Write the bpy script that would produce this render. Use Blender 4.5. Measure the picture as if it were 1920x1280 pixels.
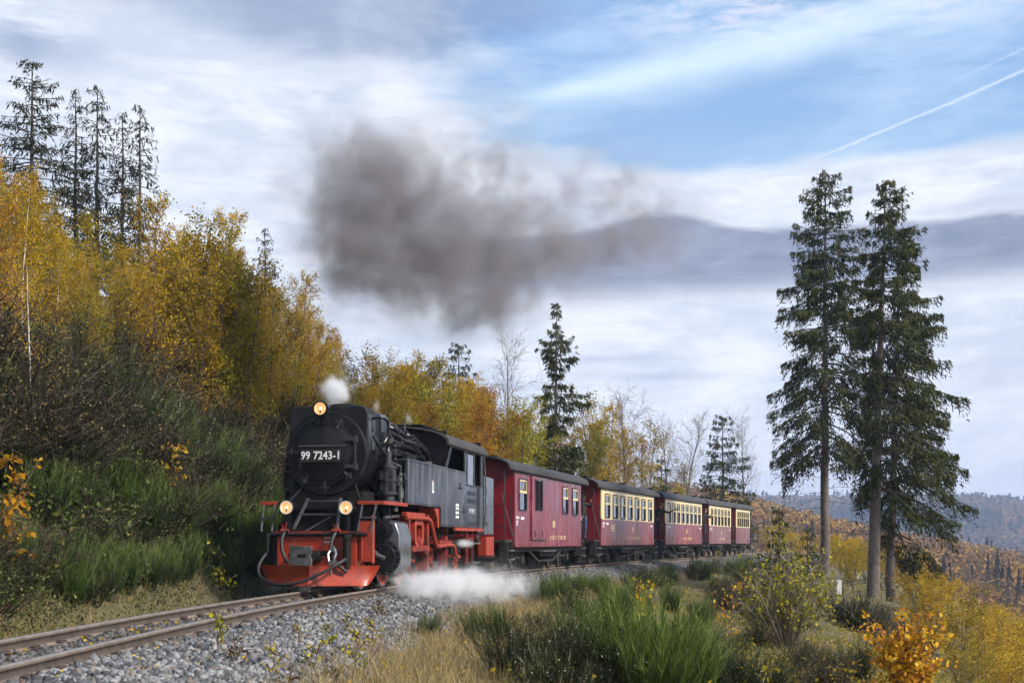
import bpy, math, random
import numpy as np
from mathutils import Vector, Matrix
R = math.radians
S = bpy.context.scene
for o in list(bpy.data.objects):
    bpy.data.objects.remove(o)
rng = np.random.default_rng(11)
random.seed(5)

# ------------------------------------------------------------------ camera
FPX, CX, HY, ZC = 2300.0, 960.0, 1012.6, 0.95          # focal length in photo pixels, centre column, horizon row, eye height
cam_d = bpy.data.cameras.new('camera')
cam = bpy.data.objects.new('camera', cam_d)
S.collection.objects.link(cam)
cam.location = (0, 0, ZC)
cam.rotation_euler = (R(90), 0, 0)
cam_d.sensor_width = 36
cam_d.lens = 36 * FPX / 1920
cam_d.shift_y = (HY - 640) / 1920
cam_d.clip_start, cam_d.clip_end = 0.1, 6000
S.camera = cam

# ------------------------------------------------------------------ light and exposure
SUN = Vector((0.74, -0.42, 0.62)).normalized()          # towards the sun
S.view_settings.view_transform = 'Standard'
S.view_settings.look = 'None'
S.view_settings.exposure = 0.38
S.view_settings.gamma = 1.0
S.view_settings.use_curve_mapping = False
sun_d = bpy.data.lights.new('sun', 'SUN')
sun_d.energy, sun_d.angle, sun_d.color = 5.0, R(9), (1.0, 0.92, 0.80)
sun = bpy.data.objects.new('sun', sun_d)
S.collection.objects.link(sun)
sun.rotation_euler = (-SUN).to_track_quat('-Z', 'Y').to_euler()
sun.location = (30, -20, 40)
cy = S.cycles
cy.max_bounces, cy.diffuse_bounces, cy.glossy_bounces, cy.transmission_bounces = 5, 2, 2, 3
cy.transparent_max_bounces, cy.volume_bounces = 8, 3
cy.caustics_reflective = cy.caustics_refractive = False
cy.volume_max_steps = 128
cy.volume_step_rate = 3.0
cy.use_adaptive_sampling = True
cy.adaptive_threshold = 0.05
cy.use_denoising = True
cy.sample_clamp_indirect = 6.0


# ------------------------------------------------------------------ node expressions
class E:
    """A value in a node tree; arithmetic on it adds math nodes."""
    def __init__(s, t, sock):
        s.t, s.s = t, sock

    def op(s, kind, *a):
        n = s.t.nodes.new('ShaderNodeMath')
        n.operation = kind
        for i, v in enumerate((s,) + a):
            if isinstance(v, E):
                s.t.links.new(v.s, n.inputs[i])
            else:
                n.inputs[i].default_value = v
        return E(s.t, n.outputs[0])

    def __add__(s, o): return s.op('ADD', o)
    __radd__ = __add__
    def __mul__(s, o): return s.op('MULTIPLY', o)
    __rmul__ = __mul__
    def __sub__(s, o): return s.op('SUBTRACT', o)
    def __rsub__(s, o): return s.op('MULTIPLY', -1.0) + o
    def __truediv__(s, o): return s.op('DIVIDE', o)
    def exp(s): return s.op('EXPONENT')
    def max(s, o): return s.op('MAXIMUM', o)
    def min(s, o): return s.op('MINIMUM', o)
    def abs(s): return s.op('ABSOLUTE')

    def step(s, lo, hi, a=0.0, b=1.0):
        n = s.t.nodes.new('ShaderNodeMapRange')
        n.interpolation_type = 'SMOOTHSTEP'
        s.t.links.new(s.s, n.inputs[0])
        for i, v in enumerate((lo, hi, a, b)):
            n.inputs[1 + i].default_value = v
        return E(s.t, n.outputs[0])


def put(t, sock, v):
    if isinstance(v, E):
        t.links.new(v.s, sock)
    elif isinstance(v, bpy.types.NodeSocket):
        t.links.new(v, sock)
    elif isinstance(v, (tuple, list)) and len(v) == 3 and sock.type == 'RGBA':
        sock.default_value = (*v, 1)
    else:
        sock.default_value = v


def mixc(t, f, a, b, mode='MIX'):
    n = t.nodes.new('ShaderNodeMix')
    n.data_type = 'RGBA'
    n.blend_type = mode
    put(t, n.inputs[0], f); put(t, n.inputs[6], a); put(t, n.inputs[7], b)
    return E(t, n.outputs[2])


def noise(t, vec, scale, detail=4, rough=0.55, dist=0.0, col=False):
    n = t.nodes.new('ShaderNodeTexNoise')
    if vec is not None:
        put(t, n.inputs['Vector'], vec)
    n.inputs['Scale'].default_value = scale
    n.inputs['Detail'].default_value = detail
    n.inputs['Roughness'].default_value = rough
    n.inputs['Distortion'].default_value = dist
    return E(t, n.outputs[1 if col else 0])


def comb(t, x, y, z):
    n = t.nodes.new('ShaderNodeCombineXYZ')
    for i, v in enumerate((x, y, z)):
        put(t, n.inputs[i], v)
    return E(t, n.outputs[0])


def sepa(t, v):
    n = t.nodes.new('ShaderNodeSeparateXYZ')
    put(t, n.inputs[0], v)
    return [E(t, n.outputs[i]) for i in range(3)]


def vmap(t, vec, scale=(1, 1, 1), loc=(0, 0, 0)):
    n = t.nodes.new('ShaderNodeMapping')
    put(t, n.inputs[0], vec)
    n.inputs['Scale'].default_value = scale
    n.inputs['Location'].default_value = loc
    return E(t, n.outputs[0])


def ramp(t, f, stops, interp='LINEAR'):
    n = t.nodes.new('ShaderNodeValToRGB')
    n.color_ramp.interpolation = interp
    el = n.color_ramp.elements
    while len(el) < len(stops):
        el.new(0.5)
    for e, (p, c) in zip(el, stops):
        e.position = p
        e.color = (*c, 1)
    put(t, n.inputs[0], f)
    return E(t, n.outputs[0])


# ------------------------------------------------------------------ sky: clear blue with real-sky cloud layers, by azimuth and elevation
W = bpy.data.worlds.new('World')
S.world = W
W.use_nodes = True
t = W.node_tree
t.nodes.clear()
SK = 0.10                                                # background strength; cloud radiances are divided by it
sky = t.nodes.new('ShaderNodeTexSky')
sky.sky_type = 'NISHITA'
sky.sun_disc = False
sky.sun_elevation = math.asin(SUN.z)
sky.sun_rotation = math.atan2(SUN.x, SUN.y)
sky.air_density, sky.dust_density, sky.ozone_density = 1.0, 0.4, 2.0
tc = t.nodes.new('ShaderNodeTexCoord')
D = E(t, tc.outputs['Generated'])
dx, dy, dz = sepa(t, D)
az = dx.op('ARCTAN2', dy)                                # 0 straight ahead, + to the east side of the valley
el = dz.op('ARCSINE')
def AZ(px): return math.atan((px - CX) / FPX)
def EL(px, py): return math.atan((HY - py) / FPX * math.cos(AZ(px)))
cl = comb(t, az, el * 2.2, 0.0)
n_big = noise(t, cl, 3.2, 3, 0.55, 0.4)
n_mid = noise(t, vmap(t, cl, (1, 1, 1), (3.1, 1.7, 0)), 9.0, 5, 0.6, 0.3)
n_fine = noise(t, vmap(t, cl, (1, 2.2, 1), (1.3, 5.7, 0)), 24.0, 4, 0.65, 0.5)
n_wisp = noise(t, comb(t, az + el * 0.5, el * 4.5 - az * 0.6, 0.4), 4.0, 3, 0.5, 0.3)
def wc(c): return tuple(((v + 0.055) / 1.055) ** 2.4 / SK if v > 0.04 else v / 12.92 / SK for v in (c[0] / 255, c[1] / 255, c[2] / 255))
# blue of the open sky, a little deeper than the bare model
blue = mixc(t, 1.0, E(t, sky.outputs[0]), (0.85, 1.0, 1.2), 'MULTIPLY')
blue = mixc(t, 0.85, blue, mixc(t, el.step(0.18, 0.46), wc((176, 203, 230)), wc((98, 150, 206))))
c = mixc(t, (n_wisp * 0.75 + n_fine * 0.25).step(0.38, 0.68, 0.0, 0.55), blue, wc((196, 218, 240)))
# the open blue lies to the east and high up; the rest is a white sheet of cloud
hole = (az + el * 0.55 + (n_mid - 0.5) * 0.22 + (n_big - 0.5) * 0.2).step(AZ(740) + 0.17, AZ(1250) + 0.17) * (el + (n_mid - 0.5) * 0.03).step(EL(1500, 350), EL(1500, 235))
sheet = (n_big * 0.5 + 0.62 - hole * 0.98 - el.step(0.46, 0.95) * 0.42).step(0.25, 0.75)  # sheet thinned overhead, out of view, to lower the fill light
white = mixc(t, (n_mid * 0.7 + n_fine * 0.3).step(0.36, 0.66), wc((192, 202, 219)), wc((230, 234, 241)))
white = mixc(t, el.step(0.0, 0.16, 0.55, 0.0), white, wc((204, 208, 226)))
c = mixc(t, sheet * 0.95, c, white)
# grey-blue bellies of the higher clouds
gx, gy = (az - AZ(600)) / 0.20, (el - EL(600, 0)) / 0.045
belly = ((gx * gx + gy * gy) * -1.0).exp()
gx2, gy2 = (az - AZ(90) + (n_mid - 0.5) * 0.1) / 0.06, (el - EL(90, 90) + (n_fine - 0.5) * 0.03) / 0.024
belly = belly.max(((gx2 * gx2 + gy2 * gy2) * -1.0).exp() * 0.55)
bel = (belly * 1.1 + (n_mid - 0.5) * 2.2 + (n_big - 0.5) * 1.2 + 0.1).step(0.15, 1.15) * belly.step(0.02, 0.6)
c = mixc(t, bel * 0.85, c, wc((134, 151, 184)))
# ribbed high cloud at the top and the long veil below it
top = ((el - EL(1500, -10)) / 0.03)
ribs = (n_fine * 0.9 + n_mid * 0.7).step(0.6, 0.95) * (top * top * -1.0).exp() * az.step(AZ(1080), AZ(1350))
c = mixc(t, ribs * 0.85, c, wc((214, 214, 232)))
vd = el - ((az - AZ(960)) * 0.135 + EL(960, 188)) - ((az - AZ(960)) * (az - AZ(960))) * 0.10
vw = az.step(AZ(900), AZ(1500), 0.004, 0.019)
vq = vd / vw
veil = (vq * vq * -1.0).exp() * az.step(AZ(880), AZ(1100)) * az.step(AZ(1500), AZ(2000), 1.0, 0.25)
c = mixc(t, veil * (n_wisp * 0.5 + 0.4), c, wc((214, 232, 244)))
# low dark bank of cloud, lumpy above, soft below
n_edge = noise(t, comb(t, az * 1.0, 0.3, 0.0), 9.0, 3, 0.5)
hump = (az - AZ(1230)) / 0.05
bot = EL(1300, 550)
btop = n_edge * 0.02 + (EL(1450, 452)) - 0.002 + ((hump * hump * -1.0).exp() * 0.016)
bank = (el - btop + (n_fine - 0.5) * 0.006).step(-0.004, 0.004, 1.0, 0.0) * (el + (n_mid - 0.5) * 0.03).step(bot - 0.012, bot + 0.016)
bank = bank * az.step(AZ(620), AZ(1000)) * az.step(0.9, 1.6, 1.0, 0.0)
c = mixc(t, bank * 0.93, c, mixc(t, (n_mid * 0.6 + n_fine * 0.4).step(0.35, 0.7), wc((118, 130, 156)), wc((146, 157, 182))))
# thin grey streaks low down
for (px, py, wpx, hpx, a) in ((1160, 672, 130, 7, 0.45), (1245, 706, 90, 8, 0.6), (1840, 385, 90, 12, 0.5), (1860, 700, 160, 30, 0.35)):
    sx, sy = (az - AZ(px)) / (wpx / FPX), (el - EL(px, py) + (n_fine - 0.5) * 0.004) / (hpx / FPX)
    c = mixc(t, ((sx * sx + sy * sy) * -1.0).exp() * a, c, wc((168, 176, 204)))
# two condensation trails
for (x0, y0, x1, y1, w, a) in ((1480, 316, 1930, 128, 0.0010, 0.45), (1750, 170, 1930, 86, 0.0010, 0.2)):
    a0, e0, a1, e1 = AZ(x0), EL(x0, y0), AZ(x1), EL(x1, y1)
    sl = (e1 - e0) / (a1 - a0)
    cd = (el - ((az - a0) * sl + e0) + (n_fine - 0.5) * 0.003) / w
    tr = (cd * cd * -1.0).exp() * az.step(a0, a0 + 0.05) * az.step(a1 + 0.1, a1 + 0.3, 1.0, 0.0)
    c = mixc(t, tr * a, c, wc((236, 240, 248)))
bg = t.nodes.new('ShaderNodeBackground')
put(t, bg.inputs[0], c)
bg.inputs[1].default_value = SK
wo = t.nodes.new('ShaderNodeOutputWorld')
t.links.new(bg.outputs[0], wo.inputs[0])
W.cycles.sampling_method = 'MANUAL'
W.cycles.sample_map_resolution = 512

# ------------------------------------------------------------------ building helpers
COL = S.collection


def tag(o, label=None, cat=None, group=None, kind=None):
    for k, v in (('label', label), ('category', cat), ('group', group), ('kind', kind)):
        if v:
            o[k] = v
    return o


def link(name, data, parent=None):
    o = bpy.data.objects.new(name, data)
    COL.objects.link(o)
    if parent is not None:
        o.parent = parent
    return o


def empty(name, loc=(0, 0, 0), rz=0.0, label=None, cat=None, group=None, scale=1.0):
    o = link(name, None)
    o.empty_display_size = 0.2
    o.location = loc
    o.rotation_euler = (0, 0, rz)
    o.scale = (scale,) * 3
    return tag(o, label, cat, group)


def mesh_np(name, V, quads=None, tris=None, mat=None, rnd=None, smooth=False, sharp=None):
    """One mesh from numpy arrays; rnd is a per-face value the leaf materials read."""
    V = np.asarray(V, np.float32).reshape(-1, 3)
    q = np.zeros((0, 4), np.int32) if quads is None else np.asarray(quads, np.int32).reshape(-1, 4)
    tr = np.zeros((0, 3), np.int32) if tris is None else np.asarray(tris, np.int32).reshape(-1, 3)
    me = bpy.data.meshes.new(name)
    nl = q.size + tr.size
    nf = len(q) + len(tr)
    me.vertices.add(len(V)); me.loops.add(nl); me.polygons.add(nf)
    me.vertices.foreach_set('co', V.ravel())
    me.loops.foreach_set('vertex_index', np.concatenate([q.ravel(), tr.ravel()]))
    me.polygons.foreach_set('loop_start', np.concatenate([np.arange(len(q)) * 4, q.size + np.arange(len(tr)) * 3]).astype(np.int32))
    if smooth:
        me.polygons.foreach_set('use_smooth', np.ones(nf, bool))
    me.update(calc_edges=True)
    me.validate()
    if sharp is not None:
        me.set_sharp_from_angle(angle=R(sharp))
    if rnd is not None:
        a = me.attributes.new('rnd', 'FLOAT', 'FACE')
        a.data.foreach_set('value', np.asarray(rnd, np.float32))
    if mat is not None:
        me.materials.append(mat)
    return me


class MB:
    """Collects boxes, tubes, lathes and prisms and links them as one mesh object."""
    def __init__(s):
        s.V, s.F = [], []

    def add(s, vs, fs):
        k = len(s.V)
        s.V.extend(tuple(v) for v in vs)
        s.F.extend(tuple(i + k for i in f) for f in fs)
        return s

    def box(s, x0, x1, y0, y1, z0, z1):
        return s.add([(x0, y0, z0), (x1, y0, z0), (x1, y1, z0), (x0, y1, z0), (x0, y0, z1), (x1, y0, z1), (x1, y1, z1), (x0, y1, z1)],
                     [(3, 2, 1, 0), (4, 5, 6, 7), (0, 1, 5, 4), (1, 2, 6, 5), (2, 3, 7, 6), (3, 0, 4, 7)])

    def bar(s, p0, p1, w, h, up=(0, 0, 1)):
        p0, p1 = Vector(p0), Vector(p1)
        d = (p1 - p0).normalized()
        u = d.cross(Vector(up))
        if u.length < 1e-4:
            u = d.cross(Vector((0, 1, 0)))
        u.normalize()
        v = u.cross(d)
        a, b = u * w / 2, v * h / 2
        return s.add([p0 - a - b, p0 + a - b, p0 + a + b, p0 - a + b, p1 - a - b, p1 + a - b, p1 + a + b, p1 - a + b],
                     [(0, 1, 2, 3), (7, 6, 5, 4), (1, 0, 4, 5), (2, 1, 5, 6), (3, 2, 6, 7), (0, 3, 7, 4)])

    def tube(s, pts, r, n=8, caps=True):
        pts = [Vector(p) for p in pts]
        rs = r if isinstance(r, (list, tuple)) else [r] * len(pts)
        k = len(s.V)
        pu = None
        for i, p in enumerate(pts):
            d = (pts[min(i + 1, len(pts) - 1)] - pts[max(i - 1, 0)])
            d = d.normalized() if d.length > 1e-7 else Vector((0, 0, 1))
            u = (pu - d * pu.dot(d)) if pu is not None else d.cross(Vector((0, 0, 1)) if abs(d.z) < 0.9 else Vector((0, 1, 0)))
            u.normalize()
            pu = u
            v = d.cross(u)
            for j in range(n):
                a = 2 * math.pi * j / n
                s.V.append(tuple(p + (u * math.cos(a) + v * math.sin(a)) * rs[i]))
        for i in range(len(pts) - 1):
            for j in range(n):
                a, b = k + i * n + j, k + i * n + (j + 1) % n
                s.F.append((a, b, b + n, a + n))
        if caps:
            s.F.append(tuple(k + j for j in reversed(range(n))))
            s.F.append(tuple(k + (len(pts) - 1) * n + j for j in range(n)))
        return s

    def cyl(s, p0, p1, r0, r1=None, n=20):
        return s.tube([p0, p1], [r0, r0 if r1 is None else r1], n)

    def lathe(s, prof, c, axis='y', n=40, caps=True):
        """prof: (radius, distance along axis) pairs round c."""
        k = len(s.V)
        for (r, h) in prof:
            for j in range(n):
                a = 2 * math.pi * j / n
                u, v = r * math.cos(a), r * math.sin(a)
                p = {'y': (u, h, v), 'x': (h, u, v), 'z': (u, v, h)}[axis]
                s.V.append((c[0] + p[0], c[1] + p[1], c[2] + p[2]))
        for i in range(len(prof) - 1):
            for j in range(n):
                a, b = k + i * n + j, k + i * n + (j + 1) % n
                s.F.append((a, b, b + n, a + n))
        if caps:
            s.F.append(tuple(k + j for j in reversed(range(n))))
            s.F.append(tuple(k + (len(prof) - 1) * n + j for j in range(n)))
        return s

    def prism(s, poly, axis, a0, a1):
        """poly in the two other axes (x: y,z; y: x,z; z: x,y), extruded from a0 to a1."""
        n = len(poly)
        def P(q, a):
            return {'x': (a, q[0], q[1]), 'y': (q[0], a, q[1]), 'z': (q[0], q[1], a)}[axis]
        return s.add([P(q, a0) for q in poly] + [P(q, a1) for q in poly],
                     [tuple(reversed(range(n))), tuple(range(n, 2 * n))] + [(i, (i + 1) % n, n + (i + 1) % n, n + i) for i in range(n)])

    def ball(s, c, r, n=12, m=8, sc=(1, 1, 1)):
        prof = [(max(1e-4, math.sin(math.pi * i / m)) * r, -math.cos(math.pi * i / m) * r) for i in range(m + 1)]
        k = len(s.V)
        s.lathe(prof, (0, 0, 0), 'z', n)
        s.V[k:] = [(c[0] + v[0] * sc[0], c[1] + v[1] * sc[1], c[2] + v[2] * sc[2]) for v in s.V[k:]]
        return s

    def mesh(s, name, mat, sharp=40, smooth=True):
        me = bpy.data.meshes.new(name)
        me.from_pydata(s.V, [], s.F)
        import bmesh
        bm = bmesh.new(); bm.from_mesh(me)
        bmesh.ops.recalc_face_normals(bm, faces=bm.faces)
        bm.to_mesh(me); bm.free()
        if smooth:
            me.polygons.foreach_set('use_smooth', np.ones(len(me.polygons), bool))
            me.set_sharp_from_angle(angle=R(sharp))
        me.materials.append(mat)
        return me

    def build(s, name, mat, parent=None, bevel=0.0, sharp=40, label=None):
        o = link(name, s.mesh(name, mat, sharp), parent)
        if bevel:
            m = o.modifiers.new('edge', 'BEVEL')
            m.width, m.segments, m.limit_method, m.angle_limit = bevel, 2, 'ANGLE', R(40)
            m.harden_normals = False
        if label:
            o['label'] = label
        return o


def text(name, body, size, mat, parent, loc, rot, extrude=0.004, sx=1.0, align='CENTER', spacing=1.0, bold=0.0):
    cu = bpy.data.curves.new(name, 'FONT')
    cu.body, cu.size, cu.extrude = body, size, extrude
    cu.align_x, cu.align_y = align, 'CENTER'
    cu.space_character = spacing
    cu.offset = bold
    cu.resolution_u = 3
    cu.materials.append(mat)
    tmp = bpy.data.objects.new(name, cu)
    COL.objects.link(tmp)
    me = bpy.data.meshes.new_from_object(tmp.evaluated_get(bpy.context.evaluated_depsgraph_get()))
    bpy.data.objects.remove(tmp)
    me.name = name
    o = link(name, me, parent)
    o.location, o.rotation_euler, o.scale = loc, rot, (sx, 1, 1)
    return o


# ------------------------------------------------------------------ materials
def new_mat(name):
    m = bpy.data.materials.new(name)
    m.use_nodes = True
    m.node_tree.nodes.clear()
    return m, m.node_tree


def finish(t, sh):
    o = t.nodes.new('ShaderNodeOutputMaterial')
    t.links.new(sh, o.inputs[0])


def coord(t, which='Object'):
    return E(t, t.nodes.new('ShaderNodeTexCoord').outputs[which])


def bsdf(t, **k):
    n = t.nodes.new('ShaderNodeBsdfPrincipled')
    for key, v in k.items():
        put(t, n.inputs[key.replace('_', ' ')], v)
    return n


def bump(t, h, strength=0.3, dist=0.01):
    n = t.nodes.new('ShaderNodeBump')
    n.inputs['Strength'].default_value = strength
    n.inputs['Distance'].default_value = dist
    put(t, n.inputs['Height'], h)
    return E(t, n.outputs[0])


def paint(name, c0, c1, rough=(0.35, 0.6), scale=4.0, stretch=(1, 1, 1), metal=0.0, coat=0.0, bmp=0.1, spec=0.5, lo=0.35, hi=0.7):
    """Weathered surface: two tones through noise, uneven gloss, fine relief."""
    m, t = new_mat(name)
    v = vmap(t, coord(t), stretch)
    n1 = noise(t, v, scale, 6, 0.6)
    n2 = noise(t, v, scale * 7, 4, 0.6)
    f = (n1 * 0.75 + n2 * 0.25)
    p = bsdf(t, Base_Color=mixc(t, f.step(lo, hi), c0, c1), Roughness=f.step(0.3, 0.7, rough[0], rough[1]), Metallic=metal,
             Coat_Weight=coat, Coat_Roughness=0.15)
    p.inputs['Specular IOR Level'].default_value = spec
    if bmp:
        put(t, p.inputs['Normal'], bump(t, n1 * 0.6 + n2 * 0.4, bmp, 0.02))
    finish(t, p.outputs[0])
    return m


def streaked(name, base, dirt_sheen, coat_r=0.12, amount=0.5, wave=0.5, freq=2.6):
    """Glossy vehicle paint with rain streaks and painted sky reflections that run down the sheet and a wavy sheen."""
    m, t = new_mat(name)
    co = coord(t)
    n1 = noise(t, vmap(t, co, (1.0, 1.0, 0.22)), freq, 4, 0.5, 1.6)
    n2 = noise(t, vmap(t, co, (1, 1, 0.14)), freq * 3.0, 3, 0.5, 1.0)
    n3 = noise(t, co, 1.1, 3, 0.5)
    st = (n1 * 0.82 + n2 * 0.18)
    p = bsdf(t, Base_Color=mixc(t, (st + n3 * 0.14).step(0.50, 0.76) * amount, base, dirt_sheen), Roughness=(st + n3 * 0.2).step(0.4, 0.75, 0.22, 0.6))
    p.inputs['Coat Weight'].default_value = 0.6
    put(t, p.inputs['Coat Roughness'], st.step(0.4, 0.7, coat_r, coat_r + 0.35))
    bb = bump(t, noise(t, vmap(t, co, (1, 1, 0.25)), 1.5, 3, 0.5, 0.6), wave, 0.05)
    put(t, p.inputs['Normal'], bb)
    put(t, p.inputs['Coat Normal'], bb)
    finish(t, p.outputs[0])
    return m


def leafm(name, stops, transl=0.35, rough=0.6, jitter=0.15, spec=0.12):
    """Leaf colour from a ramp by each leaf's own random value, shifted a little per plant; light passes through."""
    m, t = new_mat(name)
    a = t.nodes.new('ShaderNodeAttribute')
    a.attribute_name = 'rnd'
    oi = t.nodes.new('ShaderNodeObjectInfo')
    f = E(t, a.outputs['Fac']) + (E(t, oi.outputs['Random']) - 0.5) * jitter
    c = ramp(t, f, stops)
    d = bsdf(t, Base_Color=c, Roughness=rough)
    d.inputs['Specular IOR Level'].default_value = spec
    tr = t.nodes.new('ShaderNodeBsdfTranslucent')
    put(t, tr.inputs[0], c)
    mx = t.nodes.new('ShaderNodeMixShader')
    mx.inputs[0].default_value = transl
    t.links.new(d.outputs[0], mx.inputs[1]); t.links.new(tr.outputs[0], mx.inputs[2])
    finish(t, mx.outputs[0])
    return m


def flat(name, c, rough=0.6, metal=0.0, emit=None, es=1.0):
    m, t = new_mat(name)
    p = bsdf(t, Base_Color=c, Roughness=rough, Metallic=metal)
    if emit:
        put(t, p.inputs['Emission Color'], emit)
        p.inputs['Emission Strength'].default_value = es
    finish(t, p.outputs[0])
    return m


def grimy_red():
    """Signal-red paint dulled by soot, with darker runs and paler scuffs."""
    m, t = new_mat('frame_red')
    co = coord(t)
    a = noise(t, co, 3.0, 5, 0.6)
    run = noise(t, vmap(t, co, (1, 1, 0.2)), 9.0, 5, 0.65, 0.6)
    sc = noise(t, co, 34.0, 4, 0.7)
    c = mixc(t, a.step(0.35, 0.7), (0.30, 0.022, 0.005), (0.36, 0.05, 0.018))
    c = mixc(t, (run * 0.7 + a * 0.3).step(0.50, 0.68) * 0.75, c, (0.05, 0.014, 0.010))
    c = mixc(t, sc.step(0.66, 0.8) * 0.5, c, (0.10, 0.05, 0.04))
    p = bsdf(t, Base_Color=c, Roughness=(run * 0.6 + sc * 0.4).step(0.3, 0.7, 0.28, 0.75), Coat_Weight=0.2, Coat_Roughness=0.3)
    put(t, p.inputs['Normal'], bump(t, a * 0.6 + sc * 0.4, 0.15, 0.02))
    finish(t, p.outputs[0])
    return m


M = {}
M['smokebox'] = paint('smokebox_black', (0.006, 0.006, 0.0065), (0.017, 0.017, 0.019), (0.40, 0.62), 3.0, spec=0.22)
M['black'] = paint('black_paint', (0.005, 0.005, 0.0055), (0.014, 0.014, 0.016), (0.22, 0.45), 5.0, spec=0.3)
M['soot'] = paint('sooty_iron', (0.005, 0.0048, 0.0045), (0.018, 0.016, 0.015), (0.5, 0.8), 6.0, spec=0.2)
M['tank'] = streaked('tank_black', (0.012, 0.014, 0.019), (0.22, 0.235, 0.275), 0.05, 0.48, 0.9, 1.15)  # pale tone stands in for sky reflected down the sheets
M['red'] = grimy_red()
M['redold'] = paint('frame_red_grimy', (0.26, 0.022, 0.008), (0.022, 0.012, 0.010), (0.4, 0.75), 5.0, lo=0.42, hi=0.66)
M['iron'] = paint('worn_iron', (0.022, 0.022, 0.024), (0.06, 0.06, 0.064), (0.35, 0.6), 7.0, metal=0.3)
M['steel'] = paint('bright_steel', (0.42, 0.42, 0.44), (0.22, 0.21, 0.21), (0.2, 0.45), 6.0, metal=0.9)
M['clad'] = paint('cylinder_cladding', (0.10, 0.11, 0.12), (0.22, 0.23, 0.25), (0.18, 0.4), 3.0, (1, 1, 0.3), metal=0.6, coat=0.4)
M['hose'] = paint('hose_rubber', (0.012, 0.012, 0.012), (0.03, 0.03, 0.03), (0.5, 0.7), 8.0)
M['coupler'] = paint('coupler_iron', (0.05, 0.052, 0.052), (0.12, 0.122, 0.12), (0.45, 0.7), 7.0, metal=0.3)
M['white'] = flat('white_lettering', (0.78, 0.78, 0.76), 0.5)
M['plate'] = flat('plate_black', (0.01, 0.01, 0.011), 0.35)
M['lampglow'] = flat('lamp_reflector', (0.5, 0.3, 0.15), 0.4, emit=(1.0, 0.50, 0.19), es=0.62)
M['bulb'] = flat('lamp_bulb', (1, 0.9, 0.7), 0.3, emit=(1.0, 0.86, 0.6), es=2.2)
M['lampring'] = flat('lamp_ring', (0.75, 0.68, 0.58), 0.35)
M['maroon'] = streaked('coach_maroon', (0.15, 0.007, 0.018), (0.34, 0.11, 0.135), 0.12, 0.6, 0.6)  # pale streaks: part weathering, part painted reflection
M['maroon_end_lifted'] = paint('coach_end_red_lifted', (0.27, 0.006, 0.014), (0.20, 0.006, 0.012), (0.3, 0.5), 3.0, coat=0.2)  # end-wall red brightened to offset the shade under the roof overhang
M['maroon_dull'] = streaked('coach_maroon_dusty', (0.15, 0.045, 0.058), (0.30, 0.17, 0.19), 0.25, 0.6, 0.4)
M['cream'] = paint('coach_cream', (0.72, 0.58, 0.32), (0.56, 0.44, 0.24), (0.35, 0.6), 3.0, (1, 1, 0.15), coat=0.25, lo=0.45, hi=0.8)
M['yellowframe'] = paint('window_frame_cream', (0.70, 0.58, 0.30), (0.56, 0.45, 0.24), (0.4, 0.6), 6.0)
M['rubber'] = flat('window_rubber', (0.012, 0.012, 0.014), 0.5)
M['roof'] = paint('coach_roof', (0.028, 0.026, 0.026), (0.06, 0.055, 0.054), (0.6, 0.85), 2.5, (1, 0.4, 1))
M['under'] = paint('underframe_grime', (0.012, 0.011, 0.010), (0.045, 0.038, 0.032), (0.6, 0.9), 5.0)
M['tread'] = paint('step_tread', (0.16, 0.155, 0.15), (0.08, 0.075, 0.07), (0.5, 0.8), 8.0)
M['rail_side'] = paint('rail_rust', (0.20, 0.155, 0.12), (0.10, 0.072, 0.055), (0.6, 0.85), 3.0, (1, 1, 1))
M['rail_web_shaded'] = paint('rail_web_shaded', (0.085, 0.062, 0.048), (0.04, 0.03, 0.025), (0.7, 0.9), 4.0)  # darker rust, with the shade under the rail head put in
M['rail_head'] = paint('rail_head', (0.42, 0.38, 0.35), (0.26, 0.22, 0.19), (0.28, 0.5), 6.0, metal=0.6)
M['sleeper'] = paint('sleeper_wood', (0.055, 0.048, 0.043), (0.10, 0.09, 0.082), (0.7, 0.95), 6.0, (6, 1, 1), bmp=0.4)
M['rust'] = paint('rusty_iron', (0.075, 0.048, 0.036), (0.04, 0.028, 0.024), (0.6, 0.9), 8.0)
M['post'] = paint('post_white', (0.62, 0.61, 0.58), (0.45, 0.44, 0.42), (0.6, 0.8), 6.0)
M['skin'] = flat('skin', (0.52, 0.30, 0.21), 0.5)
M['jacket'] = paint('dark_jacket', (0.010, 0.011, 0.014), (0.02, 0.021, 0.026), (0.7, 0.9), 9.0)
M['jeans'] = paint('blue_jeans', (0.03, 0.07, 0.16), (0.05, 0.10, 0.2), (0.8, 0.95), 12.0)
M['hair'] = flat('brown_hair', (0.10, 0.06, 0.035), 0.6)
M['birch_bark'] = paint('birch_bark', (0.62, 0.58, 0.52), (0.10, 0.08, 0.07), (0.6, 0.8), 5.0, (1, 1, 3.5), lo=0.50, hi=0.74)
M['twig'] = paint('birch_twig', (0.085, 0.05, 0.042), (0.13, 0.085, 0.07), (0.7, 0.9), 5.0)
M['twig_grey'] = paint('bare_twig', (0.15, 0.125, 0.11), (0.09, 0.075, 0.068), (0.7, 0.9), 5.0)
M['bark'] = paint('spruce_bark', (0.14, 0.115, 0.10), (0.065, 0.052, 0.045), (0.8, 0.95), 9.0, (1, 1, 0.5), bmp=0.6)
M['bark_dark'] = paint('dark_bark', (0.045, 0.038, 0.034), (0.075, 0.062, 0.054), (0.8, 0.95), 7.0, (1, 1, 0.5), bmp=0.4)

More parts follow.
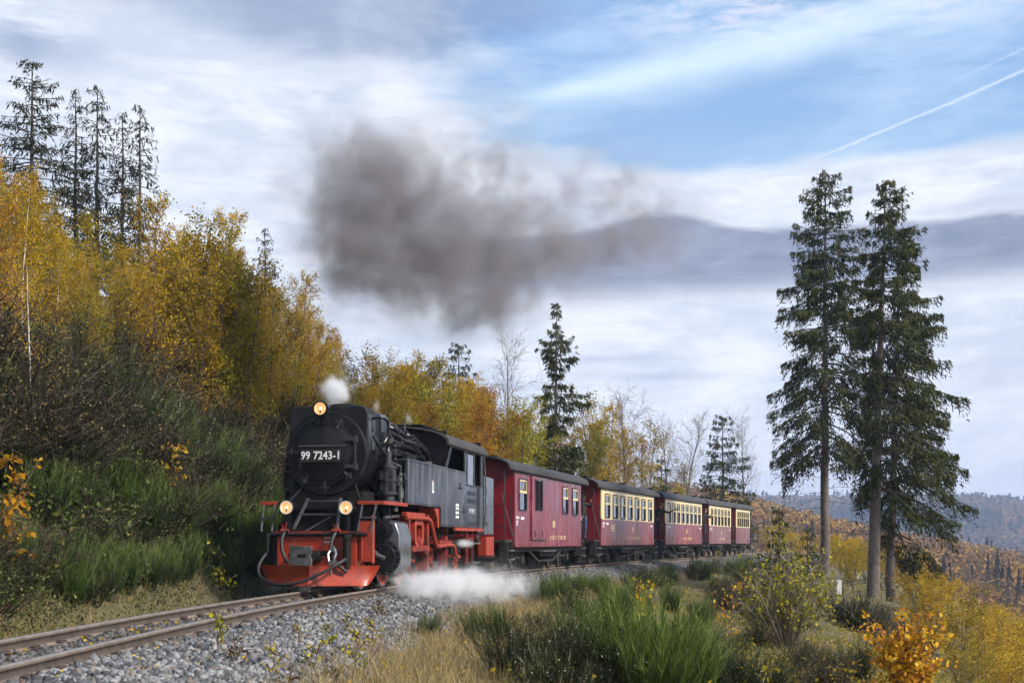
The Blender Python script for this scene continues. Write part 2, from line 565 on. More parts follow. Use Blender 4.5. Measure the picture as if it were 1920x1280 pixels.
GOLD = [(0.0, (0.22, 0.17, 0.012)), (0.25, (0.46, 0.29, 0.012)), (0.55, (0.60, 0.37, 0.016)), (0.85, (0.72, 0.48, 0.045)), (1.0, (0.40, 0.35, 0.04))]
ORANGE = [(0.0, (0.20, 0.09, 0.012)), (0.35, (0.46, 0.21, 0.015)), (0.7, (0.60, 0.31, 0.02)), (1.0, (0.62, 0.40, 0.05))]
OLIVE = [(0.0, (0.10, 0.09, 0.012)), (0.4, (0.30, 0.23, 0.018)), (0.75, (0.52, 0.36, 0.025)), (1.0, (0.24, 0.24, 0.03))]
LIME = [(0.0, (0.10, 0.11, 0.012)), (0.4, (0.29, 0.27, 0.02)), (0.75, (0.48, 0.40, 0.03)), (1.0, (0.26, 0.28, 0.03))]
BROWN = [(0.0, (0.07, 0.042, 0.025)), (0.5, (0.15, 0.095, 0.045)), (0.8, (0.24, 0.16, 0.06)), (1.0, (0.13, 0.12, 0.04))]
M['leaf_gold'] = leafm('birch_leaf_gold', GOLD, 0.42, jitter=0.26)
M['leaf_orange'] = leafm('leaf_orange', ORANGE, 0.42, jitter=0.26)
M['leaf_olive'] = leafm('leaf_olive', OLIVE)
M['leaf_lime'] = leafm('leaf_lime', LIME)
M['leaf_brown'] = leafm('leaf_brown', BROWN)
M['leaf_red'] = leafm('leaf_russet', [(0.0, (0.12, 0.035, 0.012)), (0.5, (0.30, 0.095, 0.015)), (1.0, (0.40, 0.18, 0.02))])
M['leaf_yellow'] = leafm('leaf_yellow', [(0.0, (0.42, 0.26, 0.02)), (0.5, (0.60, 0.42, 0.04)), (0.9, (0.62, 0.30, 0.03)), (1.0, (0.5, 0.48, 0.08))])
M['leaf_beech'] = leafm('beech_leaf', [(0.0, (0.34, 0.13, 0.02)), (0.35, (0.60, 0.28, 0.02)), (0.7, (0.70, 0.42, 0.03)), (1.0, (0.62, 0.50, 0.06))])
M['leaf_green'] = leafm('bramble_leaf', [(0.0, (0.03, 0.045, 0.012)), (0.5, (0.07, 0.105, 0.022)), (0.85, (0.15, 0.18, 0.05)), (1.0, (0.33, 0.26, 0.05))])
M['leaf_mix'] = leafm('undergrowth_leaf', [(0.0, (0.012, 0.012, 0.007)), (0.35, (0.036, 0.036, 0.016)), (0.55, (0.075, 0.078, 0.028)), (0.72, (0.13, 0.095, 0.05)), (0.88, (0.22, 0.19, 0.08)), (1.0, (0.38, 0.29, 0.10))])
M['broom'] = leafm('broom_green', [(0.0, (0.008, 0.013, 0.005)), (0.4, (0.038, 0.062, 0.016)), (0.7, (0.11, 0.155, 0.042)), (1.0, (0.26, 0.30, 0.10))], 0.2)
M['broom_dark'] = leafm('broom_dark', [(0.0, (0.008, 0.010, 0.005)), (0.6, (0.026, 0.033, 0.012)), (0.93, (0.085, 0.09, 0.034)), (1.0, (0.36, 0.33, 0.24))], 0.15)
M['scrub'] = leafm('scrub_brown', [(0.0, (0.014, 0.011, 0.009)), (0.6, (0.05, 0.038, 0.027)), (0.9, (0.11, 0.09, 0.052)), (1.0, (0.32, 0.26, 0.14))], 0.15)
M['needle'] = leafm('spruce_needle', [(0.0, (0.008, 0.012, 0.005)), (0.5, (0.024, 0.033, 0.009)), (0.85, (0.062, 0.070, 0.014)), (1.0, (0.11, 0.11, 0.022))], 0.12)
M['needle_thin'] = leafm('larch_needle', [(0.0, (0.014, 0.016, 0.011)), (0.6, (0.03, 0.034, 0.02)), (1.0, (0.055, 0.055, 0.03))], 0.12)
M['straw'] = leafm('dry_grass', [(0.0, (0.16, 0.10, 0.045)), (0.45, (0.36, 0.26, 0.12)), (0.8, (0.52, 0.41, 0.21)), (0.93, (0.16, 0.17, 0.045)), (1.0, (0.09, 0.12, 0.03))], 0.25)
M['straw_green'] = leafm('mixed_grass', [(0.0, (0.08, 0.075, 0.025)), (0.35, (0.18, 0.165, 0.05)), (0.65, (0.34, 0.27, 0.11)), (1.0, (0.52, 0.42, 0.21))], 0.25)


def glassm():
    m, t = new_mat('window_glass')
    lw = t.nodes.new('ShaderNodeFresnel')
    lw.inputs[0].default_value = 1.9
    g = t.nodes.new('ShaderNodeBsdfGlossy')
    g.inputs['Roughness'].default_value = 0.03
    put(t, g.inputs['Normal'], bump(t, noise(t, coord(t), 1.6, 2), 0.25, 0.03))
    tr = t.nodes.new('ShaderNodeBsdfTransparent')
    tr.inputs[0].default_value = (0.55, 0.58, 0.58, 1)
    mx = t.nodes.new('ShaderNodeMixShader')
    put(t, mx.inputs[0], E(t, lw.outputs[0]) * 1.3 + 0.22)
    t.links.new(tr.outputs[0], mx.inputs[1]); t.links.new(g.outputs[0], mx.inputs[2])
    finish(t, mx.outputs[0])
    return m


M['glass'] = glassm()


def stonem():
    m, t = new_mat('ballast_stone')
    gi = t.nodes.new('ShaderNodeNewGeometry')
    oi = t.nodes.new('ShaderNodeObjectInfo')
    f = (E(t, gi.outputs['Random Per Island']) + E(t, oi.outputs['Random']) * 0.61).op('FRACT')
    c = ramp(t, f, [(0.0, (0.035, 0.037, 0.042)), (0.35, (0.095, 0.098, 0.106)), (0.65, (0.17, 0.17, 0.178)), (0.86, (0.27, 0.27, 0.28)), (0.93, (0.30, 0.295, 0.29)), (1.0, (0.14, 0.10, 0.075))])
    n = noise(t, coord(t), 40.0, 4)
    p = bsdf(t, Base_Color=mixc(t, n.step(0.3, 0.7) * 0.35, c, (0.10, 0.09, 0.085)), Roughness=0.85)
    finish(t, p.outputs[0])
    return m


M['stone'] = stonem()


def stone_dark():
    m, t = new_mat('oily_ballast')
    gi = t.nodes.new('ShaderNodeNewGeometry')
    c = ramp(t, E(t, gi.outputs['Random Per Island']), [(0.0, (0.035, 0.032, 0.032)), (0.5, (0.085, 0.08, 0.08)), (0.9, (0.15, 0.14, 0.14)), (1.0, (0.17, 0.09, 0.05))])
    p = bsdf(t, Base_Color=c, Roughness=0.75)
    finish(t, p.outputs[0])
    return m


M['stone_dark'] = stone_dark()


def groundm():
    m, t = new_mat('ground_soil')
    co = coord(t)
    a = noise(t, co, 0.35, 5, 0.6)
    b = noise(t, co, 4.0, 6, 0.65)
    d = noise(t, co, 22.0, 4, 0.6)
    c = mixc(t, a.step(0.35, 0.65), (0.075, 0.06, 0.035), (0.14, 0.115, 0.05))
    c = mixc(t, b.step(0.45, 0.7), c, (0.05, 0.055, 0.02))
    c = mixc(t, d.step(0.5, 0.75) * 0.6, c, (0.24, 0.18, 0.085))
    p = bsdf(t, Base_Color=c, Roughness=0.95)
    put(t, p.inputs['Normal'], bump(t, b * 0.5 + d * 0.5, 0.8, 0.08))
    finish(t, p.outputs[0])
    return m


M['ground'] = groundm()


def ballastm():
    m, t = new_mat('ballast_bed')
    co = coord(t)
    v = t.nodes.new('ShaderNodeTexVoronoi')
    put(t, v.inputs['Vector'], co)
    v.inputs['Scale'].default_value = 22.0
    d = E(t, v.outputs['Distance'])
    n = noise(t, co, 3.0, 5)
    cc = sepa(t, E(t, v.outputs['Color']))[0]
    c = ramp(t, cc, [(0.0, (0.07, 0.07, 0.075)), (0.5, (0.20, 0.20, 0.205)), (1.0, (0.34, 0.335, 0.33))])
    c = mixc(t, d.step(0.35, 0.6), c, (0.045, 0.04, 0.038))
    c = mixc(t, n.step(0.5, 0.8) * 0.5, c, (0.13, 0.10, 0.07))
    p = bsdf(t, Base_Color=c, Roughness=0.9)
    put(t, p.inputs['Normal'], bump(t, d * -1.0, 1.0, 0.05))
    finish(t, p.outputs[0])
    return m


M['ballast'] = ballastm()

# ------------------------------------------------------------------ the line of the track and the lie of the land
_TP = np.array([(-60, -2.0), (-20, -3.9), (0, -4.5), (9.3, -4.42), (18.1, -3.97), (23, -3.38), (28, -2.62), (35.9, -1.12), (44.7, 1.3), (56.6, 5.25), (67, 9.0), (78, 13.1), (92, 18.6), (130, 34.0)], float)


def _hermite():
    y, x = _TP[:, 0], _TP[:, 1]
    sl = np.diff(x) / np.diff(y)
    m = np.concatenate([[sl[0]], (sl[1:] * np.diff(y)[:-1] + sl[:-1] * np.diff(y)[1:]) / (y[2:] - y[:-2]), [sl[-1]]])
    Y = np.arange(-60, 130.01, 0.25)
    i = np.clip(np.searchsorted(y, Y, 'right') - 1, 0, len(y) - 2)
    h = y[i + 1] - y[i]
    u = (Y - y[i]) / h
    X = (2*u**3 - 3*u**2 + 1) * x[i] + (u**3 - 2*u**2 + u) * h * m[i] + (-2*u**3 + 3*u**2) * x[i+1] + (u**3 - u**2) * h * m[i+1]
    return Y, X


_LY, _LX = _hermite()
_LS = np.gradient(_LX, _LY)
def xc(Y): return np.interp(Y, _LY, _LX)
def slope(Y): return np.interp(Y, _LY, _LS)
def dist(X, Y): return (X - xc(Y)) / np.sqrt(1 + slope(Y) ** 2)           # + on the valley side
def on_line(Y, d):                                                         # a point d to the valley side of the line
    s = slope(Y); n = np.sqrt(1 + s * s)
    return xc(Y) + d / n, Y - d * s / n


def sm(x, a, b):
    u = np.clip((x - a) / (b - a), 0, 1)
    return u * u * (3 - 2 * u)


def wob(X, Y, f, seed):
    r = np.random.default_rng(seed)
    z = 0
    for k in range(5):
        a, p, q = r.uniform(0, 6.28), r.uniform(0, 6.28), r.uniform(0.6, 1.6)
        z = z + np.sin((X * math.cos(a) + Y * math.sin(a)) * f * q + p)
    return z / 5


def ground_z(X, Y):
    X, Y = np.asarray(X, float), np.asarray(Y, float)
    d = dist(X, Y)
    zr = np.interp(d, [-1, 1.5, 2.4, 4, 10, 12, 14, 18, 25, 36, 60, 150], [-0.24, -0.26, -0.70, -0.86, -1.57, -2.2, -4.3, -8.3, -13, -17, -19, -20])
    zl = np.interp(-d, [0, 1.5, 1.9, 2.4, 7, 9, 16, 40, 120, 400], [-0.24, -0.28, -0.44, -0.36, 4.5, 5.9, 9.2, 17, 30, 45])
    k = np.interp(Y, [0, 32, 60, 85, 110, 140], [1.0, 1.0, 0.72, 0.42, 0.22, 0.0])
    near = np.where(d > 0, zr, np.where(zl > -0.3, zl * k, zl))
    near = near + wob(X, Y, 0.9, 3) * 0.12 * sm(np.abs(d), 2.6, 5) + wob(X, Y, 0.25, 4) * 0.35 * sm(np.abs(d), 6, 14)
    mid = np.interp(X, [-600, -200, 0, 60, 90, 172, 300, 900], [30, 22, 16, 12, 3, -15, -26, -30]) + wob(X, Y, 0.03, 8) * 2
    rdg = 34 + wob(X, Y * 0, 0.011, 9) * 9 + np.interp(X, [200, 420, 560, 800], [4, 6, -4, -12])
    far = np.where(Y < 420, -20 + (mid + 20) * sm(Y, 140, 430), np.where(Y < 760, mid + (-34 - mid) * sm(Y, 450, 740), -34 + (rdg + 34) * sm(Y, 770, 1400)))
    w = np.maximum(sm(Y, 95, 150), sm(d, 30, 62))
    return near * (1 - w) + far * w


def to_px(x, y, z):
    return CX + FPX * x / y, HY - FPX * (z - ZC) / y


def from_px(px, Y):
    """Where the ground lies at photo column px and distance Y."""
    X = (px - CX) * Y / FPX
    return float(X), float(Y), float(ground_z(X, Y))


def axis(parts):
    return np.unique(np.concatenate([np.arange(a, b, s) for a, b, s in parts] + [np.array([parts[-1][1]])]))


gx = axis([(-500, -200, 50), (-200, -60, 14), (-60, -24, 2), (-24, 34, 0.6), (34, 80, 2), (80, 300, 9), (300, 900, 30)])
gy = axis([(-60, -10, 6), (-10, 6, 1), (6, 70, 0.5), (70, 150, 1.5), (150, 450, 8), (450, 1650, 25)])
GX, GY = np.meshgrid(gx, gy)
GZ = ground_z(GX, GY)
nx, ny = len(gx), len(gy)
idx = np.arange(nx * ny).reshape(ny, nx)
quads = np.stack([idx[:-1, :-1], idx[:-1, 1:], idx[1:, 1:], idx[1:, :-1]], -1).reshape(-1, 4)
ground = link('ground', mesh_np('ground', np.stack([GX, GY, GZ], -1).reshape(-1, 3), quads, mat=M['ground'], smooth=True))
tag(ground, 'brown and olive soil of the railway bank and the valley', kind='structure')

# ballast bed
ys = np.arange(-20, 112, 0.35)
bd = np.array([-1.9, -1.6, -1.25, -0.8, -0.3, 0.3, 0.8, 1.25, 1.6, 2.0, 2.45])
bz = np.array([-0.47, -0.30, -0.21, -0.185, -0.185, -0.185, -0.185, -0.22, -0.33, -0.52, -0.74])
def bed_z(d): return np.interp(d, bd, bz)
V = []
for d, z in zip(bd, bz):
    x, y = on_line(ys, d)
    V.append(np.stack([x, y, z + 0.035 + wob(x, y, 5, 21) * 0.012], -1))
V = np.stack(V, 1)
idx = np.arange(V.shape[0] * V.shape[1]).reshape(V.shape[:2])
quads = np.stack([idx[:-1, :-1], idx[:-1, 1:], idx[1:, 1:], idx[1:, :-1]], -1).reshape(-1, 4)
ballast = link('ballast', mesh_np('ballast', V.reshape(-1, 3), quads, mat=M['ballast'], smooth=True))
tag(ballast, 'grey crushed stone ballast under and beside the rails', kind='structure')

# broken stones: sharp eight-cornered lumps
ICO_V = np.array([(x, y, z) for x in (-0.72, 0.72) for y in (-0.72, 0.72) for z in (-0.72, 0.72)])
_b = [(0, 1, 3, 2), (4, 6, 7, 5), (0, 4, 5, 1), (2, 3, 7, 6), (0, 2, 6, 4), (1, 5, 7, 3)]
ICO_F = np.array([t_ for q_ in _b for t_ in ((q_[0], q_[1], q_[2]), (q_[0], q_[2], q_[3]))])


def rand_rot(n, r):
    q = r.normal(size=(n, 4)); q /= np.linalg.norm(q, axis=1)[:, None]
    w, x, y, z = q.T
    return np.stack([np.stack([1-2*(y*y+z*z), 2*(x*y-z*w), 2*(x*z+y*w)], -1), np.stack([2*(x*y+z*w), 1-2*(x*x+z*z), 2*(y*z-x*w)], -1), np.stack([2*(x*z-y*w), 2*(y*z+x*w), 1-2*(x*x+y*y)], -1)], 1)


def stone_shapes(n, r):
    v = ICO_V[None] * r.uniform(0.4, 1.3, (n, 8, 3)) * r.uniform(0.6, 1.35, (n, 1, 3))
    return np.einsum('nij,nvj->nvi', rand_rot(n, r), v)


def scatter_stones(n, d0, d1, y0, y1, r, pw=1.6):
    u = r.uniform(0, 1, n)
    k = 1 - pw
    Y = (y0 ** k + u * (y1 ** k - y0 ** k)) ** (1 / k)
    d = r.uniform(d0, d1, n)
    x, y = on_line(Y, d)
    s = 0.016 + 0.032 * r.uniform(0, 1, n) ** 1.4
    return x, y, bed_z(d) + 0.035 + s * r.uniform(-0.1, 0.7, n), s


r = np.random.default_rng(31)
x, y, z, s = scatter_stones(26000, 0.62, 2.5, 8.6, 60, r)
px, py = to_px(x, y, z)
seen = np.where((px > 5) & (px < 1500) & (py < 1275), s / y, 0)
big = np.argsort(-seen)[:300]
rest = np.setdiff1d(np.arange(len(x)), big)
oily = rest[(dist(x[rest], y[rest]) < 0.72 + 0.5 * r.uniform(0, 1, len(rest)) ** 2)]
rest = np.setdiff1d(rest, oily)
OX, OS = np.stack([x, y, z], -1)[oily], s[oily]
sh = stone_shapes(len(rest), r) * s[rest, None, None] + np.stack([x, y, z], -1)[rest][:, None]
o = link('stones', mesh_np('stones', sh.reshape(-1, 3), tris=(ICO_F[None] + np.arange(len(rest))[:, None, None] * 8).reshape(-1, 3), mat=M['stone']), ballast)
tag(o, kind='stuff')
shp = [mesh_np('stone', v, tris=ICO_F, mat=M['stone']) for v in stone_shapes(24, r)]
for i, k in enumerate(big):
    o = link('stone', shp[i % 24], ballast)
    o.location = (x[k], y[k], z[k]); o.scale = (s[k],) * 3
    o.rotation_euler = (r.uniform(0, 6), r.uniform(0, 6), r.uniform(0, 6))
x, y, z, s = scatter_stones(10500, -1.75, 0.62, 8.6, 60, r)
s = s * 0.85
x, y, z, s = np.concatenate([x, OX[:, 0]]), np.concatenate([y, OX[:, 1]]), np.concatenate([z, OX[:, 2]]), np.concatenate([s, OS])
sh = stone_shapes(len(x), r) * s[:, None, None] + np.stack([x, y, z - 0.008], -1)[:, None]
o = link('oily_stones', mesh_np('oily_stones', sh.reshape(-1, 3), tris=(ICO_F[None] + np.arange(len(x))[:, None, None] * 8).reshape(-1, 3), mat=M['stone_dark']), ballast)
tag(o, kind='stuff')

# rails, sleepers and their fastenings
track = empty('railway_track', (float(xc(0)), 0, -0.15), 0, 'curving narrow gauge track of two rusty rails on dark sleepers', 'track')
PROF = [(-0.062, -0.145), (0.062, -0.145), (0.062, -0.132), (0.014, -0.112), (0.009, -0.05), (0.034, -0.036), (0.034, -0.010), (0.026, 0.0), (-0.026, 0.0), (-0.034, -0.010), (-0.034, -0.036), (-0.009, -0.05), (-0.014, -0.112), (-0.062, -0.132)]
ry = np.concatenate([np.arange(-20, 40, 0.5), np.arange(40, 114, 1.0)])
for d0 in (-0.535, 0.535):
    V = []
    for (px_, pz_) in PROF:
        x, y = on_line(ry, d0 + px_)
        V.append(np.stack([x, y, np.full_like(x, pz_)], -1))
    V = np.stack(V, 1)
    n, k = V.shape[:2]
    idx = np.arange(n * k).reshape(n, k)
    nxt = np.roll(idx, -1, 1)
    q = np.stack([idx[:-1], nxt[:-1], nxt[1:], idx[1:]], -1)
    me = mesh_np('rail', V.reshape(-1, 3), q.reshape(-1, 4), mat=M['rail_side'])
    me.materials.append(M['rail_head'])
    me.materials.append(M['rail_web_shaded'])
    mi = np.zeros((n - 1, k), np.int32)
    mi[:, 6:9] = 1
    mi[:, [3, 4, 10, 11, 12]] = 2
    me.polygons.foreach_set('material_index', mi.ravel())
    o = link('rail', me, track)
    o.matrix_parent_inverse = Matrix.Translation((-track.location.x, 0, 0.15))
sl_me = MB().box(-0.92, 0.92, -0.12, 0.12, -0.30, -0.147).mesh('sleeper', M['sleeper'])
cb = MB()
cb.box(-0.07, 0.07, -0.06, 0.06, -0.147, -0.135)
cb.tube([(-0.05, -0.035, -0.135), (-0.05, -0.04, -0.115), (-0.02, -0.045, -0.105), (0.02, -0.02, -0.115), (0.035, 0.025, -0.118), (0.02, 0.045, -0.105), (-0.03, 0.04, -0.108), (-0.05, 0.035, -0.135)], 0.009, 6)
cb.cyl((-0.02, 0, -0.14), (-0.02, 0, -0.095), 0.016, n=6)
clip_me = cb.mesh('rail_clip', M['rust'])
yy = 5.0
while yy < 62:
    x, y = on_line(yy, 0.0)
    o = link('sleeper', sl_me, track)
    o.matrix_parent_inverse = Matrix.Translation((-track.location.x, 0, 0.15))
    o.location = (x, y, 0)
    o.rotation_euler.z = -math.atan(slope(yy))
    if 8.5 < yy < 30:
        for d0 in (-0.535, 0.535):
            for s_ in (-1, 1):
                c_ = link('rail_clip', clip_me, o)
                c_.location = (d0 + s_ * 0.095, 0, 0)
                c_.rotation_euler.z = 0 if s_ > 0 else math.pi
    yy += 0.66

# ------------------------------------------------------------------ the locomotive (local: x to its valley side, y towards the coaches, z up from the rail)
LP = math.atan(0.2)
loco = empty('steam_locomotive', (-3.586, 23.7, 0), -LP, 'black steam tank locomotive with red buffer beam, numbered 99 7243-1', 'locomotive')
BZ = 2.63                                                # boiler centre above the rail

# boiler and smokebox
b = MB().lathe([(0.79, 0.0), (0.79, 1.95), (0.74, 1.96), (0.74, 4.7)], (0, 0.04, BZ), n=56)
boil = b.build('boiler', M['black'], loco)
for y in (2.0, 2.75, 3.5, 4.25):
    MB().lathe([(0.742, 0), (0.752, 0.0), (0.752, 0.05), (0.742, 0.05)], (0, y + 0.04, BZ), n=56).build('boiler_band', M['soot'], boil)
sb = MB().lathe([(0.02, -0.005), (0.60, -0.005), (0.615, -0.02), (0.80, -0.02), (0.815, 0.0), (0.815, 0.10), (0.79, 0.12)], (0, 0, BZ), n=64).build('smokebox_front', M['smokebox'], loco)
for k in range(28):
    a = 2 * math.pi * (k + 0.5) / 28
    MB().lathe([(0.012, -0.012), (0.012, 0.0)], (0.775 * math.cos(a), -0.02, BZ + 0.775 * math.sin(a)), n=6).build('rivet', M['soot'], sb)
door = MB().lathe([(0.005, -0.175), (0.15, -0.172), (0.30, -0.16), (0.44, -0.135), (0.545, -0.10), (0.56, -0.075), (0.605, -0.07), (0.615, -0.05), (0.615, -0.021)], (0, 0, BZ), n=64).build('smokebox_door', M['smokebox'], loco)
for ang in (62, 115, 178, 232, 270, 318):
    a = R(ang)
    c, s_ = math.cos(a), math.sin(a)
    m = MB()
    m.bar((0.54 * c, -0.115, BZ + 0.54 * s_), (0.72 * c, -0.075, BZ + 0.72 * s_), 0.05, 0.045)
    m.bar((0.66 * c - 0.09 * s_, -0.12, BZ + 0.66 * s_ + 0.09 * c), (0.66 * c + 0.09 * s_, -0.12, BZ + 0.66 * s_ - 0.09 * c), 0.026, 0.026)
    m.cyl((0.66 * c, -0.02, BZ + 0.66 * s_), (0.66 * c, -0.16, BZ + 0.66 * s_), 0.026, n=8)
    m.build('door_clamp', M['iron'], door)
m = MB()
m.cyl((0.62, -0.11, BZ - 0.34), (0.62, -0.11, BZ + 0.34), 0.018, n=8)
for z in (-0.26, 0.26):
    m.box(0.40, 0.64, -0.145, -0.09, BZ + z - 0.035, BZ + z + 0.035)
    m.box(0.59, 0.65, -0.15, -0.02, BZ + z - 0.06, BZ + z + 0.06)
m.build('door_hinge', M['iron'], door)
m = MB().cyl((-0.48, -0.205, BZ + 0.13), (0.46, -0.205, BZ + 0.13), 0.013, n=8)
for x in (-0.46, 0.44):
    m.cyl((x, -0.205, BZ + 0.13), (x, -0.10, BZ + 0.13), 0.011, n=6)
m.build('door_handrail', M['coupler'], door)
MB().tube([(-0.46, -0.12, BZ - 0.10), (-0.47, -0.19, BZ - 0.11), (-0.455, -0.19, BZ - 0.26), (-0.45, -0.12, BZ - 0.27)], 0.01, 6).build('door_grip', M['coupler'], door)
m = MB().box(-0.012, 0.012, -0.2, -0.15, BZ + 0.35, BZ + 0.48)
m.cyl((0, -0.175, BZ + 0.26), (0, -0.15, BZ + 0.30), 0.02, n=6)
m.build('lamp_bracket', M['soot'], door)
pl = MB().box(-0.43, 0.36, -0.222, -0.19, BZ - 0.17, BZ + 0.055).build('number_plate', M['plate'], loco, 0.006)
m = MB()
for (x0, x1, z0, z1) in ((-0.43, 0.36, 0.047, 0.055), (-0.43, 0.36, -0.17, -0.162), (-0.43, -0.422, -0.16, 0.045), (0.352, 0.36, -0.16, 0.045)):
    m.box(x0, x1, -0.228, -0.2215, BZ + z0, BZ + z1)
m.build('plate_rim', M['coupler'], pl)
text('plate_lettering', '99 7243-1', 0.215, M['white'], pl, (-0.035, -0.2245, BZ - 0.06), (R(90), 0, 0), 0.003, 0.88, spacing=1.04, bold=0.0035)

# feed-water heater casing over the smokebox, chimney, domes
def rrect(x0, x1, z0, z1, rad, n=5):
    out = []
    for cx_, cz_, a0 in ((x1 - rad, z0 + rad, -90), (x1 - rad, z1 - rad, 0), (x0 + rad, z1 - rad, 90), (x0 + rad, z0 + rad, 180)):
        for i in range(n + 1):
            a = R(a0 + 90 * i / n)
            out.append((cx_ + rad * math.cos(a), cz_ + rad * math.sin(a)))
    return out
cas = MB().prism(rrect(-0.79, 0.79, 2.55, 3.56, 0.17), 'y', 0.12, 0.66).build('heater_casing', M['smokebox'], loco, 0.02)
m = MB()
for z in (3.05, 3.3):
    m.box(0.792, 0.80, 0.2, 0.58, z - 0.01, z + 0.01)
m.box(0.792, 0.802, 0.36, 0.42, 2.7, 3.4)
m.lathe([(0.055, 0.0), (0.055, 0.03), (0.035, 0.03), (0.035, 0.0)], (0.80, 0.40, 3.12), 'x', 14, caps=False)
m.build('casing_strap', M['coupler'], cas)
MB().box(0.7905, 0.7915, 0.15, 0.63, 2.72, 3.40).build('casing_side_sheen', M['tank'], cas)  # thin paler sheet added to paint the reflection on the casing side
m = MB().lathe([(0.27, 3.30), (0.25, 3.50), (0.25, 3.58), (0.30, 3.60), (0.31, 3.64), (0.26, 3.66), (0.21, 3.64), (0.20, 3.4)], (0.05, 0.92, 0), 'z', 32)
m.build('chimney', M['soot'], loco)
MB().lathe([(0.36, 3.2), (0.36, 3.38), (0.33, 3.48), (0.22, 3.52), (0.01, 3.53)], (0, 2.35, 0), 'z', 32).build('sand_dome', M['black'], loco)
MB().lathe([(0.40, 3.2), (0.40, 3.40), (0.36, 3.50), (0.24, 3.55), (0.01, 3.56)], (0, 3.5, 0), 'z', 32).build('steam_dome', M['black'], loco)
m = MB().prism(rrect(-0.50, 0.72, 2.9, 3.53, 0.13), 'y', 1.25, 1.75)
m.build('feed_tank', M['tank'], loco, 0.015)

# lamps
def lamp(cx, cy_, cz, r, big=False):
    L = MB().lathe([(r * 0.5, 0.24), (r * 0.9, 0.20), (r * 1.02, 0.06), (r * 1.06, 0.0), (r * 0.92, -0.005), (r * 0.9, 0.06)], (cx, cy_, cz), n=28, caps=False).build('headlamp', M['black'], loco)
    MB().lathe([(r * 0.97, -0.008), (r * 0.97, -0.02), (r * 0.80, -0.02), (r * 0.80, -0.008)], (cx, cy_, cz), n=28, caps=False).build('lamp_ring', M['lampring' if not big else 'black'], L)
    MB().lathe([(r * 0.80, -0.004), (r * 0.55, 0.02), (r * 0.2, 0.035), (0.002, 0.037)], (cx, cy_, cz), n=24, caps=False).build('reflector', M['lampglow'], L)
    m = MB().ball((cx + 0.01, cy_ - 0.004, cz), r * 0.16, 10, 6)
    m.build('bulb', M['bulb'], L)
    m = MB().cyl((cx, cy_ - 0.004, cz - r * 0.62), (cx, cy_ - 0.004, cz - r * 0.2), r * 0.09, n=6)
    if not big:
        m.tube([(cx - r * 0.7, cy_ + 0.1, cz + r * 0.75), (cx, cy_ + 0.1, cz + r * 1.45), (cx + r * 0.7, cy_ + 0.1, cz + r * 0.75)], 0.007, 5)
        m.tube([(cx + r, cy_ + 0.12, cz + 0.03), (cx + r * 1.5, cy_ + 0.12, cz + 0.02), (cx + r * 1.4, cy_ + 0.12, cz - 0.06), (cx + r, cy_ + 0.12, cz - 0.04)], 0.006, 5)
        m.box(cx - 0.03, cx + 0.03, cy_ + 0.06, cy_ + 0.14, cz - 0.42, cz - r * 0.9)
    else:
        m.box(cx - 0.10, cx - 0.02, cy_ + 0.05, cy_ + 0.14, cz - 0.30, cz - r * 0.9)
        m.box(cx + 0.05, cx + 0.13, cy_ + 0.05, cy_ + 0.14, cz - 0.27, cz - r * 0.8)
        m.box(cx - 0.05, cx + 0.08, cy_ + 0.06, cy_ + 0.13, cz - 0.20, cz - r * 0.85)
    m.build('lamp_bracket', M['black'], L)
lamp(-0.60, -0.55, 1.575, 0.132)
lamp(0.585, -0.55, 1.565, 0.132)
lamp(-0.03, -0.26, 3.47, 0.15, True)
MB().tube([(-0.12, -0.06, 3.36), (-0.30, -0.04, 3.26), (-0.52, -0.03, 3.10), (-0.66, -0.03, 2.98), (-0.80, -0.02, 2.75)], 0.014, 6).build('lamp_cable', M['hose'], loco)

# front platform, ladder and handrails
m = MB()
m.box(-1.22, -0.62, -0.25, 0.95, 1.645, 1.675)
m.box(0.62, 1.22, -0.25, 1.32, 1.645, 1.675)
m.box(-0.62, 0.62, -0.1, 0.6, 1.55, 1.575)
m.build('running_board', M['soot'], loco)
for x0, x1, y0, y1 in ((-1.24, -0.90, -0.28, -0.25), (0.72, 1.24, -0.28, -0.25), (-1.25, -1.22, -0.25, 0.95), (1.22, 1.25, -0.25, 1.32)):
    MB().box(x0, x1, y0, y1, 1.63, 1.70).build('board_edge', M['red'], loco, 0.005)
for xs2 in ((-1.15, -0.93), (0.83, 1.10)):
    m = MB()
    for x in xs2:
        m.bar((x, -0.30, 1.64), (x * 0.97, -0.52, 1.12), 0.03, 0.03)
    x = sum(xs2) / 2
    m.box(x - 0.14, x + 0.14, -0.47, -0.27, 1.37, 1.39)
    m.build('board_stay', M['coupler'], loco)
m = MB()
m.bar((-0.33, -0.10, 1.76), (-0.47, -0.52, 1.16), 0.06, 0.03)
m.bar((0.33, -0.10, 1.76), (0.40, -0.52, 1.16), 0.06, 0.03)
m.box(-0.40, 0.38, -0.36, -0.26, 1.435, 1.46)
m.box(-0.34, 0.34, -0.18, -0.1, 1.70, 1.72)
m.bar((-0.28, -0.42, 1.12), (0.15, -0.2, 1.4), 0.02, 0.02)
m.build('front_ladder', M['coupler'], loco)
m = MB()
m.bar((-0.52, -0.03, 1.95), (-0.66, -0.3, 1.68), 0.03, 0.03)
m.bar((0.60, -0.03, 2.0), (0.78, -0.25, 1.68), 0.03, 0.03)
m.build('smokebox_stay', M['soot'], loco)
MB().box(-0.72, 0.72, 0.02, 1.5, 1.05, 1.90).build('saddle', M['soot'], loco)
MB().box(-0.62, 0.62, -0.42, 0.02, 0.95, 1.10).build('front_deck', M['soot'], loco)

